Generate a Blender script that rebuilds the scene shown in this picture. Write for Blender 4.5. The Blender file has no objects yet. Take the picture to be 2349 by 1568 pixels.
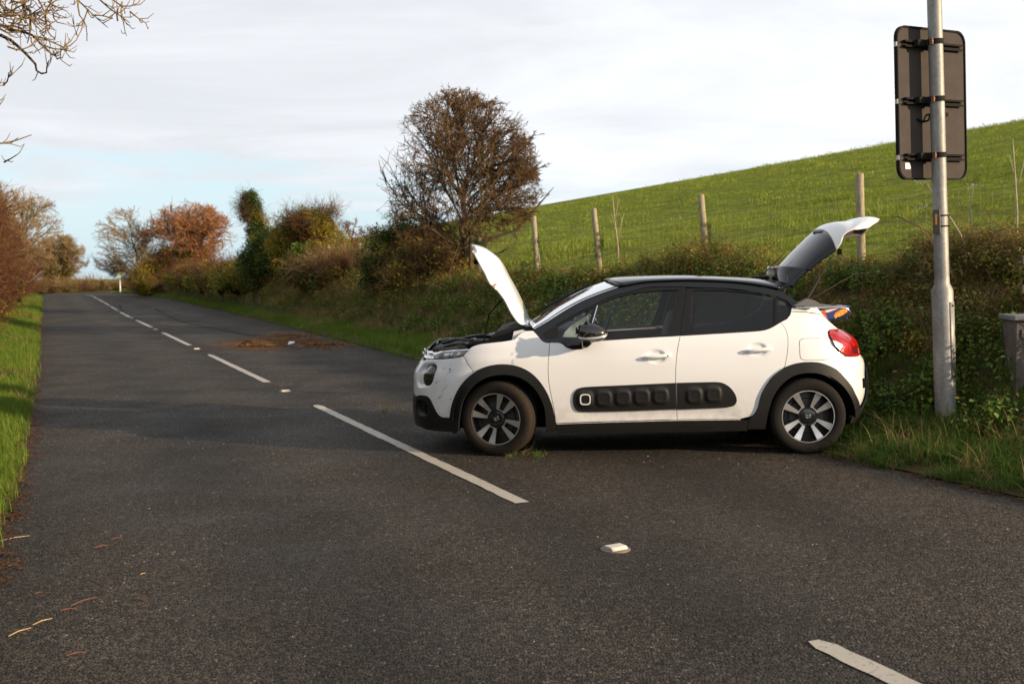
import bpy, bmesh, math, random
import numpy as np
from mathutils import Vector, Matrix, noise as mnoise
from mathutils.geometry import delaunay_2d_cdt
random.seed(7); rng = np.random.default_rng(7)
scene = bpy.context.scene
COL = scene.collection

# ---------------- camera ----------------
CAM_H, PITCH, ROLL = 1.55, 0.0661, 0.0141
cam_data = bpy.data.cameras.new('camera'); cam = bpy.data.objects.new('camera', cam_data); COL.objects.link(cam)
cam_data.sensor_width = 36; cam_data.lens = 2511 / 2349 * 36
cam_data.clip_end = 2000; cam_data.clip_start = 0.1
_fw = Vector((0, math.cos(PITCH), -math.sin(PITCH))); _rt = Vector((1, 0, 0)); _up = Vector((0, math.sin(PITCH), math.cos(PITCH)))
_R = _rt * math.cos(ROLL) - _up * math.sin(ROLL); _U = _rt * math.sin(ROLL) + _up * math.cos(ROLL)
_m = Matrix((_R, _U, -_fw)).transposed().to_4x4(); _m.translation = (0, 0, CAM_H); cam.matrix_world = _m
cam_data.dof.use_dof = True; cam_data.dof.focus_distance = 7.6; cam_data.dof.aperture_fstop = 3.6
scene.camera = cam

# ---------------- light ----------------
SUN_EL, SUN_DIR = math.radians(14.5), (0.9205, -0.3907)      # low sun from the right, a little behind the camera
world = bpy.data.worlds.new('World'); scene.world = world; world.use_nodes = True
def build_world():
    nt = world.node_tree; N = nt.nodes; L = nt.links; N.clear()
    def nd(t, **k):
        n = N.new(t)
        for a, b in k.items(): setattr(n, a, b)
        return n
    def math_(op, a, b=None, c=None, clamp=False):
        n = nd('ShaderNodeMath', operation=op, use_clamp=clamp)
        for i, v in enumerate((a, b, c)):
            if v is None: continue
            if isinstance(v, (int, float)): n.inputs[i].default_value = v
            else: L.new(v, n.inputs[i])
        return n.outputs[0]
    sky = nd('ShaderNodeTexSky', sky_type='NISHITA', sun_disc=False, sun_elevation=SUN_EL,
             sun_rotation=math.atan2(SUN_DIR[0], SUN_DIR[1]), air_density=1.0, dust_density=1.6, ozone_density=1.0)
    tc = nd('ShaderNodeTexCoord'); sep = nd('ShaderNodeSeparateXYZ'); L.new(tc.outputs['Generated'], sep.inputs[0])
    z = math_('MAXIMUM', sep.outputs[2], 0.0); zz = math_('ADD', z, 0.10)
    px = math_('DIVIDE', sep.outputs[0], zz); py = math_('DIVIDE', sep.outputs[1], zz)
    cmb = nd('ShaderNodeCombineXYZ'); L.new(px, cmb.inputs[0]); L.new(py, cmb.inputs[1])
    mp = nd('ShaderNodeMapping'); L.new(cmb.outputs[0], mp.inputs[0]); mp.inputs['Rotation'].default_value = (0, 0, 0.5); mp.inputs['Scale'].default_value = (0.7, 0.85, 1)
    n1 = nd('ShaderNodeTexNoise'); L.new(mp.outputs[0], n1.inputs['Vector']); n1.inputs['Scale'].default_value = 1.1; n1.inputs['Detail'].default_value = 7; n1.inputs['Roughness'].default_value = 0.55; n1.inputs['Distortion'].default_value = 0.4
    n2 = nd('ShaderNodeTexNoise'); L.new(mp.outputs[0], n2.inputs['Vector']); n2.inputs['Scale'].default_value = 0.9; n2.inputs['Detail'].default_value = 7; n2.inputs['Roughness'].default_value = 0.6; n2.inputs['Distortion'].default_value = 0.6
    dot0 = math_('MULTIPLY', sep.outputs[0], 1.0)
    # cloud cover: nearly closed overhead, opening into clear strips low down
    cover = math_('ADD', math_('MULTIPLY_ADD', z, 10.5, -0.42), math_('MULTIPLY', dot0, 0.55))
    cover = math_('ADD', cover, math_('MULTIPLY_ADD', n1.outputs[0], 2.8, -1.2))
    mask = nd('ShaderNodeMapRange', interpolation_type='SMOOTHSTEP'); L.new(cover, mask.inputs[0]); mask.inputs[1].default_value = 0.1; mask.inputs[2].default_value = 0.75
    # clouds: grey undersides away from the sun, white towards it
    dot = math_('ADD', math_('MULTIPLY', sep.outputs[0], SUN_DIR[0]), math_('MULTIPLY', sep.outputs[1], SUN_DIR[1]))
    br = math_('MULTIPLY_ADD', dot, 0.75, 0.52)
    br = math_('ADD', br, math_('MULTIPLY_ADD', n2.outputs[0], 2.0, -0.92), clamp=True)
    ramp = nd('ShaderNodeMix', data_type='RGBA'); L.new(br, ramp.inputs[0])
    ramp.inputs[6].default_value = (0.585, 0.610, 0.645, 1); ramp.inputs[7].default_value = (0.84, 0.86, 0.90, 1)
    sc_ = nd('ShaderNodeMix', data_type='RGBA', blend_type='MULTIPLY'); sc_.inputs[0].default_value = 1; L.new(sky.outputs[0], sc_.inputs[6]); sc_.inputs[7].default_value = (0.10, 0.10, 0.10, 1)
    blue = nd('ShaderNodeMix', data_type='RGBA'); blue.inputs[0].default_value = 0.7; L.new(sc_.outputs[2], blue.inputs[6]); blue.inputs[7].default_value = (0.60, 0.77, 0.87, 1)
    mix = nd('ShaderNodeMix', data_type='RGBA'); L.new(mask.outputs[0], mix.inputs[0]); L.new(blue.outputs[2], mix.inputs[6]); L.new(ramp.outputs[2], mix.inputs[7])
    dim = nd('ShaderNodeMapRange', interpolation_type='SMOOTHSTEP'); L.new(z, dim.inputs[0]); dim.inputs[1].default_value = 0.22; dim.inputs[2].default_value = 0.9; dim.inputs[3].default_value = 1.0; dim.inputs[4].default_value = 0.58   # sky dimmed towards the zenith, added to deepen the cast shadows
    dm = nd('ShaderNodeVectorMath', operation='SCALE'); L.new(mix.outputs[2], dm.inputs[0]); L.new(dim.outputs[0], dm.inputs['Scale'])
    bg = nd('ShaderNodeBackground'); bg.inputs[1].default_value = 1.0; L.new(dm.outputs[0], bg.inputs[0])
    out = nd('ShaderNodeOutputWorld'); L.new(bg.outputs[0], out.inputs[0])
build_world()
sun = bpy.data.lights.new('sun', 'SUN'); sun.energy = 5.0; sun.angle = math.radians(0.6); sun.color = (1.0, 0.77, 0.52)
so = bpy.data.objects.new('sun', sun); COL.objects.link(so)
_d = Vector((SUN_DIR[0] * math.cos(SUN_EL), SUN_DIR[1] * math.cos(SUN_EL), math.sin(SUN_EL))).normalized()
so.rotation_euler = _d.to_track_quat('Z', 'Y').to_euler()
vs = scene.view_settings; vs.view_transform = 'Standard'; vs.look = 'None'; vs.exposure = 0.45; vs.gamma = 1; vs.use_curve_mapping = False
scene.cycles.max_bounces = 6; scene.cycles.transparent_max_bounces = 12; scene.cycles.diffuse_bounces = 3; scene.cycles.glossy_bounces = 3
scene.cycles.caustics_reflective = False; scene.cycles.caustics_refractive = False

# ---------------- helpers ----------------
def tag(o, label=None, cat=None, group=None, kind=None):
    if label: o['label'] = label
    if cat: o['category'] = cat
    if group: o['group'] = group
    if kind: o['kind'] = kind
    return o
def link(name, me, mat=None, parent=None, smooth=False):
    o = bpy.data.objects.new(name, me); COL.objects.link(o)
    if mat is not None:
        me.materials.clear(); me.materials.append(mat)
    if parent is not None: o.parent = parent
    if smooth: me.shade_smooth()
    return o
def empty(name, loc=(0, 0, 0), rz=0.0):
    o = bpy.data.objects.new(name, None); COL.objects.link(o); o.location = loc; o.rotation_euler = (0, 0, rz); o.empty_display_size = 0.1
    return o
def mesh(name, V, F):
    me = bpy.data.meshes.new(name); me.from_pydata([tuple(map(float, v)) for v in V], [], [tuple(map(int, f)) for f in F]); me.update(); return me
def fast_mesh(name, V, F):
    """V (n,3) and F (m,k) arrays"""
    V = np.asarray(V, np.float32); F = np.asarray(F, np.int32); me = bpy.data.meshes.new(name)
    me.vertices.add(len(V)); me.vertices.foreach_set('co', V.ravel())
    k = F.shape[1]; me.loops.add(F.size); me.loops.foreach_set('vertex_index', F.ravel())
    me.polygons.add(len(F)); me.polygons.foreach_set('loop_start', np.arange(0, F.size, k, dtype=np.int32))
    me.update(calc_edges=True); me.validate(); return me
class MB:
    """collects simple shapes into one mesh"""
    def __init__(s): s.bm = bmesh.new()
    def box(s, c, d, rot=None, bev=0.0):
        r = bmesh.ops.create_cube(s.bm, size=1.0); vs_ = r['verts']
        bmesh.ops.scale(s.bm, vec=d, verts=vs_)
        if bev > 0:
            es = list({e for v in vs_ for e in v.link_edges}); q = bmesh.ops.bevel(s.bm, geom=es, offset=bev, segments=2, affect='EDGES', profile=0.5)
            vs_ = list({v for f in q['faces'] for v in f.verts} | {v for v in vs_ if v.is_valid})
        if rot is not None: bmesh.ops.rotate(s.bm, cent=(0, 0, 0), matrix=rot, verts=vs_)
        bmesh.ops.translate(s.bm, vec=c, verts=vs_); return s
    def tube(s, pts, rad, n=8, cap=True):
        pts = [Vector(p) for p in pts]; R_ = rad if isinstance(rad, (list, tuple)) else [rad] * len(pts); rings = []
        prev = None
        for i, p in enumerate(pts):
            d = (pts[min(i + 1, len(pts) - 1)] - pts[max(i - 1, 0)]).normalized()
            a = prev if prev is not None else (Vector((0, 0, 1)) if abs(d.z) < 0.9 else Vector((1, 0, 0)))
            b = d.cross(a).normalized(); a = b.cross(d).normalized(); prev = a
            rings.append([s.bm.verts.new(p + (a * math.cos(2 * math.pi * k / n) + b * math.sin(2 * math.pi * k / n)) * R_[i]) for k in range(n)])
        for i in range(len(rings) - 1):
            for k in range(n): s.bm.faces.new((rings[i][k], rings[i][(k + 1) % n], rings[i + 1][(k + 1) % n], rings[i + 1][k]))
        if cap: s.bm.faces.new(rings[0][::-1]); s.bm.faces.new(rings[-1])
        return s
    def lathe(s, prof, n=32, axis='Z', c=(0, 0, 0), close=False, cap=True):
        """prof: (r, h) pairs"""
        rings = []
        for r, h in prof:
            ring = []
            for k in range(n):
                a = 2 * math.pi * k / n
                if axis == 'Z': q = (c[0] + r * math.cos(a), c[1] + r * math.sin(a), c[2] + h)
                else: q = (c[0] + r * math.cos(a), c[1] + h, c[2] + r * math.sin(a))
                ring.append(s.bm.verts.new(q))
            rings.append(ring)
        m_ = len(rings)
        for i in range(m_ if close else m_ - 1):
            A, B = rings[i], rings[(i + 1) % m_]
            for k in range(n): s.bm.faces.new((A[k], A[(k + 1) % n], B[(k + 1) % n], B[k]))
        if not close and cap:
            for ring, pr in ((rings[0], prof[0]), (rings[-1], prof[-1])):
                if pr[0] > 1e-4:
                    try: s.bm.faces.new(ring)
                    except ValueError: pass
        return s
    def prism(s, poly, y0, y1):
        """poly in (x, z), extruded along y"""
        a = [s.bm.verts.new((x, y0, z)) for x, z in poly]; b = [s.bm.verts.new((x, y1, z)) for x, z in poly]
        s.bm.faces.new(a); s.bm.faces.new(b[::-1]); n = len(poly)
        for k in range(n): s.bm.faces.new((a[(k + 1) % n], a[k], b[k], b[(k + 1) % n]))
        return s
    def build(s, name, mat, parent=None, smooth=False, angle=None):
        bmesh.ops.remove_doubles(s.bm, verts=s.bm.verts, dist=1e-5)
        bmesh.ops.recalc_face_normals(s.bm, faces=s.bm.faces)
        me = bpy.data.meshes.new(name); s.bm.to_mesh(me); s.bm.free()
        o = link(name, me, mat, parent)
        if smooth: me.shade_smooth()
        if angle is not None:
            me.shade_smooth(); me.set_sharp_from_angle(angle=math.radians(angle))
        return o

# ---------------- materials ----------------
class Mat:
    def __init__(s, name):
        s.m = bpy.data.materials.new(name); s.m.use_nodes = True; s.nt = s.m.node_tree; s.N = s.nt.nodes; s.L = s.nt.links
        s.p = s.N['Principled BSDF']; s._tc = None
    def node(s, t, **k):
        n = s.N.new(t)
        for a, b in k.items(): setattr(n, a, b)
        return n
    def set(s, inp, v, n=None):
        n = n or s.p; i = n.inputs[inp]
        if hasattr(v, 'is_output') or isinstance(v, bpy.types.NodeSocket): s.L.new(v, i)
        else: i.default_value = v
    def tc(s, k='Object'):
        if s._tc is None: s._tc = s.node('ShaderNodeTexCoord')
        return s._tc.outputs[k]
    def mapping(s, scale=(1, 1, 1), rot=(0, 0, 0), loc=(0, 0, 0), src=None):
        n = s.node('ShaderNodeMapping'); s.L.new(src or s.tc(), n.inputs[0]); n.inputs['Scale'].default_value = scale; n.inputs['Rotation'].default_value = rot; n.inputs['Location'].default_value = loc
        return n.outputs[0]
    def noise(s, scale, detail=4, rough=0.5, vec=None, dist=0.0):
        n = s.node('ShaderNodeTexNoise'); s.L.new(vec or s.tc(), n.inputs['Vector']); n.inputs['Scale'].default_value = scale; n.inputs['Detail'].default_value = detail; n.inputs['Roughness'].default_value = rough; n.inputs['Distortion'].default_value = dist
        return n.outputs[0]
    def rng(s, x, a, b, c=0.0, d=1.0, smooth=False):
        n = s.node('ShaderNodeMapRange'); n.interpolation_type = 'SMOOTHSTEP' if smooth else 'LINEAR'
        s.L.new(x, n.inputs[0])
        for i, v in enumerate((a, b, c, d)): n.inputs[i + 1].default_value = v
        return n.outputs[0]
    def math(s, op, a, b=None, clamp=False):
        n = s.node('ShaderNodeMath', operation=op, use_clamp=clamp)
        for i, v in enumerate((a, b)):
            if v is None: continue
            if isinstance(v, (int, float)): n.inputs[i].default_value = v
            else: s.L.new(v, n.inputs[i])
        return n.outputs[0]
    def mix(s, f, a, b, mode='MIX'):
        n = s.node('ShaderNodeMix', data_type='RGBA', blend_type=mode)
        for i, v in ((0, f), (6, a), (7, b)):
            if isinstance(v, bpy.types.NodeSocket): s.L.new(v, n.inputs[i])
            elif i == 0: n.inputs[i].default_value = v
            else: n.inputs[i].default_value = tuple(v) + (1,) if len(v) == 3 else v
        return n.outputs[2]
    def ramp(s, f, stops):
        n = s.node('ShaderNodeValToRGB'); s.L.new(f, n.inputs[0]); e = n.color_ramp.elements
        while len(e) < len(stops): e.new(0.5)
        for k, (p, c) in enumerate(stops): e[k].position = p; e[k].color = tuple(c) + (1,)
        return n.outputs[0]
    def bump(s, h, strength=0.3, dist=0.01):
        n = s.node('ShaderNodeBump'); s.L.new(h, n.inputs['Height']); n.inputs['Strength'].default_value = strength; n.inputs['Distance'].default_value = dist
        s.L.new(n.outputs[0], s.p.inputs['Normal']); return n.outputs[0]
    def obj_random(s): return s.node('ShaderNodeObjectInfo').outputs['Random']
    def island(s): return s.node('ShaderNodeNewGeometry').outputs['Random Per Island']
def plain(name, col, rough=0.5, metal=0.0, coat=0.0, bumpn=None, var=0.0, spec=None):
    M = Mat(name); M.set('Roughness', rough); M.set('Metallic', metal); M.set('Coat Weight', coat)
    if coat: M.set('Coat Roughness', 0.04)
    if spec is not None: M.set('Specular IOR Level', spec)
    if var > 0:
        n = M.noise(9, 5); M.set('Base Color', M.mix(M.rng(n, 0.35, 0.7), tuple(c * (1 - var) for c in col), tuple(min(1, c * (1 + var)) for c in col)))
    else: M.set('Base Color', tuple(col) + (1,))
    if bumpn: M.bump(M.noise(bumpn[0], 3), bumpn[1], bumpn[2])
    return M.m
# ---------------- ground: s runs along the road, t to its right ----------------
ROAD_A = 0.4038; SU = (-math.sin(ROAD_A), math.cos(ROAD_A)); SN = (math.cos(ROAD_A), math.sin(ROAD_A))
def xy(s, t): return (s * SU[0] + t * SN[0], s * SU[1] + t * SN[1])
def st(x, y): return (x * SU[0] + y * SU[1], x * SN[0] + y * SN[1])
_RS = [-14, 7, 18, 25, 33, 42, 52, 70, 82, 90, 96, 102, 112, 130]; _RT = [5.80, 5.86, 5.94, 6.17, 6.42, 6.70, 6.85, 7.15, 7.2, 6.8, 6.1, 4.7, 1.4, -7]
_LS = [-14, 4, 6.1, 8.7, 11.6, 16, 60, 85, 95, 102, 112, 130]; _LT = [-0.50, -0.42, -0.33, -0.24, -0.185, -0.155, -0.15, -0.15, -0.3, -1.2, -4.6, -13]
def right_edge(s): return np.interp(s, _RS, _RT)
def left_edge(s): return np.interp(s, _LS, _LT)
def sm(x): x = np.clip(x, 0, 1); return x * x * (3 - 2 * x)
def height(s, t):
    s = np.asarray(s, float); t = np.asarray(t, float)
    d = t - right_edge(s); R_ = np.where(d > 0, 0.015 + 0.06 * sm(d / 0.35) + 0.14 * sm((d - 0.3) / 1.3), 0)
    bw = np.clip((t - 7.1 - 0.012 * np.clip(s - 20, 0, 60)) / 2.3, 0, 1); bank = 1.28 * (1 - (1 - bw) ** 1.7) * sm(bw / 0.25) * (0.40 + 0.60 * sm((s - 4.3) / 2.6))
    f = np.clip(t - 9.2, 0, None); field = 0.186 * f - 0.000022 * np.clip(f - 60, 0, None) ** 2 * 8 - 0.0135 * s * sm(f / 12)
    d2 = left_edge(s) - t; Lh = np.where(d2 > 0, 0.015 + 0.05 * sm(d2 / 0.3) + 0.16 * sm((d2 - 0.25) / 0.9), 0)
    z = R_ + np.where(d > 0, bank + field, 0) + Lh
    z = z - 0.0006 * np.clip(s - 93, 0, None) ** 2 * (1 - sm((t - 9) / 14)) * (s < 170) - (s >= 170) * (0.0006 * 77 ** 2) * (1 - sm((t - 9) / 14))
    return z
def hz(s, t): return float(height(s, t))
def at(s, t, dz=0.0): x, y = xy(s, t); return (x, y, hz(s, t) + dz)

def grid_mesh(name, ss, ts, hfun, mat, drop=0.0):
    S_, T_ = np.meshgrid(ss, ts, indexing='ij'); Z = hfun(S_, T_) - drop
    X = S_ * SU[0] + T_ * SN[0]; Y = S_ * SU[1] + T_ * SN[1]
    V = np.stack([X, Y, Z], -1).reshape(-1, 3); n, m = S_.shape
    i = np.arange(n - 1)[:, None] * m + np.arange(m - 1)[None]; i = i.ravel()
    F = np.stack([i, i + 1 * 0 + m, i + m + 1, i + 1], -1)[:, ::-1]
    me = fast_mesh(name, V, F); me.materials.append(mat); me.shade_smooth()
    o = bpy.data.objects.new(name, me); COL.objects.link(o); return o

# earth under the verges, the bank and the field
def mat_earth():
    M = Mat('earth_and_grass'); M.set('Roughness', 1.0); M.set('Specular IOR Level', 0.02)
    a = M.noise(1.3, 6, 0.6); b = M.noise(9, 5, 0.65); c = M.noise(0.16, 4)
    grass = M.mix(M.rng(b, 0.35, 0.65), (0.095, 0.125, 0.016), (0.180, 0.220, 0.030))
    grass = M.mix(M.rng(a, 0.48, 0.66), grass, (0.24, 0.25, 0.045))
    grass = M.mix(M.rng(c, 0.55, 0.7), grass, (0.115, 0.125, 0.030)); st_ = M.noise(1.0, 5, 0.6, M.mapping((0.5, 2.4, 2.4), (0, 0, -0.25))); grass = M.mix(M.rng(st_, 0.52, 0.64), grass, (0.075, 0.10, 0.016))
    M.set('Base Color', grass)
    n = M.math('ADD', M.math('MULTIPLY', M.noise(2.2, 4, 0.55), 1.0), M.math('MULTIPLY', M.noise(14, 4, 0.6), 0.25)); M.bump(n, 1.0, 0.22)
    return M.m
def mat_soil():
    M = Mat('bank_soil'); M.set('Roughness', 0.95); M.set('Specular IOR Level', 0.1)
    M.set('Base Color', M.mix(M.rng(M.noise(4, 5), 0.4, 0.65), (0.060, 0.045, 0.022), (0.070, 0.080, 0.024))); M.bump(M.noise(20, 4), 0.8, 0.05); return M.m
ts_field = np.concatenate([np.arange(9.4, 30, 0.7), np.arange(30, 80, 2.5), np.arange(80, 330, 8)])
ss_field = np.concatenate([np.arange(-70, -10, 5), np.arange(-10, 60, 0.8), np.arange(60, 160, 3), np.arange(160, 420, 12)])
field = grid_mesh('field', ss_field, ts_field, height, mat_earth()); tag(field, kind='structure')
ss = np.concatenate([np.arange(-14, 45, 0.4), np.arange(45, 135, 1.5)])
def strip(name, tf0, tf1, n, mat, drop=0.0):
    V = []; F = []
    for i, s in enumerate(ss):
        for k in range(n + 1):
            t = tf0(s) + (tf1(s) - tf0(s)) * k / n; x, y = xy(s, t); V.append((x, y, hz(s, t) - drop))
    for i in range(len(ss) - 1):
        for k in range(n):
            a = i * (n + 1) + k; F.append((a, a + 1, a + n + 2, a + n + 1))
    me = mesh(name, V, F); o = link(name, me, mat, smooth=True); return o
tag(strip('bank', lambda s: right_edge(s) + 1e-3, lambda s: 9.4, 22, mat_soil()), kind='structure')
tag(strip('left_verge', lambda s: -16.0, lambda s: left_edge(s) - 1e-3, 40, mat_soil()), kind='structure')
# broad ground to the horizon, below everything
V = [(-1500, -60, -4.2), (1500, -60, -4.2), (1500, 1600, -4.2), (-1500, 1600, -4.2)]
tag(link('ground', mesh('ground', V, [(0, 1, 2, 3)]), bpy.data.materials['earth_and_grass']), kind='structure')

# ---------------- road ----------------
def mat_asphalt():
    M = Mat('asphalt'); M.set('Specular IOR Level', 0.22)
    co = M.tc('Object')
    v = M.node('ShaderNodeTexVoronoi'); v.feature = 'F1'; M.L.new(co, v.inputs['Vector']); v.inputs['Scale'].default_value = 78
    stone = v.outputs['Color']; sep = M.node('ShaderNodeSeparateColor'); M.L.new(stone, sep.inputs[0])
    g = M.rng(sep.outputs[0], 0.0, 1.0)
    base = M.ramp(g, [(0.0, (0.012, 0.0115, 0.011)), (0.5, (0.050, 0.046, 0.041)), (0.85, (0.125, 0.108, 0.088)), (0.985, (0.11, 0.10, 0.09)), (1.0, (0.34, 0.33, 0.31))])
    # polished wheel tracks, darker middle, dust near the edges (bands run along the road)
    mp = M.mapping((1, 1, 1), (0, 0, -ROAD_A)); sx = M.node('ShaderNodeSeparateXYZ'); M.L.new(mp, sx.inputs[0])
    lane = M.math('SINE', M.math('MULTIPLY', sx.outputs[0], 3.9)); wide = M.noise(0.35, 4, 0.55, M.mapping((1.6, 0.25, 1), (0, 0, -ROAD_A)))
    k = M.math('ADD', M.math('MULTIPLY', lane, 0.14), M.math('MULTIPLY', wide, 1.4)); base = M.mix(M.rng(k, 0.40, 0.95), base, M.mix(1.0, base, (2.1, 2.0, 1.88), 'MULTIPLY'))
    # pale scuffs and chips
    ch = M.rng(M.noise(9, 6, 0.75, M.mapping((1, 1, 1))), 0.70, 0.76); big = M.rng(M.noise(0.8, 3), 0.45, 0.7)
    base = M.mix(M.math('MULTIPLY', M.math('MULTIPLY', ch, big), 0.55), base, (0.20, 0.19, 0.175))
    base = M.mix(1.0, base, (0.465, 0.445, 0.418), 'MULTIPLY')
    # spilt earth, with its own outline, dragged over the carriageway from the verge
    sx2 = M.node('ShaderNodeSeparateXYZ'); M.L.new(mp, sx2.inputs[0])
    t_, s_ = sx2.outputs[0], sx2.outputs[1]
    def blob(s0, t0, rs, rt):
        a = M.math('DIVIDE', M.math('SUBTRACT', s_, s0), rs); b = M.math('DIVIDE', M.math('SUBTRACT', t_, t0), rt)
        return M.math('SUBTRACT', 1.0, M.math('ADD', M.math('MULTIPLY', a, a), M.math('MULTIPLY', b, b)))
    e = M.math('MAXIMUM', M.math('MAXIMUM', blob(25.0, 4.95, 2.1, 1.0), blob(27.0, 5.6, 2.6, 0.8)), M.math('MAXIMUM', blob(23.0, 5.5, 1.3, 0.9), blob(24.0, 4.2, 1.4, 0.8)))
    em = M.rng(M.math('ADD', e, M.math('MULTIPLY', M.math('SUBTRACT', M.noise(2.2, 6, 0.7), 0.5), 3.0)), 0.15, 0.75)
    base = M.mix(M.math('MULTIPLY', em, 0.85), base, M.mix(M.noise(12, 3), (0.13, 0.062, 0.026), (0.24, 0.125, 0.055)))
    M.set('Base Color', base); M.set('Roughness', M.rng(M.noise(1.2, 4), 0.3, 0.7, 0.58, 0.78))
    h = M.math('ADD', M.rng(v.outputs['Distance'], 0, 0.7, 1, 0), M.math('MULTIPLY', M.noise(60, 3, 0.6), 0.6)); M.bump(h, 1.0, 0.018)
    return M.m
m_asphalt = mat_asphalt()
V = []; F = []
nn = 10
for i, s in enumerate(ss):
    for k in range(nn + 1):
        t = left_edge(s) - 0.06 + (right_edge(s) - left_edge(s) + 0.12) * k / nn; x, y = xy(s, t)
        V.append((x, y, -0.0006 * max(0, s - 93) ** 2 + 0.0))
for i in range(len(ss) - 1):
    for k in range(nn):
        a = i * (nn + 1) + k; F.append((a, a + 1, a + nn + 2, a + nn + 1))
road = link('road', mesh('road', V, F), m_asphalt, smooth=True); tag(road, kind='structure')

def mat_paint():
    M = Mat('road_paint'); M.set('Roughness', 0.6)
    worn = M.rng(M.noise(38, 5, 0.7), 0.57, 0.70); M.set('Base Color', M.mix(worn, M.mix(M.noise(3, 4), (0.34, 0.31, 0.265), (0.50, 0.455, 0.385)), (0.10, 0.09, 0.08)))
    M.bump(M.noise(120, 4, 0.7), 0.6, 0.004); return M.m
m_paint = mat_paint()
def tc_(s): return float(np.interp(s, [0, 45, 55, 64, 75, 90, 96, 102, 112], [2.87, 2.9, 3.02, 3.15, 3.25, 3.4, 2.9, 1.7, -1.6]))
dashes = tag(empty('centre_line'), 'broken white centre line painted down the dark road', 'road marking', kind='structure')
dashes.name = 'road_markings'
S0 = 6.594
for k in range(-1, 12):
    a = S0 + 9 * k; b = a + 6
    if k == -1: a = -1.3
    n = 60 if k < 1 else 16; V = []; F = []
    for i in range(n + 1):
        s = a + (b - a) * i / n; c = tc_(s); w0 = 0.0525
        cut = 0.03 if i == n else 0.0          # slightly rounded far end
        for sd in (-1, 1):
            j = (rng.random() - 0.5) * 0.010 if k < 3 else 0
            x, y = xy(s, c + sd * (w0 - cut) + j); z0 = -0.0006 * max(0, s - 93) ** 2
            V += [(x, y, z0 + 0.0045)]
    for i in range(n): F.append((2 * i, 2 * i + 1, 2 * i + 3, 2 * i + 2))
    link('dash', mesh('dash', V, F), m_paint, dashes)
# cat's eyes between the dashes
m_cateye = plain('cats_eye_white', (0.62, 0.57, 0.50), 0.5, var=0.15); m_lens = plain('cats_eye_lens', (0.75, 0.62, 0.48), 0.15, 0.0, coat=0.6); m_resin = plain('cats_eye_bed', (0.16, 0.125, 0.09), 0.55)
def make_cateye():
    r = tag(empty('road_stud'), cat='road stud', group="reflective studs between the centre line dashes")
    b = MB(); b.lathe([(0.085, -0.002), (0.083, 0.003), (0.07, 0.0045)], 24); b.build('bed', m_resin, r, angle=40)
    b = MB(); b.prism([(-0.058, 0.0), (0.058, 0.0), (0.032, 0.021), (-0.032, 0.021)], -0.052, 0.052); o = b.build('housing', m_cateye, r, angle=30)
    bv = o.modifiers.new('bevel', 'BEVEL'); bv.width = 0.004; bv.segments = 2
    for sd in (1, -1):
        b = MB(); b.box((sd * 0.0475, 0, 0.0105), (0.003, 0.08, 0.014), rot=None); o = b.build('lens', m_lens, r); o.rotation_euler = (0, sd * -0.89, 0)
        o.location = (0, 0, 0)
        for v in o.data.vertices:
            v.co = (v.co.x - sd * 0.0475, v.co.y, v.co.z - 0.0105)
        o.rotation_euler = (0, -sd * 0.89, 0); o.location = (sd * 0.0463, 0, 0.0115)
    return r
def copy_tree(o, parent=None):
    c = o.copy(); COL.objects.link(c); c.parent = parent
    for ch in list(o.children): copy_tree(ch, c)
    return c
ce = make_cateye()
lab = {0: 'white road stud nearest the camera, alone on the dark asphalt', 1: 'white road stud just beyond the longest dash, left of the car', 2: 'third road stud away, level with the spilt earth', 3: 'fourth road stud away, small between two far dashes', 4: 'fifth road stud from the camera, beyond the spilt earth', 5: 'sixth road stud from the camera, a pale speck where the tyre marks begin', 6: 'seventh road stud from the camera, a pale speck far up the road', 7: 'eighth road stud from the camera, last but one before the crest', 8: 'last and farthest road stud, right at the crest'}
for k in range(0, 9):
    s = S0 - 1.33 + 9 * k
    o = ce if k == 0 else copy_tree(ce)
    x, y = xy(s, tc_(s) - 0.02); o.location = (x, y, 0.002); o.rotation_euler = (0, 0, ROAD_A + math.pi / 2 + (0.1 if k == 0 else 0))
    o['label'] = lab.get(k, 'tiny distant road stud between the last centre line dashes before the crest')
# skid marks
m_skid = plain('tyre_rubber_trace', (0.016, 0.0155, 0.015), 0.85, spec=0.12)
def skid(pts, w, label):
    V = []; F = []; P = []
    for i in range(len(pts) - 1):
        for q in range(8):
            u = q / 8; P.append((pts[i][0] * (1 - u) + pts[i + 1][0] * u, pts[i][1] * (1 - u) + pts[i + 1][1] * u))
    P.append(pts[-1]); P = np.array(P)
    for _ in range(6): P[1:-1] = (P[:-2] + 2 * P[1:-1] + P[2:]) / 4
    for i, (s, t) in enumerate(P):
        d = P[min(i + 1, len(P) - 1)] - P[max(i - 1, 0)]; d = d / np.linalg.norm(d); wv = w * (0.6 + 0.4 * math.sin(i * 0.7)) / 2
        for sd in (-1, 1): x, y = xy(s - sd * d[1] * wv, t + sd * d[0] * wv); V.append((x, y, 0.0042))
    for i in range(len(P) - 1): F.append((2 * i, 2 * i + 1, 2 * i + 3, 2 * i + 2))
    tag(link('skid_mark', mesh('skid_mark', V, F), m_skid), label, 'skid mark', kind='structure')
skid([(60, 3.6), (49, 3.05), (43, 2.78), (39, 3.05)], 0.11, 'curved dark tyre mark crossing the centre line far up the road')
skid([(52, 4.66), (43, 4.24), (36, 4.12), (32, 4.4), (27, 4.72)], 0.13, 'long dark tyre mark sweeping along the right lane')
skid([(35.7, 3.14), (33, 3.74), (30.4, 5.3)], 0.12, 'dark tyre mark cutting right towards the spilt earth')

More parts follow.
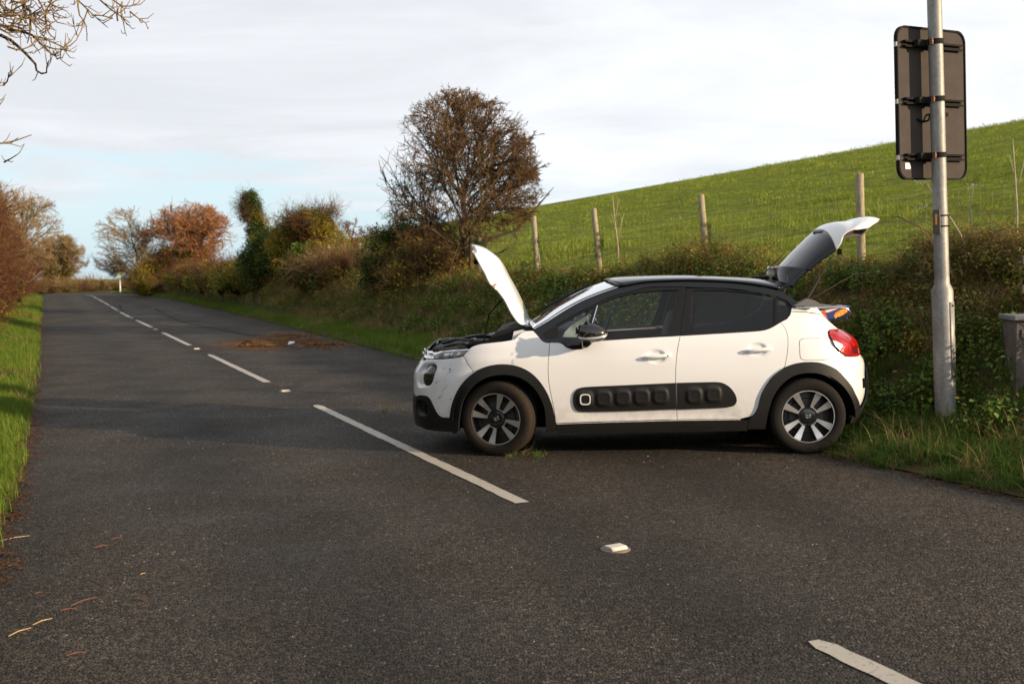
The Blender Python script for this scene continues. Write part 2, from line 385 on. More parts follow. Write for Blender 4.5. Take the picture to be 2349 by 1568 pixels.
json_twigs = [[[-5.017,3.93],[-4.955,3.898],[-4.895,3.835],[-4.845,3.772],[-4.78,3.687],[-4.777,3.625],[-4.726,3.593],[-4.662,3.597],[-4.639,3.644],[-4.584,3.7]],[[-5.137,4.087],[-4.961,4.012],[-4.825,3.979],[-4.701,3.925],[-4.6,3.83],[-4.528,3.777],[-4.457,3.719],[-4.39,3.672]],[[-4.436,3.698],[-4.395,3.682],[-4.33,3.712],[-4.297,3.753],[-4.289,3.805]],[[-4.701,3.925],[-4.617,3.909],[-4.555,3.882],[-4.472,3.844],[-4.424,3.864],[-4.364,3.921],[-4.296,4.034]],[[-4.863,4.311],[-4.835,4.238],[-4.753,4.185],[-4.726,4.071],[-4.7,3.956],[-4.676,3.904],[-4.674,3.811]],[[-5.077,4.003],[-5.013,4.033],[-4.906,4.053],[-4.769,4.061],[-4.726,4.081]],[[-4.274,4.323],[-4.245,4.261],[-4.205,4.208],[-4.114,4.114],[-4.032,4.04]],[[-4.215,4.219],[-4.212,4.167],[-4.209,4.105],[-4.218,4.017],[-4.239,4.007]],[[-4.133,4.29],[-4.142,4.145],[-4.127,4.052],[-4.097,4.01],[-4.083,3.953]],[[-4.054,4.299],[-4.024,4.258],[-3.973,4.205],[-3.871,4.131],[-3.809,4.084]],[[-3.87,4.286],[-3.869,4.173],[-3.841,4.09],[-3.795,4.032]],[[-3.833,4.296],[-3.813,4.255],[-3.795,4.192],[-3.723,4.14],[-3.654,4.149],[-3.595,4.19],[-3.586,4.282]],[[-3.728,4.145],[-3.703,4.119],[-3.652,4.077]],[[-5.101,3.483],[-5.036,3.503],[-4.993,3.529],[-4.961,3.528],[-4.923,3.554]],[[-5.105,3.165],[-5.051,3.174],[-5.003,3.19],[-4.991,3.221],[-4.967,3.278]],[[-5.128,2.871],[-5.064,2.886],[-4.978,2.917],[-4.837,2.978]],[[-5.125,2.708],[-5.072,2.718],[-4.997,2.733],[-4.911,2.758]],[[-4.845,3.772],[-4.777,3.745],[-4.72,3.733],[-4.655,3.758]],[[-4.113,4.119],[-4.039,4.129],[-3.95,4.114]],[[-3.92,4.096],[-3.907,4.142],[-3.869,4.183]],[[-5.081,3.441],[-5.039,3.451],[-4.987,3.414],[-4.939,3.445]],[[-5.09,4.179],[-4.944,4.146],[-4.868,4.197],[-4.843,4.29]],[[-5.045,4.251],[-4.942,4.188],[-4.893,4.104],[-4.885,4.047]],[[-4.937,4.312],[-4.91,4.208],[-4.85,4.135],[-4.853,4.073]],[[-4.653,4.308],[-4.635,4.235],[-4.628,4.163],[-4.643,4.049]],[[-4.753,4.185],[-4.671,4.142],[-4.585,4.172],[-4.498,4.243],[-4.474,4.305]],[[-4.726,4.071],[-4.654,4.039],[-4.56,4.011],[-4.505,4.068],[-4.461,4.119]],[[-4.6,3.83],[-4.527,3.809],[-4.452,3.818]],[[-4.579,3.809],[-4.52,3.715],[-4.457,3.719],[-4.421,3.807]],[[-4.92,3.98],[-4.901,3.938],[-4.829,3.901],[-4.734,3.905]]]
# ---------------- plants ----------------
def leaf_material(name, stops, rough=0.55, trans=0.25, island=0.45, sat=None):
    M = Mat(name); r1 = M.obj_random(); r2 = M.island()
    f = M.math('ADD', M.math('MULTIPLY', r1, 1 - island), M.math('MULTIPLY', r2, island))
    c = M.ramp(f, stops); M.set('Base Color', c); M.set('Roughness', rough); M.set('Specular IOR Level', 0.12)
    tr = M.node('ShaderNodeBsdfTranslucent'); M.L.new(M.mix(1.0, c, (1.3, 1.35, 0.8), 'MULTIPLY'), tr.inputs[0])
    mx = M.node('ShaderNodeMixShader'); mx.inputs[0].default_value = trans
    M.L.new(M.p.outputs[0], mx.inputs[1]); M.L.new(tr.outputs[0], mx.inputs[2]); M.L.new(mx.outputs[0], M.N['Material Output'].inputs[0])
    return M.m
m_grass = leaf_material('grass_blade', [(0.0, (0.032, 0.068, 0.010)), (0.5, (0.060, 0.118, 0.016)), (0.8, (0.100, 0.150, 0.028)), (1.0, (0.24, 0.20, 0.075))])
m_pasture = leaf_material('pasture_blade', [(0.0, (0.105, 0.145, 0.018)), (0.5, (0.185, 0.235, 0.028)), (0.85, (0.27, 0.30, 0.048)), (1.0, (0.36, 0.32, 0.09))])
m_lush = leaf_material('lush_grass_blade', [(0.0, (0.055, 0.105, 0.012)), (0.5, (0.115, 0.185, 0.022)), (0.85, (0.185, 0.225, 0.038)), (1.0, (0.26, 0.22, 0.08))])
m_dry = leaf_material('dry_grass_blade', [(0.0, (0.17, 0.105, 0.045)), (0.5, (0.32, 0.22, 0.095)), (1.0, (0.46, 0.35, 0.18))], 0.7, 0.2)
m_nettle = leaf_material('nettle_leaf', [(0.0, (0.045, 0.095, 0.016)), (0.5, (0.105, 0.190, 0.030)), (0.88, (0.19, 0.26, 0.045)), (1.0, (0.17, 0.17, 0.03))])
m_bramble = leaf_material('bramble_leaf', [(0.0, (0.065, 0.095, 0.020)), (0.45, (0.155, 0.185, 0.034)), (0.7, (0.27, 0.245, 0.050)), (0.93, (0.42, 0.28, 0.065)), (1.0, (0.16, 0.045, 0.020))])
m_ivy = leaf_material('ivy_leaf', [(0.0, (0.022, 0.045, 0.012)), (0.6, (0.052, 0.092, 0.018)), (0.9, (0.12, 0.155, 0.026)), (1.0, (0.17, 0.16, 0.03))], 0.4, 0.15)
m_gold = leaf_material('autumn_leaf', [(0.0, (0.15, 0.17, 0.024)), (0.5, (0.32, 0.29, 0.036)), (0.8, (0.42, 0.25, 0.040)), (1.0, (0.28, 0.10, 0.030))], trans=0.35)
m_russet = leaf_material('russet_leaf', [(0.0, (0.055, 0.022, 0.010)), (0.5, (0.125, 0.050, 0.018)), (0.85, (0.19, 0.085, 0.025)), (1.0, (0.26, 0.17, 0.045))])
def mat_twig(name, a, b):
    M = Mat(name); M.set('Roughness', 0.85); M.set('Specular IOR Level', 0.15); f = M.math('ADD', M.math('MULTIPLY', M.obj_random(), 0.5), M.math('MULTIPLY', M.island(), 0.5)); M.set('Base Color', M.mix(f, a, b)); return M.m
m_twig = mat_twig('twig', (0.055, 0.032, 0.018), (0.15, 0.085, 0.045))
m_twig_red = mat_twig('reddish_twig', (0.070, 0.030, 0.017), (0.165, 0.072, 0.036))
m_twig_gold = mat_twig('golden_twig', (0.18, 0.12, 0.055), (0.38, 0.26, 0.12))
m_twig_haw = mat_twig('hawthorn_twig', (0.060, 0.036, 0.019), (0.19, 0.115, 0.055))
m_twig_lit = mat_twig('lit_reddish_twig', (0.19, 0.085, 0.036), (0.46, 0.22, 0.095))  # brighter copy of the reddish twig, sunlight put into its colour
m_bark = plain('bark', (0.085, 0.060, 0.038), 0.9, bumpn=(30, 0.8, 0.02), var=0.35, spec=0.15)

def blades(n, h0, h1, rad, w, lean, seg=3, droop=0.6, r=None):
    r = r or rng; V = []; F = []
    for _ in range(n):
        a = r.uniform(0, 2 * math.pi); rr = rad * math.sqrt(r.random()); x, y = rr * math.cos(a), rr * math.sin(a)
        h = r.uniform(h0, h1); az = r.uniform(0, 2 * math.pi); le = r.uniform(0.1, 1) * lean; ww = w * r.uniform(0.6, 1.3)
        dx, dy = math.cos(az), math.sin(az); px, py = -dy, dx; b = len(V)
        for k in range(seg + 1):
            u = k / seg; off = h * le * u ** 1.6; zz = h * (u - droop * le * u * u * 0.5)
            tw = ww * (1 - u ** 1.5) * 0.5
            if k == seg: V.append((x + dx * off, y + dy * off, zz))
            else: V += [(x + dx * off - px * tw, y + dy * off - py * tw, zz), (x + dx * off + px * tw, y + dy * off + py * tw, zz)]
        for k in range(seg - 1): F += [(b + 2 * k, b + 2 * k + 1, b + 2 * k + 3), (b + 2 * k, b + 2 * k + 3, b + 2 * k + 2)]
        F.append((b + 2 * (seg - 1), b + 2 * (seg - 1) + 1, b + 2 * seg))
    return V, F
def leaves(pts, size, up=0.5, lobed=False):
    """folded leaf-shaped quads at points; pts: (x, y, z, s)"""
    V = []; F = []
    for (x, y, z, sc_) in pts:
        az = rng.uniform(0, 2 * math.pi); tilt = rng.normal(0.35, 0.45); L_ = size * sc_ * rng.uniform(0.7, 1.3); W_ = L_ * rng.uniform(0.55, 0.8)
        d = np.array([math.cos(az) * math.cos(tilt), math.sin(az) * math.cos(tilt), -math.sin(tilt)])
        p = np.array([-math.sin(az), math.cos(az), rng.normal(0, 0.35)]); p /= np.linalg.norm(p); nrm = np.cross(d, p)
        c = np.array([x, y, z]); b = len(V)
        V += [c, c + d * L_ * 0.45 + p * W_ * 0.5 + nrm * 0.12 * L_, c + d * L_, c + d * L_ * 0.45 - p * W_ * 0.5 + nrm * 0.12 * L_]
        F += [(b, b + 1, b + 2), (b, b + 2, b + 3)]
    return V, F
def tubes(polys, n=3):
    """polys: list of (points, radii) -> V, F"""
    V = []; F = []
    for P, R_ in polys:
        b = len(V); m_ = len(P)
        for i in range(m_):
            d = P[min(i + 1, m_ - 1)] - P[max(i - 1, 0)]; d = d / (np.linalg.norm(d) + 1e-9)
            a = np.cross(d, (0.31, 0.2, 0.93)); na = np.linalg.norm(a)
            if na < 1e-3: a = np.cross(d, (1, 0, 0)); na = np.linalg.norm(a)
            a = a / na; c = np.cross(d, a)
            for k in range(n):
                th = 2 * math.pi * k / n; V.append(P[i] + (a * math.cos(th) + c * math.sin(th)) * R_[i])
        for i in range(m_ - 1):
            for k in range(n):
                q0 = b + i * n + k; q1 = b + i * n + (k + 1) % n; F += [(q0, q1, q1 + n), (q0, q1 + n, q0 + n)]
    return V, F
def proto(name, parts, mats):
    V = []; F = []; MI = []
    for i, (v, f) in enumerate(parts):
        b = len(V); V += [tuple(map(float, q)) for q in v]; F += [tuple(int(x) + b for x in q) for q in f]; MI += [i] * len(f)
    me = fast_mesh(name, np.array(V), np.array(F))
    for m_ in mats: me.materials.append(m_)
    me.polygons.foreach_set('material_index', MI)
    return bpy.data.objects.new(name, me)
def stalk_leaves(n_st, h, rad, per, size, lean=0.25):
    pts = []; st_ = []
    for _ in range(n_st):
        a = rng.uniform(0, 2 * math.pi); r = rad * math.sqrt(rng.random()); x, y = r * math.cos(a), r * math.sin(a); hh = h * rng.uniform(0.6, 1.1)
        dx, dy = rng.normal(0, lean, 2); P = [np.array([x + dx * hh * u * u, y + dy * hh * u * u, hh * u]) for u in (0, 0.35, 0.7, 1)]
        st_.append((P, [0.004, 0.0035, 0.003, 0.002]))
        for k in range(per):
            u = 0.25 + 0.75 * (k + 0.5) / per; p = P[0] + (P[3] - P[0]) * u; pts.append((p[0], p[1], p[2], 1.25 - 0.6 * u))
            pts.append((p[0], p[1], p[2] + 0.004, 1.25 - 0.6 * u))
    return leaves(pts, size), tubes(st_)
def ball_leaves(n, rad, size, flat=0.8):
    pts = []
    for _ in range(n):
        v = rng.normal(size=3); v /= np.linalg.norm(v); r = rad * rng.random() ** 0.5; pts.append((v[0] * r, v[1] * r, v[2] * r * flat, 1))
    return leaves(pts, size)
def twig_fan(n, L_, rad, spread=0.8, r0=0.004, arch=0.0, kids=2):
    pol = []
    for _ in range(n):
        p = rng.normal(0, rad * 0.4, 3); d = np.array([rng.normal(0, spread), rng.normal(0, spread), 1.0]); d /= np.linalg.norm(d); P = [p]; l = L_ * rng.uniform(0.5, 1.1)
        for k in range(4):
            d = d + rng.normal(0, 0.16, 3) - np.array([0, 0, arch]); d /= np.linalg.norm(d); P.append(P[-1] + d * l / 4)
        pol.append((P, [r0, r0 * .85, r0 * .7, r0 * .5, r0 * .25]))
        for _k in range(kids):
            i = rng.integers(1, 4); d2 = d + rng.normal(0, 0.7, 3); d2 /= np.linalg.norm(d2); q = P[i]; pol.append(([q, q + d2 * l * 0.2, q + d2 * l * 0.35 + rng.normal(0, l * .04, 3)], [r0 * .6, r0 * .45, r0 * .2]))
    return tubes(pol)
PR = {}
def add_proto(key, parts, mats): PR.setdefault(key, []).append(proto('plant_' + key, parts, mats))
for i in range(4): add_proto('grass', [blades(38, 0.08, 0.26, 0.13, 0.0065, 1.5, 4, 0.9)], [m_grass])
for i in range(3): add_proto('lush', [blades(34, 0.07, 0.20, 0.13, 0.006, 0.8)], [m_lush])
for i in range(3): add_proto('pasture', [blades(34, 0.025, 0.085, 0.17, 0.007, 1.0, 2)], [m_pasture])
for i in range(3): add_proto('pasture_far', [blades(26, 0.05, 0.13, 0.50, 0.030, 0.9, 2)], [m_pasture])
for i in range(3): add_proto('dry', [blades(30, 0.10, 0.34, 0.13, 0.005, 1.5, 4, 0.9)], [m_dry])
for i in range(4):
    a, b = stalk_leaves(7, 0.42, 0.16, 5, 0.070); add_proto('nettle', [a, b], [m_nettle, m_twig])
for i in range(4):
    add_proto('bramble', [ball_leaves(85, 0.26, 0.052), twig_fan(6, 0.6, 0.15, 1.1, 0.003, 0.25, 1)], [m_bramble, m_twig_red])
for i in range(3): add_proto('dead', [twig_fan(16, 0.55, 0.2, 1.1, 0.003, 0.3), blades(16, 0.15, 0.4, 0.2, 0.005, 1.2), ball_leaves(26, 0.26, 0.05)], [m_twig, m_dry, m_bramble])
for i in range(3): add_proto('ivy', [ball_leaves(95, 0.32, 0.075)], [m_ivy])
for i in range(3): add_proto('gold', [ball_leaves(80, 0.34, 0.070), twig_fan(6, 0.6, 0.2, 1.0, 0.005)], [m_gold, m_twig])
for i in range(3): add_proto('russet', [ball_leaves(55, 0.34, 0.060), twig_fan(14, 0.8, 0.25, 1.0, 0.006)], [m_russet, m_twig_red])
for i in range(3): add_proto('twigs', [twig_fan(24, 0.9, 0.25, 1.0, 0.006)], [m_twig])
for i in range(3): add_proto('twigs_gold', [twig_fan(24, 0.9, 0.25, 1.0, 0.007)], [m_twig_gold])
for i in range(3): add_proto('twigs_red', [twig_fan(26, 0.9, 0.25, 0.9, 0.009)], [m_twig_red])
def add_flat_leaf():
    for i in range(4):
        pts = [(rng.uniform(-.1, .1), rng.uniform(-.1, .1), rng.uniform(0.002, 0.014), 1) for _ in range(12)]; V, F = leaves(pts, 0.035)
        V = [np.array([v[0], v[1], max(0.002, abs(v[2]) * 0.35)]) for v in V]; add_proto('litter', [(V, F)], [m_russet])
add_flat_leaf()
_cols = {}
def collection_for(keys):
    k = tuple(keys)
    if k not in _cols:
        c = bpy.data.collections.new('plants_' + '_'.join(k)); i = 0; idx = {}
        for q in k:
            idx[q] = []
            for o in PR[q]:
                o2 = bpy.data.objects.new('p%03d' % i, o.data); c.objects.link(o2); idx[q].append(i); i += 1
        _cols[k] = (c, idx)
    return _cols[k]
_groups = {}
def node_group(col):
    if col.name in _groups: return _groups[col.name]
    g = bpy.data.node_groups.new('scatter_' + col.name, 'GeometryNodeTree'); g.interface.new_socket('Geometry', in_out='INPUT', socket_type='NodeSocketGeometry'); g.interface.new_socket('Geometry', in_out='OUTPUT', socket_type='NodeSocketGeometry')
    N, L = g.nodes, g.links; gi = N.new('NodeGroupInput'); go = N.new('NodeGroupOutput'); iop = N.new('GeometryNodeInstanceOnPoints'); ci = N.new('GeometryNodeCollectionInfo')
    ci.inputs['Collection'].default_value = col; ci.inputs['Separate Children'].default_value = True; ci.inputs['Reset Children'].default_value = True
    def attr(nm, ty):
        n = N.new('GeometryNodeInputNamedAttribute'); n.data_type = ty; n.inputs['Name'].default_value = nm; return n.outputs['Attribute']
    L.new(gi.outputs[0], iop.inputs['Points']); L.new(ci.outputs[0], iop.inputs['Instance']); iop.inputs['Pick Instance'].default_value = True
    L.new(attr('idx', 'INT'), iop.inputs['Instance Index']); L.new(attr('rot', 'FLOAT_VECTOR'), iop.inputs['Rotation']); L.new(attr('scl', 'FLOAT_VECTOR'), iop.inputs['Scale'])
    L.new(iop.outputs[0], go.inputs[0]); _groups[col.name] = g; return g
def scatter(name, items, keys, parent=None):
    """items: list of (x, y, z, key, scale, tilt)"""
    col, idx = collection_for(keys); n = len(items); P = np.zeros((n, 3), np.float32); R_ = np.zeros((n, 3), np.float32); S_ = np.zeros((n, 3), np.float32); I = np.zeros(n, np.int32)
    for k, (x, y, z, key, sc_, tilt) in enumerate(items):
        P[k] = (x, y, z); R_[k] = (rng.normal(0, tilt), rng.normal(0, tilt), rng.uniform(0, 6.283)); S_[k] = sc_ * rng.uniform(0.85, 1.15); I[k] = idx[key][rng.integers(len(idx[key]))]
    me = bpy.data.meshes.new(name); me.vertices.add(n); me.vertices.foreach_set('co', P.ravel())
    a = me.attributes.new('rot', 'FLOAT_VECTOR', 'POINT'); a.data.foreach_set('vector', R_.ravel())
    a = me.attributes.new('scl', 'FLOAT_VECTOR', 'POINT'); a.data.foreach_set('vector', S_.ravel())
    a = me.attributes.new('idx', 'INT', 'POINT'); a.data.foreach_set('value', I)
    o = bpy.data.objects.new(name, me); COL.objects.link(o); o.parent = parent
    md = o.modifiers.new('scatter', 'NODES'); md.node_group = node_group(col); return o
def nz(x, y, f, seed=0.0): return mnoise.noise(Vector((x * f + seed, y * f - seed * 1.7, seed)))
CARX, CARY = (-0.95, 3.15), (9.0, 10.9)
def in_view(x, y, m=0.12): return y > 1.5 and abs(x) / y < 0.468 + m

# verge grass, both sides
it = []
def add_verge(s0, s1, dens, scale, side):
    n = int((s1 - s0) * 1.7 * dens)
    for _ in range(n):
        s = rng.uniform(s0, s1)
        if side > 0:
            e = right_edge(s); w = 1.6 + 0.02 * s; d = w * rng.random() ** 1.15 - 0.02
            t = e + d
        else: e = left_edge(s); d = 1.25 * rng.random() - 0.01; t = e - d - (0.07 if s < 16 else 0.05)
        x, y = xy(s, t)
        if not in_view(x, y): continue
        k = nz(s, t, 0.9, 3); near = side > 0 and s < 14
        if side > 0 and t < 7.35:
            if s > 12: key = 'lush' if (d < 1.15 and k > -0.45) else ('dry' if k < 0.1 else 'grass')
            else: key = 'dry' if k < -0.22 or rng.random() < 0.10 else 'grass'
            sc_ = scale * (0.6 if d < 0.12 else 0.78 + 0.2 * d)
        else: key = 'lush' if k > -0.3 else ('grass' if rng.random() < 0.7 else 'dry'); sc_ = scale * 0.8
        if side > 0 and s > 22: sc_ *= 0.9
        it.append((x, y, hz(s, t) - 0.01, key, sc_, 0.16))
add_verge(1, 9, 110, 1.0, 1); add_verge(9, 18, 75, 1.1, 1); add_verge(18, 36, 45, 1.25, 1); add_verge(36, 100, 14, 1.9, 1)
add_verge(3, 16, 170, 1.0, -1); add_verge(16, 40, 50, 1.2, -1); add_verge(40, 100, 14, 1.8, -1)
tag(scatter('verge_grass', it, ['grass', 'lush', 'dry']), 'short green and dry grass along both road verges', 'grass', kind='stuff')
# brown leaf litter on the left road edge
it = []
for _ in range(2600):
    s = 6 + 58 * rng.random() ** 1.3; t = left_edge(s) + rng.normal(-0.02, 0.055); x, y = xy(s, t)
    if t - left_edge(s) > 0.16 and rng.random() < 0.6: continue
    it.append((x, y, 0.004 if t > left_edge(s) else hz(s, t) + 0.03, 'litter', rng.uniform(0.45, 0.9), 0.05))
for _ in range(260):
    s = rng.uniform(3, 14); t = right_edge(s) + rng.normal(0.0, 0.06); x, y = xy(s, t); it.append((x, y, 0.006, 'litter', 0.8, 0.05))
for (s_, t_) in [(24.8, 4.9), (23.6, 4.3), (26.6, 5.3), (22.8, 5.6)]:
    for _ in range(26): s = s_ + rng.normal(0, 0.8); t = t_ + rng.normal(0, 0.5); x, y = xy(s, t); it.append((x, y, 0.005, 'litter', rng.uniform(0.5, 1.0), 0.05))
tag(scatter('leaf_litter', it, ['litter']), 'brown fallen leaves along the road edges', 'leaf litter', kind='stuff')
# undergrowth on the bank
it = []
def add_bank(s0, s1, dens, scale):
    for _ in range(int((s1 - s0) * 3.0 * dens)):
        s = rng.uniform(s0, s1); t = rng.uniform(right_edge(s) + 1.0, 9.75); x, y = xy(s, t)
        if not in_view(x, y): continue
        if 9.0 < y < 11.0 and -1 < x < 3.2 and t < 7.5: continue
        if abs(x - 4.5) < 0.5 and 8.3 < y < 9.6 and rng.random() < 0.75: continue
        if abs(s - 7.05) < 0.22 and abs(t - 7.05) < 0.2: continue
        k = nz(s, t * 1.4, 0.55, 11); k2 = nz(s, t, 1.3, 5); top = t > 8.7
        if t < 7.6: key = 'nettle' if (s < 16 and k2 > -0.15) else ('grass' if k2 < 0.1 else 'nettle')
        elif k > 0.05 and t > 7.9: key = ['dead', 'dry', 'dry', 'bramble'][rng.integers(4)]
        elif k < -0.16: key = 'bramble' if rng.random() < 0.5 else 'nettle'
        else: key = 'nettle' if k2 > -0.25 and s < 22 else ('bramble' if rng.random() < 0.6 else 'dry')
        if s > 16 and t < 8.1 and rng.random() < 0.62: key = 'dry'
        if top: key = 'bramble' if k2 > 0.0 and s < 17 else ('dry' if rng.random() < 0.55 else ('dead' if rng.random() < 0.5 else 'grass'))
        if s > 24 and key == 'nettle': key = 'dry' if rng.random() < 0.5 else 'bramble'
        sc_ = scale * (0.75 + 0.5 * rng.random()) * (1.0 if not top else (0.72 if s < 17 else 0.6)) * (0.5 if s < 6.3 else 1)
        if t > 9.2: sc_ *= 0.6
        dz = 0.12 if key == 'bramble' else 0
        it.append((x, y, hz(s, t) + dz * sc_ - 0.02, key, sc_, 0.22))
add_bank(2, 12, 85, 0.74); add_bank(12, 24, 60, 0.80); add_bank(24, 45, 22, 1.15); add_bank(45, 95, 5, 2.0)
# a raised bramble hump under the middle fence post
for _ in range(130):
    s = 13.6 + rng.normal(0, 0.7); t = 8.7 + rng.normal(0, 0.25); x, y = xy(s, t); it.append((x, y, hz(s, t) + 0.05 + rng.random() * 0.35, 'bramble', 0.8, 0.3))
for _ in range(160):
    s = rng.uniform(7.0, 9.5); t = 9.0 + rng.normal(0, 0.25); x, y = xy(s, t); it.append((x, y, hz(s, t) + 0.05 + rng.random() * 0.3, 'bramble' if rng.random() < 0.6 else 'dead', 0.8, 0.3))
tag(scatter('undergrowth', it, ['grass', 'dry', 'nettle', 'bramble', 'dead']), 'dense nettles, brambles and dead stems covering the roadside bank', 'undergrowth', kind='stuff')
# pasture
it = []
def add_field(d0, d1, dens, key, scale):
    A = 0.5 * (0.62) * 2 * (d1 ** 2 - d0 ** 2) * 0.5
    for _ in range(int(A * dens)):
        y = math.sqrt(rng.uniform(d0 ** 2, d1 ** 2)); x = rng.uniform(-0.30, 0.50) * y; s, t = st(x, y)
        if t < 9.35 or not in_view(x, y, 0.02): continue
        c = nz(x, y, 0.35, 2) + 0.6 * nz(x, y * 1.5, 1.3, 8)
        if c < -0.12 and rng.random() < 0.8: continue
        it.append((x, y, hz(s, t) - 0.01, key, scale * (0.6 + 1.3 * max(0, c + 0.15)), 0.14))
add_field(12, 22, 26, 'pasture', 1.0); add_field(22, 36, 11, 'pasture', 1.5); add_field(36, 70, 1.7, 'pasture_far', 1.0); add_field(70, 170, 0.55, 'pasture_far', 1.6)
tag(scatter('pasture_grass', it, ['pasture', 'pasture_far']), 'cropped sunlit pasture grass over the rising field', 'grass', kind='stuff')

# ---------------- woody plants ----------------
def grow_tree(base, height_, crown_c, crown_r, levels=4, n_main=9, trunk_r=0.10, fork=0.25, spread=0.8, dens=1.0, wind=(0, 0), twig_r=0.004, seg=0.35, seed=1, kid=3.2, maxn=9000, lowest=0.3):
    """bare branching; crown kept inside an ellipsoid. Returns (trunk polys, branch polys)"""
    r = np.random.default_rng(seed); base = np.array(base, float); cc = np.array(crown_c, float); cr = np.array(crown_r, float)
    def inside(p, k=1.0): q = (p - cc) / cr; return q @ q < k
    trunk = []; br = []
    top = base + np.array([wind[0] * 0.3, wind[1] * 0.3, 0]) + (cc - base) * np.array([0.7, 0.7, 1.0])
    P = [base + (top - base) * u + np.array([r.normal(0, 0.04 * height_ * 0.3), r.normal(0, 0.04 * height_ * 0.3), 0]) * (0 < u < 1) for u in np.linspace(0, 1, 7)]
    trunk.append((P, [trunk_r * (1 - 0.75 * u) for u in np.linspace(0, 1, 7)]))
    todo = []
    for k in range(n_main):
        u = r.uniform(lowest, 1.0); i = min(int(u * 6), 5); p = P[i] + (P[i + 1] - P[i]) * (u * 6 - i); az = 2 * math.pi * (k + r.random() * 0.6) / n_main
        el = 0.15 + 1.1 * (u - lowest) / (1 - lowest) + r.normal(0, 0.1); d = np.array([math.cos(az) * math.cos(el), math.sin(az) * math.cos(el), math.sin(el)])
        todo.append((p, d, 1, trunk_r * 0.30, 1.25 * max(cr)))
    while todo and len(br) < maxn:
        p, d, lv, rad, L_ = todo.pop(int(r.integers(len(todo))) if len(todo) > 60 else 0); Q = [p]; q = p; n = max(2, int(L_ / seg) if lv < 3 else 3); st_ = L_ / n
        for k in range(n):
            d = d + r.normal(0, 0.17, 3) + np.array([wind[0], wind[1], 0.05 if lv < 3 else 0.02]) * 0.12; d /= np.linalg.norm(d); q2 = q + d * st_ * r.uniform(0.8, 1.15)
            if k > 0 and not inside(q2, 1.0 + 0.18 * r.random()): break
            q = q2; Q.append(q)
        if len(Q) < 2: Q.append(p + d * st_ * 0.7)
        tip = rad * 0.35 if lv < levels else twig_r * 0.4; br.append((Q, list(np.linspace(max(rad, twig_r), max(tip, twig_r * 0.4), len(Q)))))
        if lv < levels:
            for _ in range(int(max(1, r.poisson(kid * dens * (1.6 if lv == 1 else 1.0) * len(Q) / 3.5)))):
                u = r.uniform(0.12, 1.0); i = min(int(u * (len(Q) - 1)), len(Q) - 2); pp = Q[i] + (Q[i + 1] - Q[i]) * r.random(); dd = (Q[i + 1] - Q[i]); dd = dd / (np.linalg.norm(dd) + 1e-9)
                d2 = dd + r.normal(0, spread * 0.62, 3); d2 /= np.linalg.norm(d2); todo.append((pp, d2, lv + 1, rad * 0.52, L_ * r.uniform(0.35, 0.6)))
    return trunk, br
def tree_object(name, trunk, br, label, cat, m_tr, m_br, group=None, leaf=None, kind=None, fine=0.012):
    root = empty(name, tuple(map(float, trunk[0][0][0]))); o0 = np.array(trunk[0][0][0])
    tag(root, label, cat, group)
    V, F = tubes([([p - o0 for p in P], R_) for P, R_ in trunk], 8); link('trunk', fast_mesh('trunk', V, F), m_tr, root, True)
    big = [b for b in br if b[1][0] > fine]; small = [b for b in br if b[1][0] <= fine]
    if big: V, F = tubes([([p - o0 for p in P], R_) for P, R_ in big], 5); link('branches', fast_mesh('branches', V, F), m_tr, root, True)
    if small: V, F = tubes([([p - o0 for p in P], R_) for P, R_ in small], 3); link('crown', fast_mesh('crown', V, F), m_br, root)
    if leaf:
        n, size, mat, lo, filt = leaf; tips = [b[0][-1] - o0 for b in small if filt(b[0][-1])]
        pts = []
        for _ in range(n):
            p = tips[rng.integers(len(tips))] + rng.normal(0, 0.03, 3); pts.append((p[0], p[1], p[2], 1))
        V, F = leaves(pts, size); link('leaves', fast_mesh('leaves', V, F), mat, root)
    return root
# the hawthorn on the bank
b = at(24.6, 9.25, -0.1); tr, br = grow_tree(b, 5.7, (b[0] - 0.05, b[1], 3.62), (1.90, 1.9, 2.12), 5, 22, 0.095, wind=(0.25, 0), twig_r=0.0075, seed=5, maxn=22000, lowest=0.06, kid=3.9, seg=0.3)
# a few low arching limbs
tr.append(([np.array([b[0] + 0.05, b[1] - .1, b[2] + .5]), np.array([b[0] + .7, b[1] - .2, b[2] + .9]), np.array([b[0] + 1.3, b[1] - .2, b[2] + 1.1]), np.array([b[0] + 1.9, b[1] - .2, b[2] + 1.75]), np.array([b[0] + 2.2, b[1], b[2] + 2.1])], [0.05, 0.04, 0.032, 0.02, 0.008]))
tr.append(([np.array([b[0] + 0.25, b[1] - .3, b[2] - .5]), np.array([b[0] + .2, b[1] - .25, b[2] + .1]), np.array([b[0] + .22, b[1] - .2, b[2] + 1.0])], [0.05, 0.045, 0.04]))
tree_object('hawthorn_tree', tr, br, 'round bare hawthorn with dense reddish twigs on the bank behind the bonnet', 'tree', m_bark, m_twig_haw, leaf=(2600, 0.055, m_ivy, 0, lambda p: p[0] < b[0] + 0.6 and p[2] < 4.2))
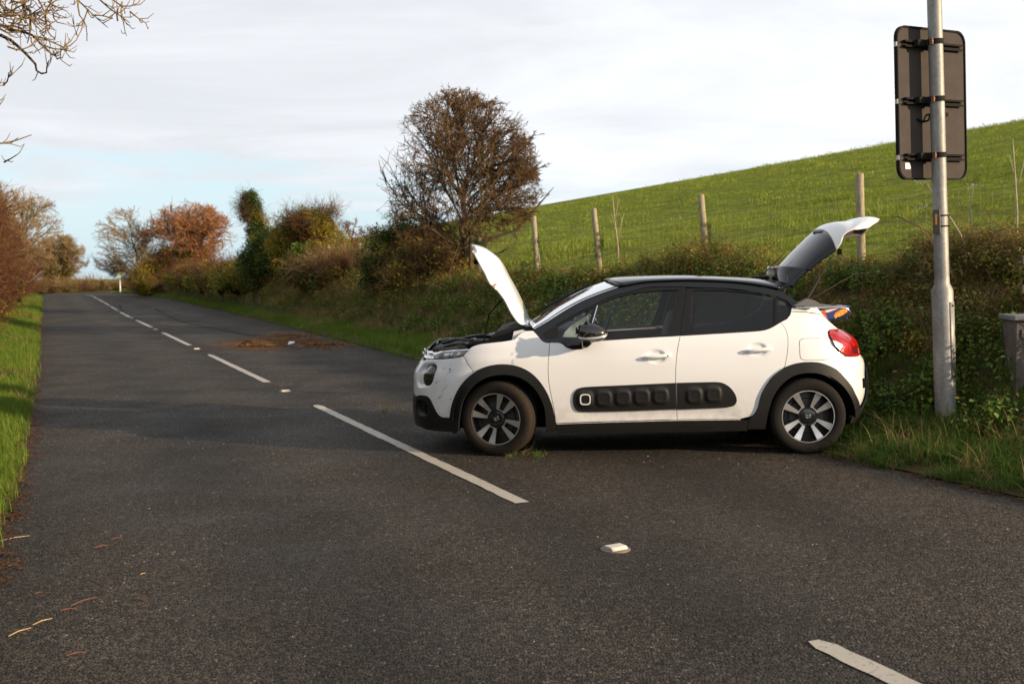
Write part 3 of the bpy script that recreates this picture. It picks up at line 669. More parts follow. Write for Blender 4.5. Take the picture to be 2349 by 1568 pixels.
# mid-distance trees
def simple_tree(s, t, z0, H, cr, seed, label, mtw, n_main=10, maxn=2600, wind=(0, 0), twig_r=0.010, trunk_r=0.14, lowest=0.3, levels=4, kid=2.6, cshift=(0, 0), group=None, trunks=1, cat='tree', name='bare_tree', cz=None, br_mat=None):
    x, y = xy(s, t); base = (x, y, z0); cz = cz if cz is not None else z0 + H - cr[2]
    tr, br = grow_tree(base, H, (x + cshift[0], y + cshift[1], cz), cr, levels, n_main, trunk_r, wind=wind, twig_r=twig_r, seed=seed, maxn=maxn, lowest=lowest, kid=kid)
    for k in range(trunks - 1):
        t2, b2 = grow_tree((x + 0.5 * (k + 1), y + 0.3, z0), H, (x + cshift[0] + 0.6, y + cshift[1], cz), cr, levels, n_main, trunk_r * 0.8, wind=wind, twig_r=twig_r, seed=seed + 50 + k, maxn=maxn // 2, lowest=lowest, kid=kid); tr += t2; br += b2
    return tree_object(name, tr, br, label, cat, br_mat or m_bark, mtw, group, fine=max(0.012, twig_r * 1.7))
simple_tree(86, 6.9, 0.3, 6.2, (3.2, 2.4, 2.7), 11, 'bare spreading tree leaning left at the far bend, beside the red one', m_twig_gold, wind=(-0.7, 0), twig_r=0.014, cshift=(-0.6, 0), maxn=5000, n_main=14, kid=3.6)
simple_tree(84, 9.6, 0.4, 6.3, (3.6, 2.6, 3.1), 12, 'dense red-brown tree right of the bare tree at the far bend', m_twig_lit, twig_r=0.017, maxn=9000, cshift=(0.5, 0), n_main=18, kid=4.2, lowest=0.12, br_mat=m_twig_red)
simple_tree(128, 1.2, -0.6, 6.6, (3.0, 2.5, 2.5), 13, 'pale gold bare tree standing over the crest of the road', m_twig_gold, twig_r=0.020, maxn=4500, kid=3.6, n_main=13, trunks=3, trunk_r=0.22)
simple_tree(56, -1.6, 0.2, 5.4, (1.8, 2.2, 2.1), 14, 'tall bare tree rising from the left hedge', m_twig_gold, twig_r=0.010, maxn=6500, trunk_r=0.13, trunks=2, lowest=0.25, cshift=(0.3, 0), n_main=14, kid=3.8)
simple_tree(44, -2.4, 0.2, 4.9, (1.6, 2.0, 1.8), 15, 'second bare tree in the left hedge, cut by the picture edge', m_twig_gold, twig_r=0.009, maxn=5500, trunk_r=0.12, trunks=2, lowest=0.25, n_main=14, kid=3.8)
# small far trees on the field edge
for (px, s, H, r, sd, lb) in [(812, 105, 3.4, 1.35, 21, 'small round bare tree on the field skyline left of the hawthorn'), (845, 120, 2.6, 1.1, 22, 'low brown tree next right of the small skyline tree'), (866, 124, 2.4, 1.0, 23, 'lowest brown tree on the skyline, touching the hawthorn')]:
    lo, hi = 5.0, 60.0
    for _ in range(40):
        t = (lo + hi) / 2; x, y = xy(s, t)
        if x / y * 2511 + 1174 < px: lo = t
        else: hi = t
    simple_tree(s, t, hz(s, t) - 0.3, H, (r, r, H * 0.42), sd, lb, m_twig_red, maxn=700, twig_r=0.028, trunk_r=0.1, levels=3, kid=4, n_main=12, lowest=0.15)

def ivy_patch_items(cx, cy, cz, rx, ry, rz, n, keys, sc_, zmin=-9, face=True):
    out = []
    for _ in range(n):
        v = rng.normal(size=3); v /= np.linalg.norm(v)
        if face and v[1] > 0.35: v[1] = -v[1]
        k = rng.uniform(0.72, 1.05); lump = 1 + 0.22 * mnoise.noise(Vector((cx + v[0] * 2.1, cy + v[1] * 2.1, cz + v[2] * 2.1)))
        x, y, z = cx + v[0] * rx * k * lump, cy + v[1] * ry * k * lump, cz + v[2] * rz * k * lump
        if z < zmin: continue
        q = nz(x * 0.9 + z, y + z * 1.3, 0.8, 9); key = keys[int(np.clip((q + 0.5 + rng.normal(0, 0.15)) * len(keys), 0, len(keys) - 1))]
        out.append((x, y, z, key, sc_, 0.6))
    return out
HK = ['ivy', 'bramble', 'gold', 'russet', 'twigs', 'twigs_gold', 'twigs_red']
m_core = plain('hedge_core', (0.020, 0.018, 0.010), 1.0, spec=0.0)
def bush(name, blobs, label, cat, group, zmin=None):
    """blobs: (s, t, z, rs, rt, rz, n, keys, scale)"""
    s0, t0 = blobs[0][0], blobs[0][1]; root = empty(name, at(s0, t0)); tag(root, label, cat, group); o0 = np.array(at(s0, t0)); items = []; bm = bmesh.new()
    for (s, t, z, rs, rt, rz, n, keys, sc_) in blobs:
        x, y = xy(s, t); zg = hz(s, t)
        for q in ivy_patch_items(x - o0[0], y - o0[1], z - o0[2], rt, rs, rz, n, keys, sc_, zmin=zg - o0[2] - 0.1): items.append(q)
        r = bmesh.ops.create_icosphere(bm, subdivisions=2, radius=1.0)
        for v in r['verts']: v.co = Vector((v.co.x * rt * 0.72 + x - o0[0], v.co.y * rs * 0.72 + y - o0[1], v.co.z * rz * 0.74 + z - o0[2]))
    me = bpy.data.meshes.new('dark_core'); bm.to_mesh(me); bm.free(); link('dark_core', me, m_core, root)  # solid dark core added inside each blob to stop see-through
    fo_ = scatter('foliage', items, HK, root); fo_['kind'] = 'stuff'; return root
GH = 'bushes along the right roadside bank'
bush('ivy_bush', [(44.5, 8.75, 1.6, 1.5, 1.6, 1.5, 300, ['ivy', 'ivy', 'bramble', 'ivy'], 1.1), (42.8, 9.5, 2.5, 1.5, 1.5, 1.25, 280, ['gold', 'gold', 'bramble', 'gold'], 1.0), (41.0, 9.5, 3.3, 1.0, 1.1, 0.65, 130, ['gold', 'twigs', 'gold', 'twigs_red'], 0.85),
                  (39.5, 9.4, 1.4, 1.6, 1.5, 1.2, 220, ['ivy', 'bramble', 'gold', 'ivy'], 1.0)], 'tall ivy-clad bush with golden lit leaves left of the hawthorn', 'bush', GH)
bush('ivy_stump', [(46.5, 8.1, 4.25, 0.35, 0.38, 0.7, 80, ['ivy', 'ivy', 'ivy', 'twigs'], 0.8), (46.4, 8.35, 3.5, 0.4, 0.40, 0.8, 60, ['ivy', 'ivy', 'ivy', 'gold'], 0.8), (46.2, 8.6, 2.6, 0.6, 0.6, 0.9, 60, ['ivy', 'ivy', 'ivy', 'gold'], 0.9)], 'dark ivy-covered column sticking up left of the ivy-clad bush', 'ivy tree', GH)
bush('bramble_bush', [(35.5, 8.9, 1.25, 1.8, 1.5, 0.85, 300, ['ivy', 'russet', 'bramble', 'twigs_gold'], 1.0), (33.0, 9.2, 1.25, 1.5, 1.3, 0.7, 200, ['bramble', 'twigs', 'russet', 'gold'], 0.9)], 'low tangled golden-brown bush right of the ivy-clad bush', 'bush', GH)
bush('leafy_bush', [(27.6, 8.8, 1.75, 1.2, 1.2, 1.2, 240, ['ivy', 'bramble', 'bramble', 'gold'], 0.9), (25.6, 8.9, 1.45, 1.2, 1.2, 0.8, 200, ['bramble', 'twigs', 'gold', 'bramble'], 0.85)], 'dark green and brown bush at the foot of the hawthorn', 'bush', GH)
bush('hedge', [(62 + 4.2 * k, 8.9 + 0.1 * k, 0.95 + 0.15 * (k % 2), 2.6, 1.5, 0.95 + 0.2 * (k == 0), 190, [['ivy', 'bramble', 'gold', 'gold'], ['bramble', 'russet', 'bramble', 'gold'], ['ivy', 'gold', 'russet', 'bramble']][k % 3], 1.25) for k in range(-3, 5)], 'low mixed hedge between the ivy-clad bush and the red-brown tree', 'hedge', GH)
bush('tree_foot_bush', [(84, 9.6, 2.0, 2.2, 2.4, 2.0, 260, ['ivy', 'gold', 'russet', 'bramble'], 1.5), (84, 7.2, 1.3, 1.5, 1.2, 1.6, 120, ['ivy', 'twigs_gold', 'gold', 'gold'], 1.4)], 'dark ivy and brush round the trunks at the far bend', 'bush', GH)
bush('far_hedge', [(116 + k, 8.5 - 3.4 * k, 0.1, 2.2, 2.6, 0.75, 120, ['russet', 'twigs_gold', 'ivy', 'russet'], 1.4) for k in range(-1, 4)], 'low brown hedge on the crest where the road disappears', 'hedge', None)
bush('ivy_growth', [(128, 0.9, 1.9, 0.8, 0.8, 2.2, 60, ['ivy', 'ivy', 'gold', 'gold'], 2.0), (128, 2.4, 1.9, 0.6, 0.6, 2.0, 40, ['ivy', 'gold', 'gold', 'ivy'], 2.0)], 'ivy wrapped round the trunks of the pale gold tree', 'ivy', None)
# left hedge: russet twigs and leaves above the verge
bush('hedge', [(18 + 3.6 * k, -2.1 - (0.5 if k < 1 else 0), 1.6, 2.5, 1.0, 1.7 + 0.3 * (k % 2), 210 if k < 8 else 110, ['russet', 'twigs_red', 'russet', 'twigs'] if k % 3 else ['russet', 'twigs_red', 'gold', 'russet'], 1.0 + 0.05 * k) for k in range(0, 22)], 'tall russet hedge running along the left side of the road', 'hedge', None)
bush('hedge', [(-12 + 3.6 * k, -3.0, 1.5, 2.6, 1.1, 1.9, 60, ['russet', 'twigs_red', 'russet', 'twigs'], 1.3) for k in range(0, 9)], 'nearest stretch of the russet hedge, beside and behind the camera', 'hedge', None)
# the tree whose bare branches hang into the top left corner
TW = json_twigs
base = np.array([-8.6, 11.6, 0.2]); tk = [base, base + (0.2, -.1, 1.6), base + (0.5, -.2, 3.2), base + (1.2, -.4, 4.6), base + (2.2, -.5, 5.8)]
trk = [([np.array(p) for p in tk], [0.22, 0.19, 0.16, 0.12, 0.06])]
limbs = [([np.array(tk[2]), np.array([-7.2, 11.2, 4.1]), np.array([-6.2, 11.1, 4.3]), np.array([-5.4, 11.0, 4.15]), np.array([-5.137, 11.0, 4.087])], [0.10, 0.07, 0.05, 0.03, 0.02]),
         ([np.array(tk[3]), np.array([-6.0, 11.1, 5.2]), np.array([-4.9, 11, 4.9]), np.array([-4.27, 11, 4.323])], [0.08, 0.06, 0.035, 0.012]),
         ([np.array([-4.9, 11, 4.9]), np.array([-4.3, 11, 4.75]), np.array([-3.83, 11, 4.296])], [0.03, 0.02, 0.01]), ([np.array([-4.9, 11, 4.9]), np.array([-4.86, 11, 4.31])], [0.02, 0.012]),
         ([np.array(tk[2]), np.array([-6.8, 11.1, 3.4]), np.array([-5.6, 11, 3.3]), np.array([-5.1, 11, 3.16])], [0.06, 0.04, 0.02, 0.01]), ([np.array([-5.6, 11, 3.3]), np.array([-5.13, 11, 2.87])], [0.015, 0.008]), ([np.array([-6.2, 11.1, 4.3]), np.array([-5.5, 11, 3.9]), np.array([-5.1, 11, 3.48])], [0.03, 0.018, 0.008])]
fine = []; r_ = np.random.default_rng(3)
for i, pl in enumerate(TW):
    P = [np.array([x, 11 + 0.25 * math.sin(i * 2.1 + k * 0.3), z]) for k, (x, z) in enumerate(pl)]; r0 = 0.019 if i in (0, 1, 4, 5) else 0.011
    fine.append((P, list(np.linspace(r0, 0.005, len(P)))))
    for _ in range(5 if i < 6 or i > 19 else 3):
        k = r_.integers(0, len(P) - 1); p = P[k] + (P[k + 1] - P[k]) * r_.random(); d = (P[k + 1] - P[k]); d = d / np.linalg.norm(d) + r_.normal(0, 0.55, 3); d /= np.linalg.norm(d); l = r_.uniform(0.06, 0.22)
        q = p + d * l * 0.5; q2 = q + (d + np.array([0, 0, 0.7])) * l * 0.4; fine.append(([p, q, q2], [0.0062, 0.005, 0.0035]))
        if r_.random() < 0.5: d3 = d + r_.normal(0, 0.7, 3); fine.append(([q, q + d3 * 0.06, q + d3 * 0.08 + np.array([0, 0, 0.04])], [0.005, 0.0045, 0.003]))
for _ in range(90):       # the denser knot of twigs at the corner
    p = np.array([r_.uniform(-5.05, -4.62), 11 + r_.uniform(-.6, .6), r_.uniform(3.98, 4.35)]); d = np.array([r_.normal(0.5, 0.5), r_.normal(0, 0.3), r_.normal(-0.1, 0.6)]); P = [p]
    for k in range(4): d = d + r_.normal(0, 0.35, 3); P.append(P[-1] + d / np.linalg.norm(d) * 0.055)
    fine.append((P, [0.009, 0.008, 0.007, 0.005, 0.0035]))
tree_object('overhanging_tree', trk, [(P, [max(0.0125, q) for q in R_]) for P, R_ in limbs] + fine, 'bare lit branches hanging into the top left corner', 'tree', m_bark, mat_twig('lit_twig', (0.20, 0.13, 0.06), (0.36, 0.25, 0.12)))  # twig colour lightened to carry the sunlight on these branches

# ---- car body surface (car frame: x rearwards from the front axle, y across, z up) ----
_zs=[0.10,0.20,0.32,0.45,0.58,0.72,0.84,0.93,1.00,1.10,1.20,1.30,1.38,1.44,1.52]
_ws=[0.790,0.828,0.852,0.866,0.870,0.864,0.850,0.832,0.806,0.762,0.716,0.666,0.618,0.575,0.50]
_zf=[0.10,0.20,0.30,0.42,0.55,0.66,0.74,0.80,0.87,0.95,1.05]
_xf=[-0.73,-0.785,-0.80,-0.802,-0.798,-0.79,-0.745,-0.715,-0.67,-0.60,-0.45]
_zr=[0.10,0.22,0.32,0.45,0.60,0.72,0.82,0.92,1.00,1.08,1.15,1.45]
_xr=[2.99,3.08,3.13,3.172,3.168,3.148,3.115,3.068,2.965,2.90,2.84,2.62]
XS,XE=0.10,2.45
AF,BF=2.7,2.3
AR,BR=2.5,2.4
def smoothinterp(z,zs,vs):
    # cubic (Catmull-Rom like) interpolation
    zs=np.asarray(zs,float);vs=np.asarray(vs,float)
    m=np.gradient(vs,zs)
    z=np.clip(z,zs[0],zs[-1]);i=np.clip(np.searchsorted(zs,z)-1,0,len(zs)-2)
    h=zs[i+1]-zs[i];t=(z-zs[i])/h
    return (2*t**3-3*t**2+1)*vs[i]+(t**3-2*t**2+t)*h*m[i]+(-2*t**3+3*t**2)*vs[i+1]+(t**3-t**2)*h*m[i+1]
def _tab(a,b,L,w):
    ph=np.linspace(0,np.pi/2,2000)
    X=np.sin(ph)**(2/a)*L;Y=np.cos(ph)**(2/b)*w
    s=np.concatenate([[0],np.cumsum(np.hypot(np.diff(X),np.diff(Y)))])
    return ph,s
PHF,SFT=_tab(AF,BF,0.90,0.866)
PHR,SRT=_tab(AR,BR,0.68,0.866)
def wz(z): return smoothinterp(z,_zs,_ws)
def xf(z): return smoothinterp(z,_zf,_xf)
def xr(z): return smoothinterp(z,_zr,_xr)
def green(x,z,w):
    k=np.clip((z-0.90)/0.35,0,1);k=k*k*(3-2*k)
    a=np.clip((1.3-x)/1.3,0,1.2);b=np.clip((x-1.6)/1.2,0,1.2)
    return w-k*(0.085*a*a+0.10*b*b)-0.012*np.clip(abs(x-1.3)/1.3,0,1)**2
def side(s,z,off=0.0):
    """point on the near side (y<0); s is the distance along the outline (s=x on the flat of the side)"""
    s=np.asarray(s,float);z=np.asarray(z,float)
    w=wz(z)
    x=s.copy();f=np.ones_like(s)
    k=s<XS
    ph=np.interp(XS-s,SFT,PHF);X=np.sin(ph)**(2/AF);Y=np.cos(ph)**(2/BF)
    x=np.where(k,XS-(XS-xf(z))*X,x);f=np.where(k,Y,f)
    k2=s>XE
    ph=np.interp(s-XE,SRT,PHR);X=np.sin(ph)**(2/AR);Y=np.cos(ph)**(2/BR)
    x=np.where(k2,XE+(xr(z)-XE)*X,x);f=np.where(k2,Y,f)
    y=-green(x,z,w)*f
    return np.stack([x,y,z],-1)
def s_of_x(x,z):
    if x<XS:
        X=min(1,(XS-x)/(XS-xf(z)));ph=np.arcsin(X**(AF/2));return XS-float(np.interp(ph,PHF,SFT))
    if x>XE:
        X=min(1,(x-XE)/(xr(z)-XE));ph=np.arcsin(X**(AR/2));return XE+float(np.interp(ph,PHR,SRT))
    return x
def y_of(x,z):
    f=1.0
    if x<XS:
        X=(XS-x)/(XS-xf(z))
        if X>=1: return None
        f=(1-X**AF)**(1/BF)
    if x>XE:
        X=(x-XE)/(xr(z)-XE)
        if X>=1: return None
        f=(1-X**AR)**(1/BR)
    return -float(green(x,z,wz(z))*f)

json_car = {"arch_f_out":[[-0.4269,0.3148],[-0.4032,0.4206],[-0.3575,0.5316],[-0.2974,0.6175],[-0.2122,0.6997],[-0.1118,0.7496],[0.0158,0.768],[0.1412,0.7563],[0.2477,0.7117],[0.33,0.6399],[0.3941,0.5441],[0.4344,0.4478],[0.4572,0.3628],[0.4752,0.2744]],"arch_f_in":[[-0.3589,0.1867],[-0.337,0.3126],[-0.3055,0.4484],[-0.2503,0.5462],[-0.1724,0.6189],[-0.0769,0.6666],[0.0439,0.6837],[0.164,0.665],[0.2584,0.6106],[0.3286,0.5266],[0.3747,0.4239],[0.3877,0.3267],[0.3884,0.2007]],"seam_bf":[[-0.3488,0.8365],[-0.2788,0.7687],[-0.2177,0.6976]],"bump_low":[[-0.9397,0.457],[-0.8706,0.4721],[-0.7348,0.4831],[-0.6782,0.476],[-0.6384,0.4493],[-0.603,0.401],[-0.5701,0.3557],[-0.5394,0.3277],[-0.5018,0.3153],[-0.4265,0.315]],"bump_bot":[[-0.9398,0.1816],[-0.727,0.1883],[-0.5323,0.1915],[-0.3542,0.1981]],"bump_top":[[-0.9211,0.7683],[-0.8504,0.7882],[-0.7456,0.7967],[-0.5829,0.8045],[-0.4227,0.8206],[-0.3488,0.8365]],"lamp_drl":[[-0.7682,0.81],[-0.7556,0.8356],[-0.6534,0.8643],[-0.4579,0.8846],[-0.3171,0.8953],[-0.3153,0.8742],[-0.3331,0.8557],[-0.3558,0.8392],[-0.4241,0.8233],[-0.5497,0.8106],[-0.6648,0.8034]],"fender_top":[[-0.3514,0.8365],[-0.3284,0.8724],[-0.2919,0.9118],[-0.2099,0.9355],[-0.0907,0.9471],[0.0308,0.9567],[0.1304,0.9711],[0.1661,0.9995],[0.2017,1.028],[0.2436,1.0391],[0.2915,1.0411]],"apil_low":[[0.2915,1.0411],[0.3333,0.998],[0.3629,0.9631],[0.3926,0.9454],[0.4305,0.9403]],"seam_fd":[[0.4305,0.9403],[0.4213,0.8515],[0.4142,0.7456],[0.4165,0.639],[0.4297,0.5438],[0.4487,0.4476],[0.4643,0.3628],[0.4752,0.2744]],"sill_top":[[0.4757,0.2756],[0.9222,0.2869],[1.4701,0.2973],[1.8164,0.2976],[1.9841,0.2995]],"seam_dd":[[1.5031,0.9862],[1.4756,0.865],[1.4608,0.7291],[1.4583,0.6059],[1.4648,0.4261],[1.4729,0.2967]],"seam_dd_up":[[1.5789,1.3733],[1.5559,1.2431],[1.5281,1.1209],[1.5031,0.9862]],"seam_rd":[[2.3387,1.0855],[2.3672,1.0356],[2.3807,0.9755],[2.3773,0.8952],[2.3607,0.787],[2.3362,0.7125],[2.2543,0.6521],[2.1927,0.5707],[2.1525,0.4884],[2.1333,0.4052],[2.11,0.3495],[2.0808,0.3216],[2.0263,0.3083],[1.9858,0.2973]],"belt_f":[[0.4319,0.9442],[0.4741,0.9429],[0.5085,0.9411],[0.539,0.928],[0.573,0.9013],[0.6112,0.8995],[0.7031,0.9173],[0.8259,0.9498],[1.0092,0.9627],[1.2381,0.9752],[1.4971,0.9857]],"belt_r":[[1.5031,0.9862],[1.6922,0.9948],[1.9667,1.0075],[2.1593,1.0184],[2.2433,1.0374],[2.3387,1.0855]],"arch_r_out":[[2.11,0.3495],[2.1333,0.4052],[2.1525,0.4884],[2.1927,0.5707],[2.2543,0.6521],[2.3362,0.7125],[2.4317,0.7482],[2.5403,0.7602],[2.6507,0.7482],[2.7647,0.6962],[2.8414,0.6234],[2.9134,0.5491],[2.9872,0.4589],[3.135,0.3471]],"arch_r_in":[[2.1908,0.2141],[2.216,0.3624],[2.2546,0.4872],[2.3218,0.583],[2.4171,0.6502],[2.5361,0.6732],[2.6434,0.657],[2.7415,0.5984],[2.8177,0.5115],[2.8892,0.3973],[2.9997,0.2448]],"seam_qb":[[2.8663,0.7949],[2.8138,0.7433],[2.7737,0.691]],"quarter_top":[[2.3387,1.0855],[2.3906,1.1088],[2.4262,1.146],[2.4451,1.2054],[2.6364,1.1979],[2.9303,1.1951]],"quarter_back":[[2.9303,1.1951],[2.9658,1.1275],[3.0249,1.0594],[3.106,0.9994]],"tail_lamp":[[2.829,0.9801],[2.8741,0.9998],[2.9476,1.0077],[3.1418,1.0027],[3.3731,0.986],[3.3753,0.9599],[3.301,0.9195],[3.1785,0.8673],[3.1238,0.819],[3.082,0.7959],[3.0117,0.7912],[2.9037,0.7987],[2.8456,0.8198],[2.8045,0.852],[2.7787,0.9034],[2.7876,0.946]],"tail_white":[[2.7869,0.9247],[2.8197,0.9198],[2.8494,0.9006],[2.8709,0.8692],[2.8182,0.8659],[2.7931,0.8921]],"tail_clear":[[3.0803,0.8514],[3.153,0.8496],[3.1056,0.8091],[3.0484,0.8108]],"rb_top":[[2.8663,0.7949],[2.9652,0.7913],[3.0911,0.7917]],"rb_low":[[3.1779,0.4711],[3.2347,0.3816],[3.2302,0.348],[3.1287,0.3484]],"flap":[[2.5089,0.9473],[2.7002,0.9462],[2.7214,0.9322],[2.7097,0.8893],[2.693,0.8055],[2.6694,0.7789],[2.5005,0.7826],[2.4741,0.806],[2.4777,0.921]],"airbump_f":[[1.4595,0.6062],[1.2314,0.5985],[1.0035,0.59],[0.7751,0.5823],[0.6913,0.576],[0.653,0.5625],[0.626,0.5336],[0.6142,0.495],[0.613,0.4563],[0.6211,0.4175],[0.6438,0.386],[0.6819,0.3733],[0.85,0.3733],[1.1549,0.3786],[1.4656,0.3884]],"airbump_r":[[1.4651,0.6058],[1.7785,0.6107],[1.8396,0.6019],[1.8939,0.5711],[1.9346,0.524],[1.9553,0.4767],[1.9556,0.4421],[1.9355,0.4117],[1.895,0.3994],[1.7929,0.3934],[1.4692,0.3855]],"bumps_f":[[0.7171,0.4764],[0.8695,0.4798],[1.0257,0.486],[1.1791,0.4917],[1.3333,0.4964]],"bumps_r":[[1.6081,0.4981],[1.7647,0.5063]],"handle_f":[[1.1845,0.8119],[1.4238,0.8303]],"cup_f":[[1.3023,0.8203]],"handle_r":[[2.0134,0.8561],[2.2474,0.8724]],"cup_r":[[2.1291,0.8684]],"glass_f":[[0.785,1.0976],[0.8313,1.24],[0.8897,1.2641],[0.9406,1.2859],[0.9915,1.3027],[1.0976,1.3288],[1.2323,1.3476],[1.3783,1.3565],[1.5129,1.3602],[1.4621,1.1801],[1.399,0.9991],[1.2164,0.9923],[0.9294,0.9779],[0.7389,0.9658]],"glass_q":[[0.5045,1.0759],[0.636,1.1481],[0.7374,1.1964],[0.7931,1.2196],[0.76,1.0979],[0.7323,0.9823],[0.6229,0.9814],[0.4759,0.98]],"glass_tri":[[0.3637,1.0091],[0.419,1.0474],[0.4744,1.0737],[0.4484,0.9768],[0.3985,0.9749],[0.3786,0.9896]],"glass_r":[[1.6402,1.3587],[1.8557,1.3516],[2.0636,1.3321],[2.2435,1.3047],[2.3022,1.2845],[2.2868,1.1781],[2.2752,1.073],[2.1884,1.0382],[2.0366,1.0267],[1.8302,1.016],[1.6042,1.0092]],"glass_rq":[[2.3322,1.273],[2.407,1.2444],[2.4254,1.2057],[2.4138,1.149],[2.3815,1.1158],[2.3082,1.086]],"frame_top":[[0.4846,1.0834],[0.6364,1.1678],[0.7887,1.2404],[0.9415,1.3092],[1.0984,1.3472],[1.2343,1.3819],[1.3806,1.389],[1.5766,1.3828],[1.7183,1.3756],[1.8572,1.3696],[1.9963,1.3579],[2.1339,1.3339],[2.2723,1.3083],[2.3334,1.2868],[2.4086,1.258]],"rail_top":[[0.3087,1.0484],[0.4094,1.1035],[0.5361,1.1795],[0.6377,1.237],[0.7395,1.2857],[0.8413,1.3244],[0.9433,1.3581],[1.0404,1.3889],[1.101,1.4002],[1.2366,1.4199],[1.4563,1.4278],[1.675,1.4267],[1.9659,1.4099],[2.1834,1.3815],[2.3453,1.3465],[2.4404,1.2919],[2.6116,1.2284],[2.6745,1.2069]],"rq_out":[[1.5789,1.3761],[1.8572,1.3696],[2.1339,1.3339],[2.3334,1.2868],[2.4147,1.2511],[2.4419,1.2028],[2.4315,1.1554],[2.3906,1.1088],[2.3387,1.0855]],"screen_c":[[0.2487,1.0888],[0.3554,1.1527],[0.4484,1.2193],[0.5411,1.2724],[0.6499,1.3251],[0.7585,1.374],[0.8397,1.4037],[0.9236,1.4312]],"roof_c":[[0.9236,1.4312],[0.9749,1.4413],[1.0288,1.4486],[1.1414,1.4535],[1.2065,1.4556],[1.4298,1.46],[1.6526,1.4584],[1.949,1.4439],[2.2448,1.422],[2.481,1.3771]],"screen_e":[[0.2893,1.0635],[0.327,1.0402],[0.4087,1.0925],[0.5362,1.1721],[0.6379,1.2315],[0.7393,1.2808],[0.8405,1.3199],[0.9414,1.3538],[1.0322,1.3879]],"hood_c":[[0.234,1.0288],[0.2256,1.0767],[0.1821,1.1959],[0.1195,1.3358],[0.0442,1.4783],[-0.031,1.6205],[-0.1326,1.7118],[-0.2029,1.7474],[-0.2517,1.7571]],"hood_e":[[0.2449,1.0601],[0.1991,1.0704],[0.1511,1.1012],[0.0918,1.1927],[0.0448,1.29],[-0.0026,1.3571],[-0.0682,1.4207],[-0.1092,1.5093],[-0.1445,1.5701],[-0.1913,1.6671],[-0.2108,1.7335]],"bay_top":[[-0.6399,0.8702],[-0.6137,0.8893],[-0.4776,0.9071],[-0.2706,0.9306],[-0.1415,0.942]],"scuttle":[[-0.1164,0.9237],[-0.0159,1.0337],[0.1203,1.0752],[0.1316,1.0011],[0.1186,0.9519]],"tg_c":[[2.4837,1.5182],[2.6275,1.6746],[2.7445,1.7911],[2.8176,1.8564],[2.876,1.8997],[2.9491,1.9162],[3.0807,1.923],[3.1245,1.9429],[3.1901,1.958],[3.2558,1.9555],[3.3114,1.9326]],"tg_e":[[2.6195,1.5024],[2.7096,1.5811],[2.7789,1.6292],[2.8343,1.6703],[2.8728,1.7257],[2.8891,1.7884],[2.9236,1.8157],[2.972,1.8359],[3.0411,1.846],[3.1033,1.8534],[3.1624,1.9054]],"sp_c":[[2.422,1.4032],[2.4292,1.4774],[2.4438,1.5395]],"sp_e":[[2.4849,1.3492],[2.5266,1.422],[2.6199,1.5052]],"trim_e":[[2.9072,1.7831],[2.9351,1.7897],[3.0606,1.7948],[3.1049,1.8504]],"rearpillar":[[2.3596,1.3863],[2.5536,1.2832],[2.6397,1.2052],[2.457,1.2075]],"strut":[[2.5854,1.2877],[2.6963,1.455],[2.8067,1.6288]],"box":[[2.8011,1.2113],[2.9326,1.2362],[2.9444,1.1524],[2.8203,1.1311]],"mirror_c":[[0.6547,1.0125],[0.884,1.0294]],"mirror":[[0.6995,1.105],[0.7434,1.1142],[0.7775,1.104],[0.8405,1.074],[0.8817,1.049],[0.884,1.0294],[0.8789,1.005],[0.8592,0.9759],[0.7761,0.9523],[0.7223,0.9456],[0.6689,0.9732],[0.6497,1.0028],[0.6253,1.0031],[0.6498,1.0175],[0.6651,1.0761]],"mirror_base":[[0.4434,0.9745],[0.6229,0.9799],[0.6824,0.9721],[0.7413,0.9349],[0.7359,0.9131],[0.7108,0.8913],[0.6611,0.8844],[0.6065,0.8875],[0.5769,0.9049],[0.5475,0.9345],[0.5277,0.9421],[0.4332,0.9445]],"antenna":[[2.3112,1.4493],[2.3922,1.5521],[2.4657,1.6548]],"hubs":[[-0.001,0.3058],[2.541,0.3093]]}
# ---------------- car ----------------
car = empty('car', (-0.08385, 9.86329, 0.0), -0.0409)
tag(car, 'white hatchback with black roof, raised bonnet and open tailgate, stopped across the road', 'car')
def mat_car_white():
    M = Mat('white_paint'); M.set('Roughness', 0.32); M.set('Coat Weight', 0.7); M.set('Coat Roughness', 0.05)
    sep = M.node('ShaderNodeSeparateXYZ'); M.L.new(M.tc(), sep.inputs[0]); low = M.rng(sep.outputs[2], 0.62, 0.25); n = M.noise(14, 6, 0.7)
    d = M.math('MULTIPLY', M.rng(n, 0.42, 0.75), M.math('MULTIPLY_ADD' if False else 'MULTIPLY', low, 0.55)); base = M.mix(d, (0.76, 0.765, 0.765), (0.42, 0.34, 0.25))
    sp = M.rng(M.noise(75, 3, 0.6), 0.735, 0.76); base = M.mix(M.math('MULTIPLY', sp, 0.5), base, (0.30, 0.22, 0.14)); M.set('Base Color', base); return M
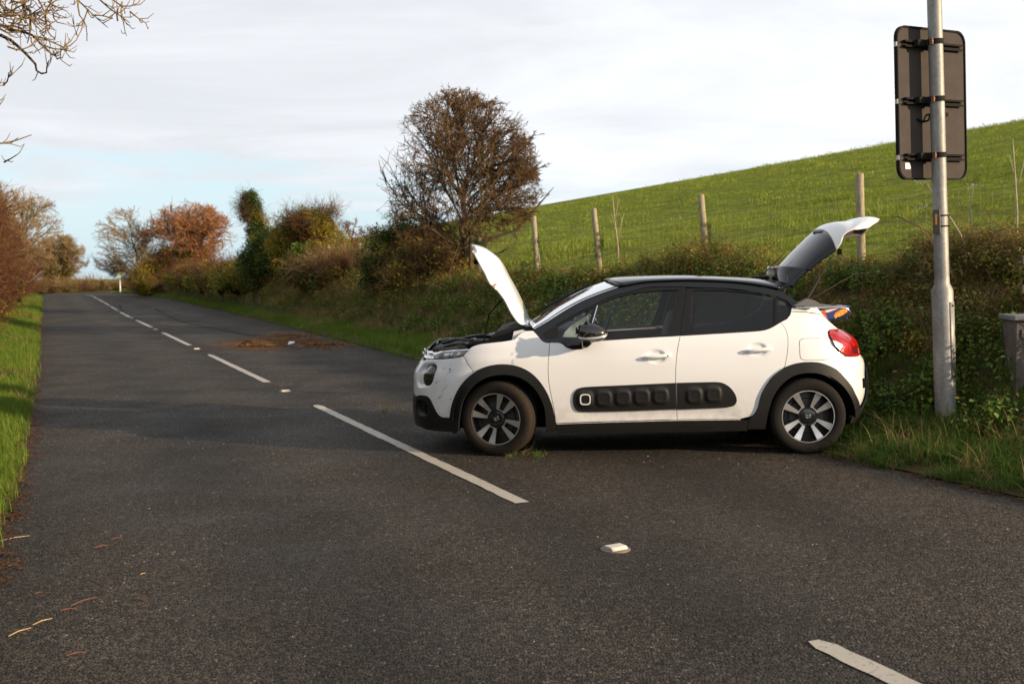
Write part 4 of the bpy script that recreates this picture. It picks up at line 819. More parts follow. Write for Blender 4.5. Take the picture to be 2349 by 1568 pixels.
def streaks(M, base, cx, cz, rx, rz, ang, col, thr=0.60, scl=(9, 9, 75)):
    """scrape marks: a long thin noise inside a fading patch, in car coordinates"""
    mp = M.mapping(scl, (0, 0, 0), (0, 0, 0), src=M.mapping((1, 0.0, 1), (0, ang, 0), (0, 0, 0)))
    n = M.noise(1.0, 4, 0.65, mp); sep = M.node('ShaderNodeSeparateXYZ'); M.L.new(M.tc(), sep.inputs[0])
    a = M.math('DIVIDE', M.math('SUBTRACT', sep.outputs[0], cx), rx); b = M.math('DIVIDE', M.math('SUBTRACT', sep.outputs[2], cz), rz)
    m = M.math('SUBTRACT', 1.0, M.math('ADD', M.math('MULTIPLY', a, a), M.math('MULTIPLY', b, b)), clamp=True)
    k = M.math('MULTIPLY', M.rng(M.math('ADD', n, M.math('MULTIPLY', m, 0.16)), thr + 0.10, thr + 0.16), M.rng(m, 0.0, 0.25)); return M.mix(k, base, col)
W_ = mat_car_white(); m_white = W_.m
B_ = mat_car_white(); B_.m.name = 'scraped_white_paint'; base = B_.p.inputs['Base Color'].links[0].from_socket
base = streaks(B_, base, -0.47, 0.60, 0.17, 0.27, 0.75, (0.055, 0.042, 0.022), 0.635, (8, 1, 95)); base = streaks(B_, base, -0.42, 0.72, 0.10, 0.12, 0.5, (0.05, 0.04, 0.02), 0.63, (26, 1, 80)); B_.L.new(base, B_.p.inputs['Base Color']); m_white_scr = B_.m
H_ = mat_car_white(); H_.m.name = 'muddied_white_paint'; base = H_.p.inputs['Base Color'].links[0].from_socket
base = streaks(H_, base, -0.02, 1.40, 0.10, 0.075, -0.6, (0.22, 0.12, 0.05), 0.54, (38, 1, 38)); H_.L.new(base, H_.p.inputs['Base Color']); m_hood = H_.m
m_gloss = plain('black_gloss_paint', (0.006, 0.007, 0.009), 0.10)
m_satin = plain('black_window_trim', (0.007, 0.006, 0.006), 0.32, spec=0.3)
m_plastic = plain('textured_black_plastic', (0.007, 0.007, 0.007), 0.55, bumpn=(600, 0.25, 0.001), var=0.2, spec=0.35)
m_bump = plain('airbump_plastic', (0.010, 0.009, 0.008), 0.42, spec=0.4)
m_dark = plain('matt_black', (0.006, 0.006, 0.006), 0.9, spec=0.1)  # even matt black of linings, seals and inner body parts
m_chrome = plain('chrome', (0.75, 0.75, 0.76), 0.12, 1.0)
m_alloy = plain('machined_alloy', (0.74, 0.73, 0.71), 0.28, 0.85, bumpn=(40, 0.1, 0.002), var=0.08)
m_wblack = plain('gloss_black_alloy', (0.010, 0.010, 0.011), 0.22, coat=0.6)
def mat_tyre(mud):
    M = Mat('tyre_rubber'); M.set('Roughness', 0.85); M.set('Specular IOR Level', 0.2); n = M.noise(3.5, 5, 0.65); n2 = M.noise(30, 4)
    k = M.rng(M.math('ADD', n, M.math('MULTIPLY', n2, 0.25)), 0.45, 0.85); M.set('Base Color', M.mix(M.math('MULTIPLY', k, mud), (0.012, 0.011, 0.010), (0.075, 0.044, 0.022))); M.bump(n2, 0.4, 0.003); return M.m
m_tyre_mud, m_tyre = mat_tyre(0.38), mat_tyre(0.04)
m_red = plain('red_lamp', (0.42, 0.006, 0.008), 0.15, coat=0.5, var=0.45, bumpn=(70, 0.5, 0.004)); m_redd = plain('dark_red_lamp', (0.16, 0.006, 0.008), 0.1, coat=1.0)
m_lampg = plain('lamp_glass_grey', (0.16, 0.17, 0.18), 0.08, coat=1.0, var=0.5); m_silver = plain('lamp_reflector', (0.62, 0.62, 0.60), 0.18, 0.7)
m_smoke = plain('smoked_lamp_glass', (0.020, 0.019, 0.017), 0.05, coat=1.0)
m_greyt = plain('grey_inner_trim', (0.16, 0.15, 0.145), 0.6); m_seat = plain('dark_seat_fabric', (0.026, 0.027, 0.031), 0.8, bumpn=(200, 0.2, 0.002)); m_dash = plain('dashboard_plastic', (0.026, 0.027, 0.029), 0.6)
m_skin = plain('pale_dashboard_band', (0.30, 0.17, 0.10), 0.6)
def mat_glass(name, tint, refl_tint=(1, 1, 1), dirt=0.0, rough=0.0, ior=1.45):
    M = Mat(name); M.N.remove(M.p); tr = M.node('ShaderNodeBsdfTransparent'); tr.inputs[0].default_value = tuple(tint) + (1,); gl = M.node('ShaderNodeBsdfGlossy'); gl.inputs[0].default_value = tuple(refl_tint) + (1,); gl.inputs['Roughness'].default_value = rough
    fr = M.node('ShaderNodeFresnel'); fr.inputs[0].default_value = ior; mx = M.node('ShaderNodeMixShader'); M.L.new(fr.outputs[0], mx.inputs[0]); M.L.new(tr.outputs[0], mx.inputs[1]); M.L.new(gl.outputs[0], mx.inputs[2])
    last = mx.outputs[0]
    if dirt > 0:
        df = M.node('ShaderNodeBsdfDiffuse'); df.inputs[0].default_value = (0.55, 0.58, 0.56, 1); m2 = M.node('ShaderNodeMixShader')
        M.L.new(M.math('MULTIPLY', M.rng(M.noise(5, 6, 0.7), 0.35, 0.75), dirt), m2.inputs[0]); M.L.new(last, m2.inputs[1]); M.L.new(df.outputs[0], m2.inputs[2]); last = m2.outputs[0]
    M.L.new(last, M.N['Material Output'].inputs[0]); return M.m
m_glass = mat_glass('side_glass', (0.88, 0.92, 0.90), dirt=0.0, ior=1.45); m_tint = mat_glass('privacy_glass', (0.26, 0.26, 0.27), dirt=0.0, ior=1.5); m_screen = mat_glass('windscreen_glass', (0.60, 0.67, 0.66), dirt=0.02, rough=0.01, ior=1.33)
m_tgglass = plain('rear_window_glass', (0.006, 0.007, 0.010), 0.05)

def crm(pts, n=6, closed=False):
    """smooth curve through points"""
    P = np.array(pts, float); N_ = len(P)
    if N_ < 3: return [tuple(q) for q in P]
    out = []
    for i in range(N_ if closed else N_ - 1):
        p1, p2 = P[i], P[(i + 1) % N_]; p0 = P[i - 1] if (i > 0 or closed) else 2 * p1 - p2; p3 = P[(i + 2) % N_] if (i + 2 < N_ or closed) else 2 * p2 - p1
        for k in range(n):
            t = k / n; out.append(tuple(0.5 * ((2 * p1) + (-p0 + p2) * t + (2 * p0 - 5 * p1 + 4 * p2 - p3) * t * t + (-p0 + 3 * p1 - 3 * p2 + p3) * t ** 3)))
    if not closed: out.append(tuple(P[-1]))
    return out
def inset(poly, d):
    P = np.array(poly, float); A = 0.5 * np.sum(P[:, 0] * np.roll(P[:, 1], -1) - np.roll(P[:, 0], -1) * P[:, 1])
    if A < 0: P = P[::-1]
    e1 = P - np.roll(P, 1, 0); e2 = np.roll(P, -1, 0) - P
    n1 = np.stack([-e1[:, 1], e1[:, 0]], 1); n2 = np.stack([-e2[:, 1], e2[:, 0]], 1); n1 /= np.linalg.norm(n1, axis=1)[:, None] + 1e-12; n2 /= np.linalg.norm(n2, axis=1)[:, None] + 1e-12
    m = n1 + n2; m /= np.maximum(np.linalg.norm(m, axis=1)[:, None], 0.4); return [tuple(q) for q in P + m * d]
def dedupe(poly, eps=8e-4):
    out = []
    for p in poly:
        if not out or math.hypot(p[0] - out[-1][0], p[1] - out[-1][1]) > eps: out.append((float(p[0]), float(p[1])))
    while len(out) > 1 and math.hypot(out[0][0] - out[-1][0], out[0][1] - out[-1][1]) < eps: out.pop()
    return out
def inpoly(P, X, Y):
    c = np.zeros(X.shape, bool); n = len(P)
    for i in range(n):
        x1, y1 = P[i]; x2, y2 = P[i - 1]
        with np.errstate(divide='ignore', invalid='ignore'): k = ((y1 > Y) != (y2 > Y)) & (X < (x2 - x1) * (Y - y1) / (y2 - y1 + 1e-15) + x1)
        c ^= k
    return c
def near_edge(P, X, Y, d):
    c = np.zeros(X.shape, bool); n = len(P)
    for i in range(n):
        a = np.array(P[i]); b = np.array(P[i - 1]); ab = b - a; L2 = ab @ ab + 1e-12; t = np.clip(((X - a[0]) * ab[0] + (Y - a[1]) * ab[1]) / L2, 0, 1)
        c |= (X - a[0] - t * ab[0]) ** 2 + (Y - a[1] - t * ab[1]) ** 2 < d * d
    return c
def side_normal(s, z):
    e = 2e-3; a = side(s + e, z) - side(s - e, z); b = side(s, z + e) - side(s, z - e); n = np.cross(a, b); n /= np.linalg.norm(n, axis=-1)[..., None] + 1e-12
    k = n[..., 1] > 0; n[k] *= -1; return n
def panel(name, poly, mat, off=0.0, gap=0.0022, skirt=0.012, g=0.03, holes=(), disp=None, fine=None, both=True, label=None, parent=None, lift=None):
    """a body panel: a closed outline in (s, z) laid on the body surface, triangulated, with turned-in edges; made on both sides of the car"""
    poly = dedupe(inset(dedupe(poly), gap)); loops = [poly] + [dedupe(inset(dedupe(h), -0.001)) for h in holes]
    xs_ = [p[0] for p in poly]; zs_ = [p[1] for p in poly]
    X, Z = np.meshgrid(np.arange(min(xs_), max(xs_), g), np.arange(min(zs_), max(zs_), g)); X = X + (np.arange(X.shape[0])[:, None] % 2) * g / 2; X = X.ravel(); Z = Z.ravel()
    for (cx, cz, rx, rz, gf) in (fine or []):
        k = (abs(X - cx) < rx) & (abs(Z - cz) < rz); X, Z = X[~k], Z[~k]; fx, fz = np.meshgrid(np.arange(cx - rx, cx + rx, gf), np.arange(cz - rz, cz + rz, gf)); X = np.concatenate([X, fx.ravel()]); Z = np.concatenate([Z, fz.ravel()])
    ok = inpoly(poly, X, Z) & ~near_edge(poly, X, Z, 0.006)
    for h in loops[1:]: ok &= ~inpoly(h, X, Z) & ~near_edge(h, X, Z, 0.006)
    pts = [Vector(p) for l in loops for p in l]; edges = []; b = 0
    for l in loops: edges += [(b + i, b + (i + 1) % len(l)) for i in range(len(l))]; b += len(l)
    pts += [Vector((x, z)) for x, z in zip(X[ok], Z[ok])]
    r = delaunay_2d_cdt(pts, edges, [], 0, 1e-6); vo, fo = r[0], r[2]
    Vs = np.array([[v.x, v.y] for v in vo]); keep = []
    cen = np.array([[sum(vo[i].x for i in f) / len(f), sum(vo[i].y for i in f) / len(f)] for f in fo]); m = inpoly(loops[0], cen[:, 0], cen[:, 1])
    for h in loops[1:]: m &= ~inpoly(h, cen[:, 0], cen[:, 1])
    F = [tuple(f) for f, q in zip(fo, m) if q]
    P = side(Vs[:, 0], Vs[:, 1]); N_ = side_normal(Vs[:, 0], Vs[:, 1]); o_ = np.full(len(P), float(off))
    if disp is not None: o_ = o_ + disp(Vs[:, 0], Vs[:, 1], P[:, 0])
    P = P + N_ * o_[:, None]
    # keep the face winding outward (normal towards -y)
    def orient(f):
        a, b_, c = P[f[0]], P[f[1]], P[f[2]]; n = np.cross(b_ - a, c - a); return f if n @ N_[f[0]] > 0 else f[::-1]
    F = [orient(f) for f in F]; V = [tuple(p) for p in P]
    cnt = {}
    for f in F:
        for i in range(len(f)): a, b_ = f[i], f[(i + 1) % len(f)]; cnt[(a, b_)] = 1
    bd = [(a, b_) for (a, b_) in cnt if (b_, a) not in cnt]; n0 = len(F)
    if skirt:
        mp = {}
        for a, b_ in bd:
            for q in (a, b_):
                if q not in mp: mp[q] = (len(V), len(V) + 1); V.append(tuple(P[q])); V.append(tuple(P[q] - N_[q] * skirt))
            F.append((mp[b_][0], mp[a][0], mp[a][1], mp[b_][1]))
    out = []
    for sgn in ((1, -1) if both else (1,)):
        me = mesh(name, [(x, y * sgn, z) for x, y, z in V], [f if sgn > 0 else f[::-1] for f in F]); o = link(name, me, mat, parent or car); me.shade_smooth()
        if label: o['label'] = label
        out.append(o)
    return out
D = json_car
C = {k: [tuple(p) for p in v] for k, v in D.items()}
SF, SR = XS - float(SFT[-1]), XE + float(SRT[-1])      # the car's centre line at the nose and at the tail
def rrect(cx, cz, a, b, n=4.0, k=40, sk=0.0):
    return [(cx + a * math.copysign(abs(math.cos(t)) ** (2 / n), math.cos(t)) + sk * math.copysign(abs(math.sin(t)) ** (2 / n), math.sin(t)) * b, cz + b * math.copysign(abs(math.sin(t)) ** (2 / n), math.sin(t))) for t in np.linspace(0, 2 * math.pi, k, endpoint=False)]
fo, fi, ro, ri = crm(C['arch_f_out']), crm(C['arch_f_in']), crm(C['arch_r_out']), crm(C['arch_r_in'])
fd, dd, ddu, rd, sill = crm(C['seam_fd']), crm(C['seam_dd']), crm(C['seam_dd_up']), crm(C['seam_rd'], 5), crm(C['sill_top'])
# ----- bumper with recessed fog/head lamp -----
i_seam = min(range(len(fo)), key=lambda i: math.hypot(fo[i][0] - C['seam_bf'][-1][0], fo[i][1] - C['seam_bf'][-1][1]))
HLC = (-0.735, 0.650)      # centre of the lamp recess in (s, z)
def smooth(x): x = np.clip(x, 0, 1); return x * x * (3 - 2 * x)
def recess(s, z, x):
    u = (s + 0.775) / 0.165; v = (z - 0.655 - 0.02 * u) / 0.098; d = (abs(u) ** 3.4 + abs(v) ** 3.4) ** (1 / 3.4)
    ramp = 0.35 + 0.65 * np.clip((u + 1) / 1.6, 0, 1); return -0.055 * ramp * smooth((1.04 - d) / 0.20)
bump_white = [(SF, 0.775)] + [tuple(p) for p in crm(C['bump_top'])] + C['seam_bf'][1:-1] + fo[:i_seam + 1][::-1] + crm(C['bump_low'])[::-1][1:] + [(SF, 0.468)]
panel('front_bumper', bump_white, m_white_scr, g=0.022, disp=recess, fine=[(-0.775, 0.655, 0.20, 0.13, 0.011)])
panel('lower_front_bumper', [(SF, 0.465)] + crm(C['bump_low'])[1:] + [(-0.4143, 0.312), (-0.378, 0.30), (-0.372, 0.1975)] + C['bump_bot'][::-1][1:-1] + [(-1.05, 0.19), (SF, 0.20)], m_plastic, off=0.010, g=0.03,
      disp=lambda s, z, x: -0.035 * smooth((1.05 - (abs((s + 0.79) / 0.11) ** 3 + abs((z - 0.375) / 0.062) ** 3) ** (1 / 3)) / 0.2), fine=[(-0.79, 0.375, 0.14, 0.09, 0.014)])
panel('fog_lamp', rrect(-0.70, 0.662, 0.084, 0.080, 3.2, sk=-0.08), m_smoke, off=-0.010, gap=0, g=0.02, skirt=0.05, disp=lambda s, z, x: 0.02 * (1 - ((s + 0.70) / 0.09) ** 2 - ((z - 0.662) / 0.09) ** 2))
panel('lamp_surround', rrect(-0.70, 0.662, 0.100, 0.094, 3.2, sk=-0.08), m_plastic, off=-0.016, gap=0, g=0.02, skirt=0.05)
# ----- daytime light strip and front chevrons -----
drl = C['lamp_drl']
L_drl = panel('headlamp', drl, m_lampg, off=0.004, gap=0.001, g=0.02, skirt=0.03)
panel('lamp_trim', [drl[1], drl[2], drl[3], drl[4], (-0.3040, 0.884), (-0.44, 0.874), (-0.62, 0.853), (-0.705, 0.829)], m_chrome, off=0.0075, gap=0.0008, g=0.03, skirt=0.004)
for (a, b, mt) in [(-0.575, -0.515, m_silver), (-0.50, -0.475, m_silver), (-0.425, -0.395, m_silver)]:
    za = lambda s: float(np.interp(s, [-0.7, -0.3], [0.822, 0.848])); zb = lambda s: float(np.interp(s, [-0.7, -0.3], [0.842, 0.872]))
    panel('led_unit', [(a, za(a)), (b, za(b) + 0.002), (b + 0.012, zb(b)), (a + 0.012, zb(a))], mt, off=0.0065, gap=0, g=0.03, skirt=0.003)
panel('grille', [(SF, 0.775), (-0.84, 0.775), (-0.78, 0.795), (-0.70, 0.800), (-0.715, 0.815), (-0.705, 0.845), (-0.66, 0.862), (-0.8, 0.885), (SF, 0.890)], m_smoke, off=-0.012, gap=0, g=0.04)
for z0, z1 in ((0.796, 0.812), (0.838, 0.854)):
    panel('grille_bar', [(SF, z0 - .004), (-0.9, z0 - .002), (-0.72, z0 + 0.004), (-0.70, z0 + 0.012), (-0.72, z1 + 0.004), (-0.9, z1), (SF, z1)], m_chrome, off=0.006, gap=0, g=0.05)
# chevron badge on the nose
for dz in (0, 0.030):
    b = MB()
    for sd in (1, -1): b.tube([(-0.725 + dz * 0.5, 0, 0.815 + dz), (-0.705 + dz * 0.5, sd * 0.065, 0.790 + dz)], [0.007, 0.005], 6)
    b.build('badge', m_chrome, car)
# ----- fender -----
fender = [C['seam_bf'][0]] + crm(C['fender_top'][1:]) + crm(C['apil_low'])[1:] + fd[1:] + fo[i_seam:-1][::-1] + C['seam_bf'][1:-1][::-1]
def haunch(s, z, x):      # soft shoulder crease above the front arch
    return 0.008 * np.exp(-((z - 0.80 - 0.12 * (x - 0.0)) / 0.05) ** 2) * smooth((0.45 - x) / 0.3) * smooth((x + 0.35) / 0.3)
panel('front_wing', fender, m_white, g=0.025, disp=haunch)
# ----- doors -----
def cup(cx, cz, a, b):
    return lambda s, z, x: -0.015 * smooth((1.12 - (abs((s - cx) / a) ** 2.4 + abs((z - cz) / b) ** 2.4) ** (1 / 2.4)) / 0.45)
def sculpt(s, z, x): return -0.010 * np.exp(-((z - 0.345) / 0.05) ** 2) * smooth((x - 0.55) / 0.2) * smooth((2.0 - x) / 0.2)
hf, hr = C['cup_f'][0], C['cup_r'][0]
cf, cr_ = cup(hf[0], hf[1], 0.072, 0.052), cup(hr[0], hr[1], 0.072, 0.052)
belt_f, belt_r = [p for p in C['belt_f']], crm(C['belt_r'])
panel('front_door', fd + sill[:13][1:-1] + dd[::-1] + crm(belt_f)[::-1][1:-1], m_white, disp=lambda s, z, x: cf(s, z, x) + sculpt(s, z, x), fine=[(hf[0], hf[1], 0.11, 0.08, 0.010)])
panel('rear_door', dd + [(1.6, 0.2975), (1.8164, 0.2976)] + rd[::-1][0:-1] + belt_r[::-1][:-1], m_white, disp=lambda s, z, x: cr_(s, z, x) + sculpt(s, z, x), fine=[(hr[0], hr[1], 0.11, 0.08, 0.010)])
for nm, (p0, p1) in (('f', C['handle_f']), ('r', C['handle_r'])):
    for sd in (1, -1):
        P = []
        for k in range(9):
            u = k / 8; s = p0[0] + (p1[0] - p0[0]) * u; z = p0[1] + (p1[1] - p0[1]) * u - 0.004 * math.sin(math.pi * u); q = side(s, z); nrm = side_normal(np.array([s]), np.array([z]))[0]; q = q + nrm * (0.006 + 0.026 * math.sin(math.pi * min(1, u * 1.02)) ** 0.55); P.append(Vector((q[0], q[1] * sd, q[2])))
        b = MB(); b.tube(P, [0.008, 0.0125, 0.015, 0.016, 0.016, 0.016, 0.0165, 0.016, 0.011], 10); o = b.build('door_handle', m_white, car, smooth=True)
        if nm == 'f' and sd == 1:
            q = Vector(P[7]); c = MB(); c.lathe([(0.007, 0.0), (0.007, -0.003), (0.004, -0.0035)], 16, 'Y', (q.x, q.y - 0.0155, q.z)); c.build('key_lock', m_greyt, o)
# ----- rear quarter, bumper -----
qt, qb = C['quarter_top'], C['quarter_back']; j_seam = min(range(len(ro)), key=lambda i: math.hypot(ro[i][0] - C['seam_qb'][-1][0], ro[i][1] - C['seam_qb'][-1][1])); j_rd = min(range(len(ro)), key=lambda i: math.hypot(ro[i][0] - 2.3362, ro[i][1] - 0.7125))
RT = 0.79
flap = rrect(2.603, 0.864, 0.128, 0.086, 6, 48, sk=0.0)
def crease(s, z, x): return -0.006 * np.exp(-((s - 2.79 + (z - 0.9) * 0.25) / 0.03) ** 2) * smooth((z - 0.76) / 0.1)
i_r = min(range(len(rd)), key=lambda i: math.hypot(rd[i][0] - 2.3362, rd[i][1] - 0.7125))
quarter = [tuple(p) for p in qt] + qb[1:] + [(3.10, 0.985), (3.2, 0.93), (3.26, 0.85), (3.2, 0.788), (3.0118, 0.7885)] + C['seam_qb'] + ro[j_rd:j_seam][::-1][1:-1] + rd[:i_r + 1][::-1][:-1]
panel('rear_quarter', quarter, m_white, g=0.025, disp=crease)
panel('filler_flap_gap', inset(flap, -0.0035), m_dark, off=0.0008, gap=0, g=0.03, skirt=0.001); panel('filler_flap', flap, m_white, off=0.0022, gap=0, g=0.03, skirt=0.003)
panel('rear_bumper', C['seam_qb'][::-1] + [(3.0118, 0.7885), (3.2, 0.786), (SR, 0.786), (SR, 0.46), (3.45, 0.46), (3.30, 0.43), (3.24, 0.385), (3.17, 0.350), (3.132, 0.347)] + ro[j_seam:-1][::-1], m_white, g=0.03,
      disp=lambda s, z, x: 0.012 * smooth((z - 0.6) / 0.12) * smooth((0.78 - z) / 0.05) * smooth((s - 2.9) / 0.2))
panel('lower_rear_bumper', [(3.27, 0.62), (3.31, 0.69), (SR, 0.70), (SR, 0.22), (3.20, 0.225), (2.99, 0.235), (2.975, 0.30), (3.03, 0.36), (3.14, 0.342), (3.20, 0.36), (3.245, 0.43), (3.262, 0.52)], m_plastic, off=0.026, g=0.035)
tl = C['tail_lamp']; tl2 = [(2.8227, 0.9803), (2.8575, 1.0003), (2.9232, 1.0085), (3.02, 1.004), (3.11, 0.990), (3.20, 0.955), (3.27, 0.90), (3.29, 0.84), (3.22, 0.795), (3.0716, 0.7874), (2.9378, 0.7968), (2.8716, 0.8187), (2.829, 0.8511), (2.8036, 0.9027), (2.8014, 0.9456)]
lamp = panel('tail_lamp', crm(tl2, 4, True), m_red, off=0.010, gap=0, g=0.02, skirt=0.02, disp=lambda s, z, x: 0.014 * np.clip(1 - ((s - 3.02) / 0.28) ** 2 - ((z - 0.90) / 0.13) ** 2, 0, 1))
panel('tail_lamp_base', inset(crm(tl2, 4, True), -0.006), m_plastic, off=0.004, gap=0, g=0.03, skirt=0.02)
tld = lambda s, z, x: 0.0015 + 0.014 * np.clip(1 - ((s - 3.02) / 0.28) ** 2 - ((z - 0.90) / 0.13) ** 2, 0, 1)
panel('reversing_lamp', C['tail_white'], m_silver, off=0.010, gap=0, g=0.02, skirt=0.002, disp=tld)
panel('lamp_reflector', [(3.13, 0.802), (3.165, 0.802), (3.165, 0.842), (3.13, 0.842)], m_silver, off=0.010, gap=0, g=0.02, skirt=0.002, disp=tld)
panel('brake_lamp', [(3.02, 0.795), (3.12, 0.798), (3.13, 0.845), (3.10, 0.87), (3.02, 0.865), (2.99, 0.83)], m_redd, off=0.010, gap=0, g=0.02, skirt=0.002, disp=tld)
panel('lamp_band', [(2.97, 0.800), (2.985, 0.86), (2.975, 0.93), (2.945, 1.000), (2.985, 0.998), (3.01, 0.94), (3.02, 0.86), (3.00, 0.80)], m_redd, off=0.0105, gap=0, g=0.02, skirt=0.002, disp=tld)
# ----- arches, sills -----
def clad(s, z, x): return 0.006 + 0 * s
panel('arch_trim', [(-0.3802, 0.1855)] + fi[1:-1] + [(0.388, 0.2007), (0.475, 0.205), (0.4775, 0.270)] + fo[:-1][::-1][:] + [(-0.4243, 0.205), (-0.415, 0.19)], m_plastic, off=0.014, gap=0.0005, g=0.03, skirt=0.03)
panel('arch_trim', [(2.195, 0.2141)] + ri[1:-1] + [(2.975, 0.25), (3.04, 0.345), (3.125, 0.347)] + ro[:-1][::-1] + [(2.108, 0.345), (2.06, 0.30), (2.045, 0.215)], m_plastic, off=0.014, gap=0.0005, g=0.03, skirt=0.03)
panel('sill', [(0.478, 0.262), (0.9222, 0.2745), (1.4701, 0.285), (1.9841, 0.2870), (2.06, 0.292), (2.05, 0.20), (1.5, 0.195), (0.9, 0.19), (0.478, 0.19)], m_plastic, off=0.012, g=0.04, skirt=0.03)
panel('sill_strip', [(0.476, 0.2655), (0.9222, 0.278), (1.4701, 0.2885), (1.99, 0.2905), (1.99, 0.2945), (1.4701, 0.2930), (0.9222, 0.2820), (0.476, 0.2700)], m_white, off=-0.001, gap=0, g=0.05, skirt=0.008)
# ----- side protector pads -----
bf, br_ = C['bumps_f'], C['bumps_r']
def capsules(cs, a=0.044, b=0.046):
    def f(s, z, x):
        o = 0.0 * s
        for i, (cx, cz) in enumerate(cs):
            d = (abs((s - cx) / a) ** 3.2 + abs((z - cz) / b) ** 3.2) ** (1 / 3.2); base = 0.012 * smooth((1.7 - d) / 0.72); dish = -0.0035 * smooth((1.0 - d) / 0.10); o = np.maximum(o, base + dish)
        return o + 0.006 * 0
    return f
panel('protector_pad', crm(C['airbump_f'][:-1], 4) + [C['airbump_f'][-1]], m_bump, off=0.008, g=0.012, skirt=0.010, disp=capsules(bf))
panel('protector_pad', [C['airbump_r'][0]] + crm(C['airbump_r'][1:-1], 4) + [C['airbump_r'][-1]], m_bump, off=0.008, g=0.012, skirt=0.010, disp=capsules(br_))
cx, cz = bf[0]; panel('pad_ring', rrect(cx, cz, 0.0445, 0.0455, 3.4), m_white, off=0.0205, gap=0, g=0.012, skirt=0.004, holes=[rrect(cx, cz, 0.034, 0.035, 3.4)])
# ----- glazing and pillars -----
gq, gf, gr, grq, gt = (dedupe(C[k]) for k in ('glass_q', 'glass_f', 'glass_r', 'glass_rq', 'glass_tri'))
ft = C['frame_top']; k_dd = 9
fr_f = [(0.4345, 0.945), (0.452, 1.0), (0.480, 1.078)] + crm(ft[:7])[1:] + [(1.5766, 1.3828)] + ddu[1:-1] + [(1.5031, 0.988)] + crm(belt_f)[::-1][1:-1]
panel('front_window_frame', fr_f, m_satin, off=-0.003, gap=0.0018, holes=[gq, gf]); panel('rear_window_frame', C['rq_out'] + belt_r[::-1][1:] + ddu[::-1][1:-1], m_satin, off=-0.003, gap=0.0018, holes=[gr, grq])
panel('front_side_window', inset(gf, -0.004), m_glass, off=-0.012, gap=0, skirt=0, g=0.06); panel('quarter_window', inset(gq, -0.004), m_glass, off=-0.012, gap=0, skirt=0, g=0.06)
panel('rear_side_window', inset(gr, -0.004), m_tint, off=-0.012, gap=0, skirt=0, g=0.06); panel('rear_quarter_window', inset(grq, -0.004), m_tint, off=-0.012, gap=0, skirt=0, g=0.06)
panel('pillar_pane', gt, m_satin, off=0.0012, gap=0.001, g=0.04, skirt=0.002)
for a, b, w in ((gf[1], gf[0], 0.004), (gr[0], gr[-1], 0.0035), ((2.3180, 1.277), (2.2900, 1.076), 0.0035)):
    panel('window_strip', [(a[0] - w, a[1]), (a[0] + w, a[1]), (b[0] + w, b[1]), (b[0] - w, b[1])], m_chrome if w > 0.0036 else m_satin, off=0.001, gap=0, g=0.05, skirt=0.006)
rt = C['rail_top']
rail = [C['apil_low'][0]] + crm(rt[:-1], 4) + [(2.6745, 1.2069), (2.6364, 1.200), (2.4451, 1.2075)] + [p for p in C['rq_out'][::-1] if p[1] > 1.205][:] + [p for p in crm(ft, 4)[::-1] if p[0] < 2.26] + [(0.474, 1.066), (0.447, 0.992), (0.432, 0.943)] + crm(C['apil_low'])[::-1][1:-1]
# drop the duplicated part of the outline behind the rear window
rail = [C['apil_low'][0]] + crm(rt[:-1], 4) + [(2.6745, 1.2069), (2.6364, 1.2005), (2.4475, 1.2075), (2.4185, 1.2540), (2.3334, 1.2900)] + [p for p in crm(ft, 4)[::-1] if 0.49 < p[0] < 2.27] + [(0.478, 1.080), (0.450, 1.0), (0.432, 0.945)] + crm(C['apil_low'])[::-1][1:-1]
panel('roof_rail', rail, m_gloss, off=0.0, gap=0.0012, g=0.03)
# ----- roof and windscreen sheets -----
def sheet(name, E, Cc, mat, ny=24, p=2.4, q=1.6, thick=0.0, parent=None, u0=0.0, close=None, off=0.0):
    """E: edge points (x, y, z) on the near side; Cc: centre-line points (x, z); a crowned sheet between both edges"""
    E = np.array(E, float); Cc = np.array(Cc, float); n = len(E); V = []; F = []
    us = np.sin(np.linspace(-math.pi / 2, math.pi / 2, ny + 1))
    for i in range(n):
        for u in us:
            g = (1 - abs(u) ** p) ** (1 / q); g = max(0.0, g); x = E[i, 0] + (Cc[i, 0] - E[i, 0]) * g; z = E[i, 2] + (Cc[i, 1] - E[i, 2]) * g; V.append((x, E[i, 1] * -u * -1 if False else -abs(E[i, 1]) * (-u), z))
    m = ny + 1
    for i in range(n - 1):
        for k in range(ny): a = i * m + k; F.append((a, a + 1, a + m + 1, a + m))
    me = mesh(name, V, F); o = link(name, me, mat, parent or car); me.shade_smooth()
    if thick: md = o.modifiers.new('thickness', 'SOLIDIFY'); md.thickness = abs(thick); md.offset = 1 if thick > 0 else -1
    return o
def resample(P, n):
    P = np.array(P, float); d = np.concatenate([[0], np.cumsum(np.linalg.norm(np.diff(P, axis=0), axis=1))]); t = np.linspace(0, d[-1], n); return np.stack([np.interp(t, d, P[:, k]) for k in range(P.shape[1])], 1)
def edge3(P2, off=0.0): return [tuple(side(p[0], p[1])) for p in P2]
E_ws = resample(edge3([q for q in crm(rt) if q[0] <= 1.0404 + 1e-6]), 22); C_ws = resample(crm(C['screen_c']), 22)
ws = sheet('windscreen', E_ws, C_ws, m_screen, p=2.3, q=1.5, ny=30)
E_rf = resample(edge3([q for q in crm(rt) if 1.0404 <= q[0] <= 2.36]), 34); C_rf = resample(crm(C['roof_c']), 34)
E_rf[0] = E_ws[-1]; C_rf[0] = C_ws[-1]
sheet('roof', E_rf, C_rf, m_gloss, p=2.5, q=1.7, ny=30, thick=-0.02)
seamP = []
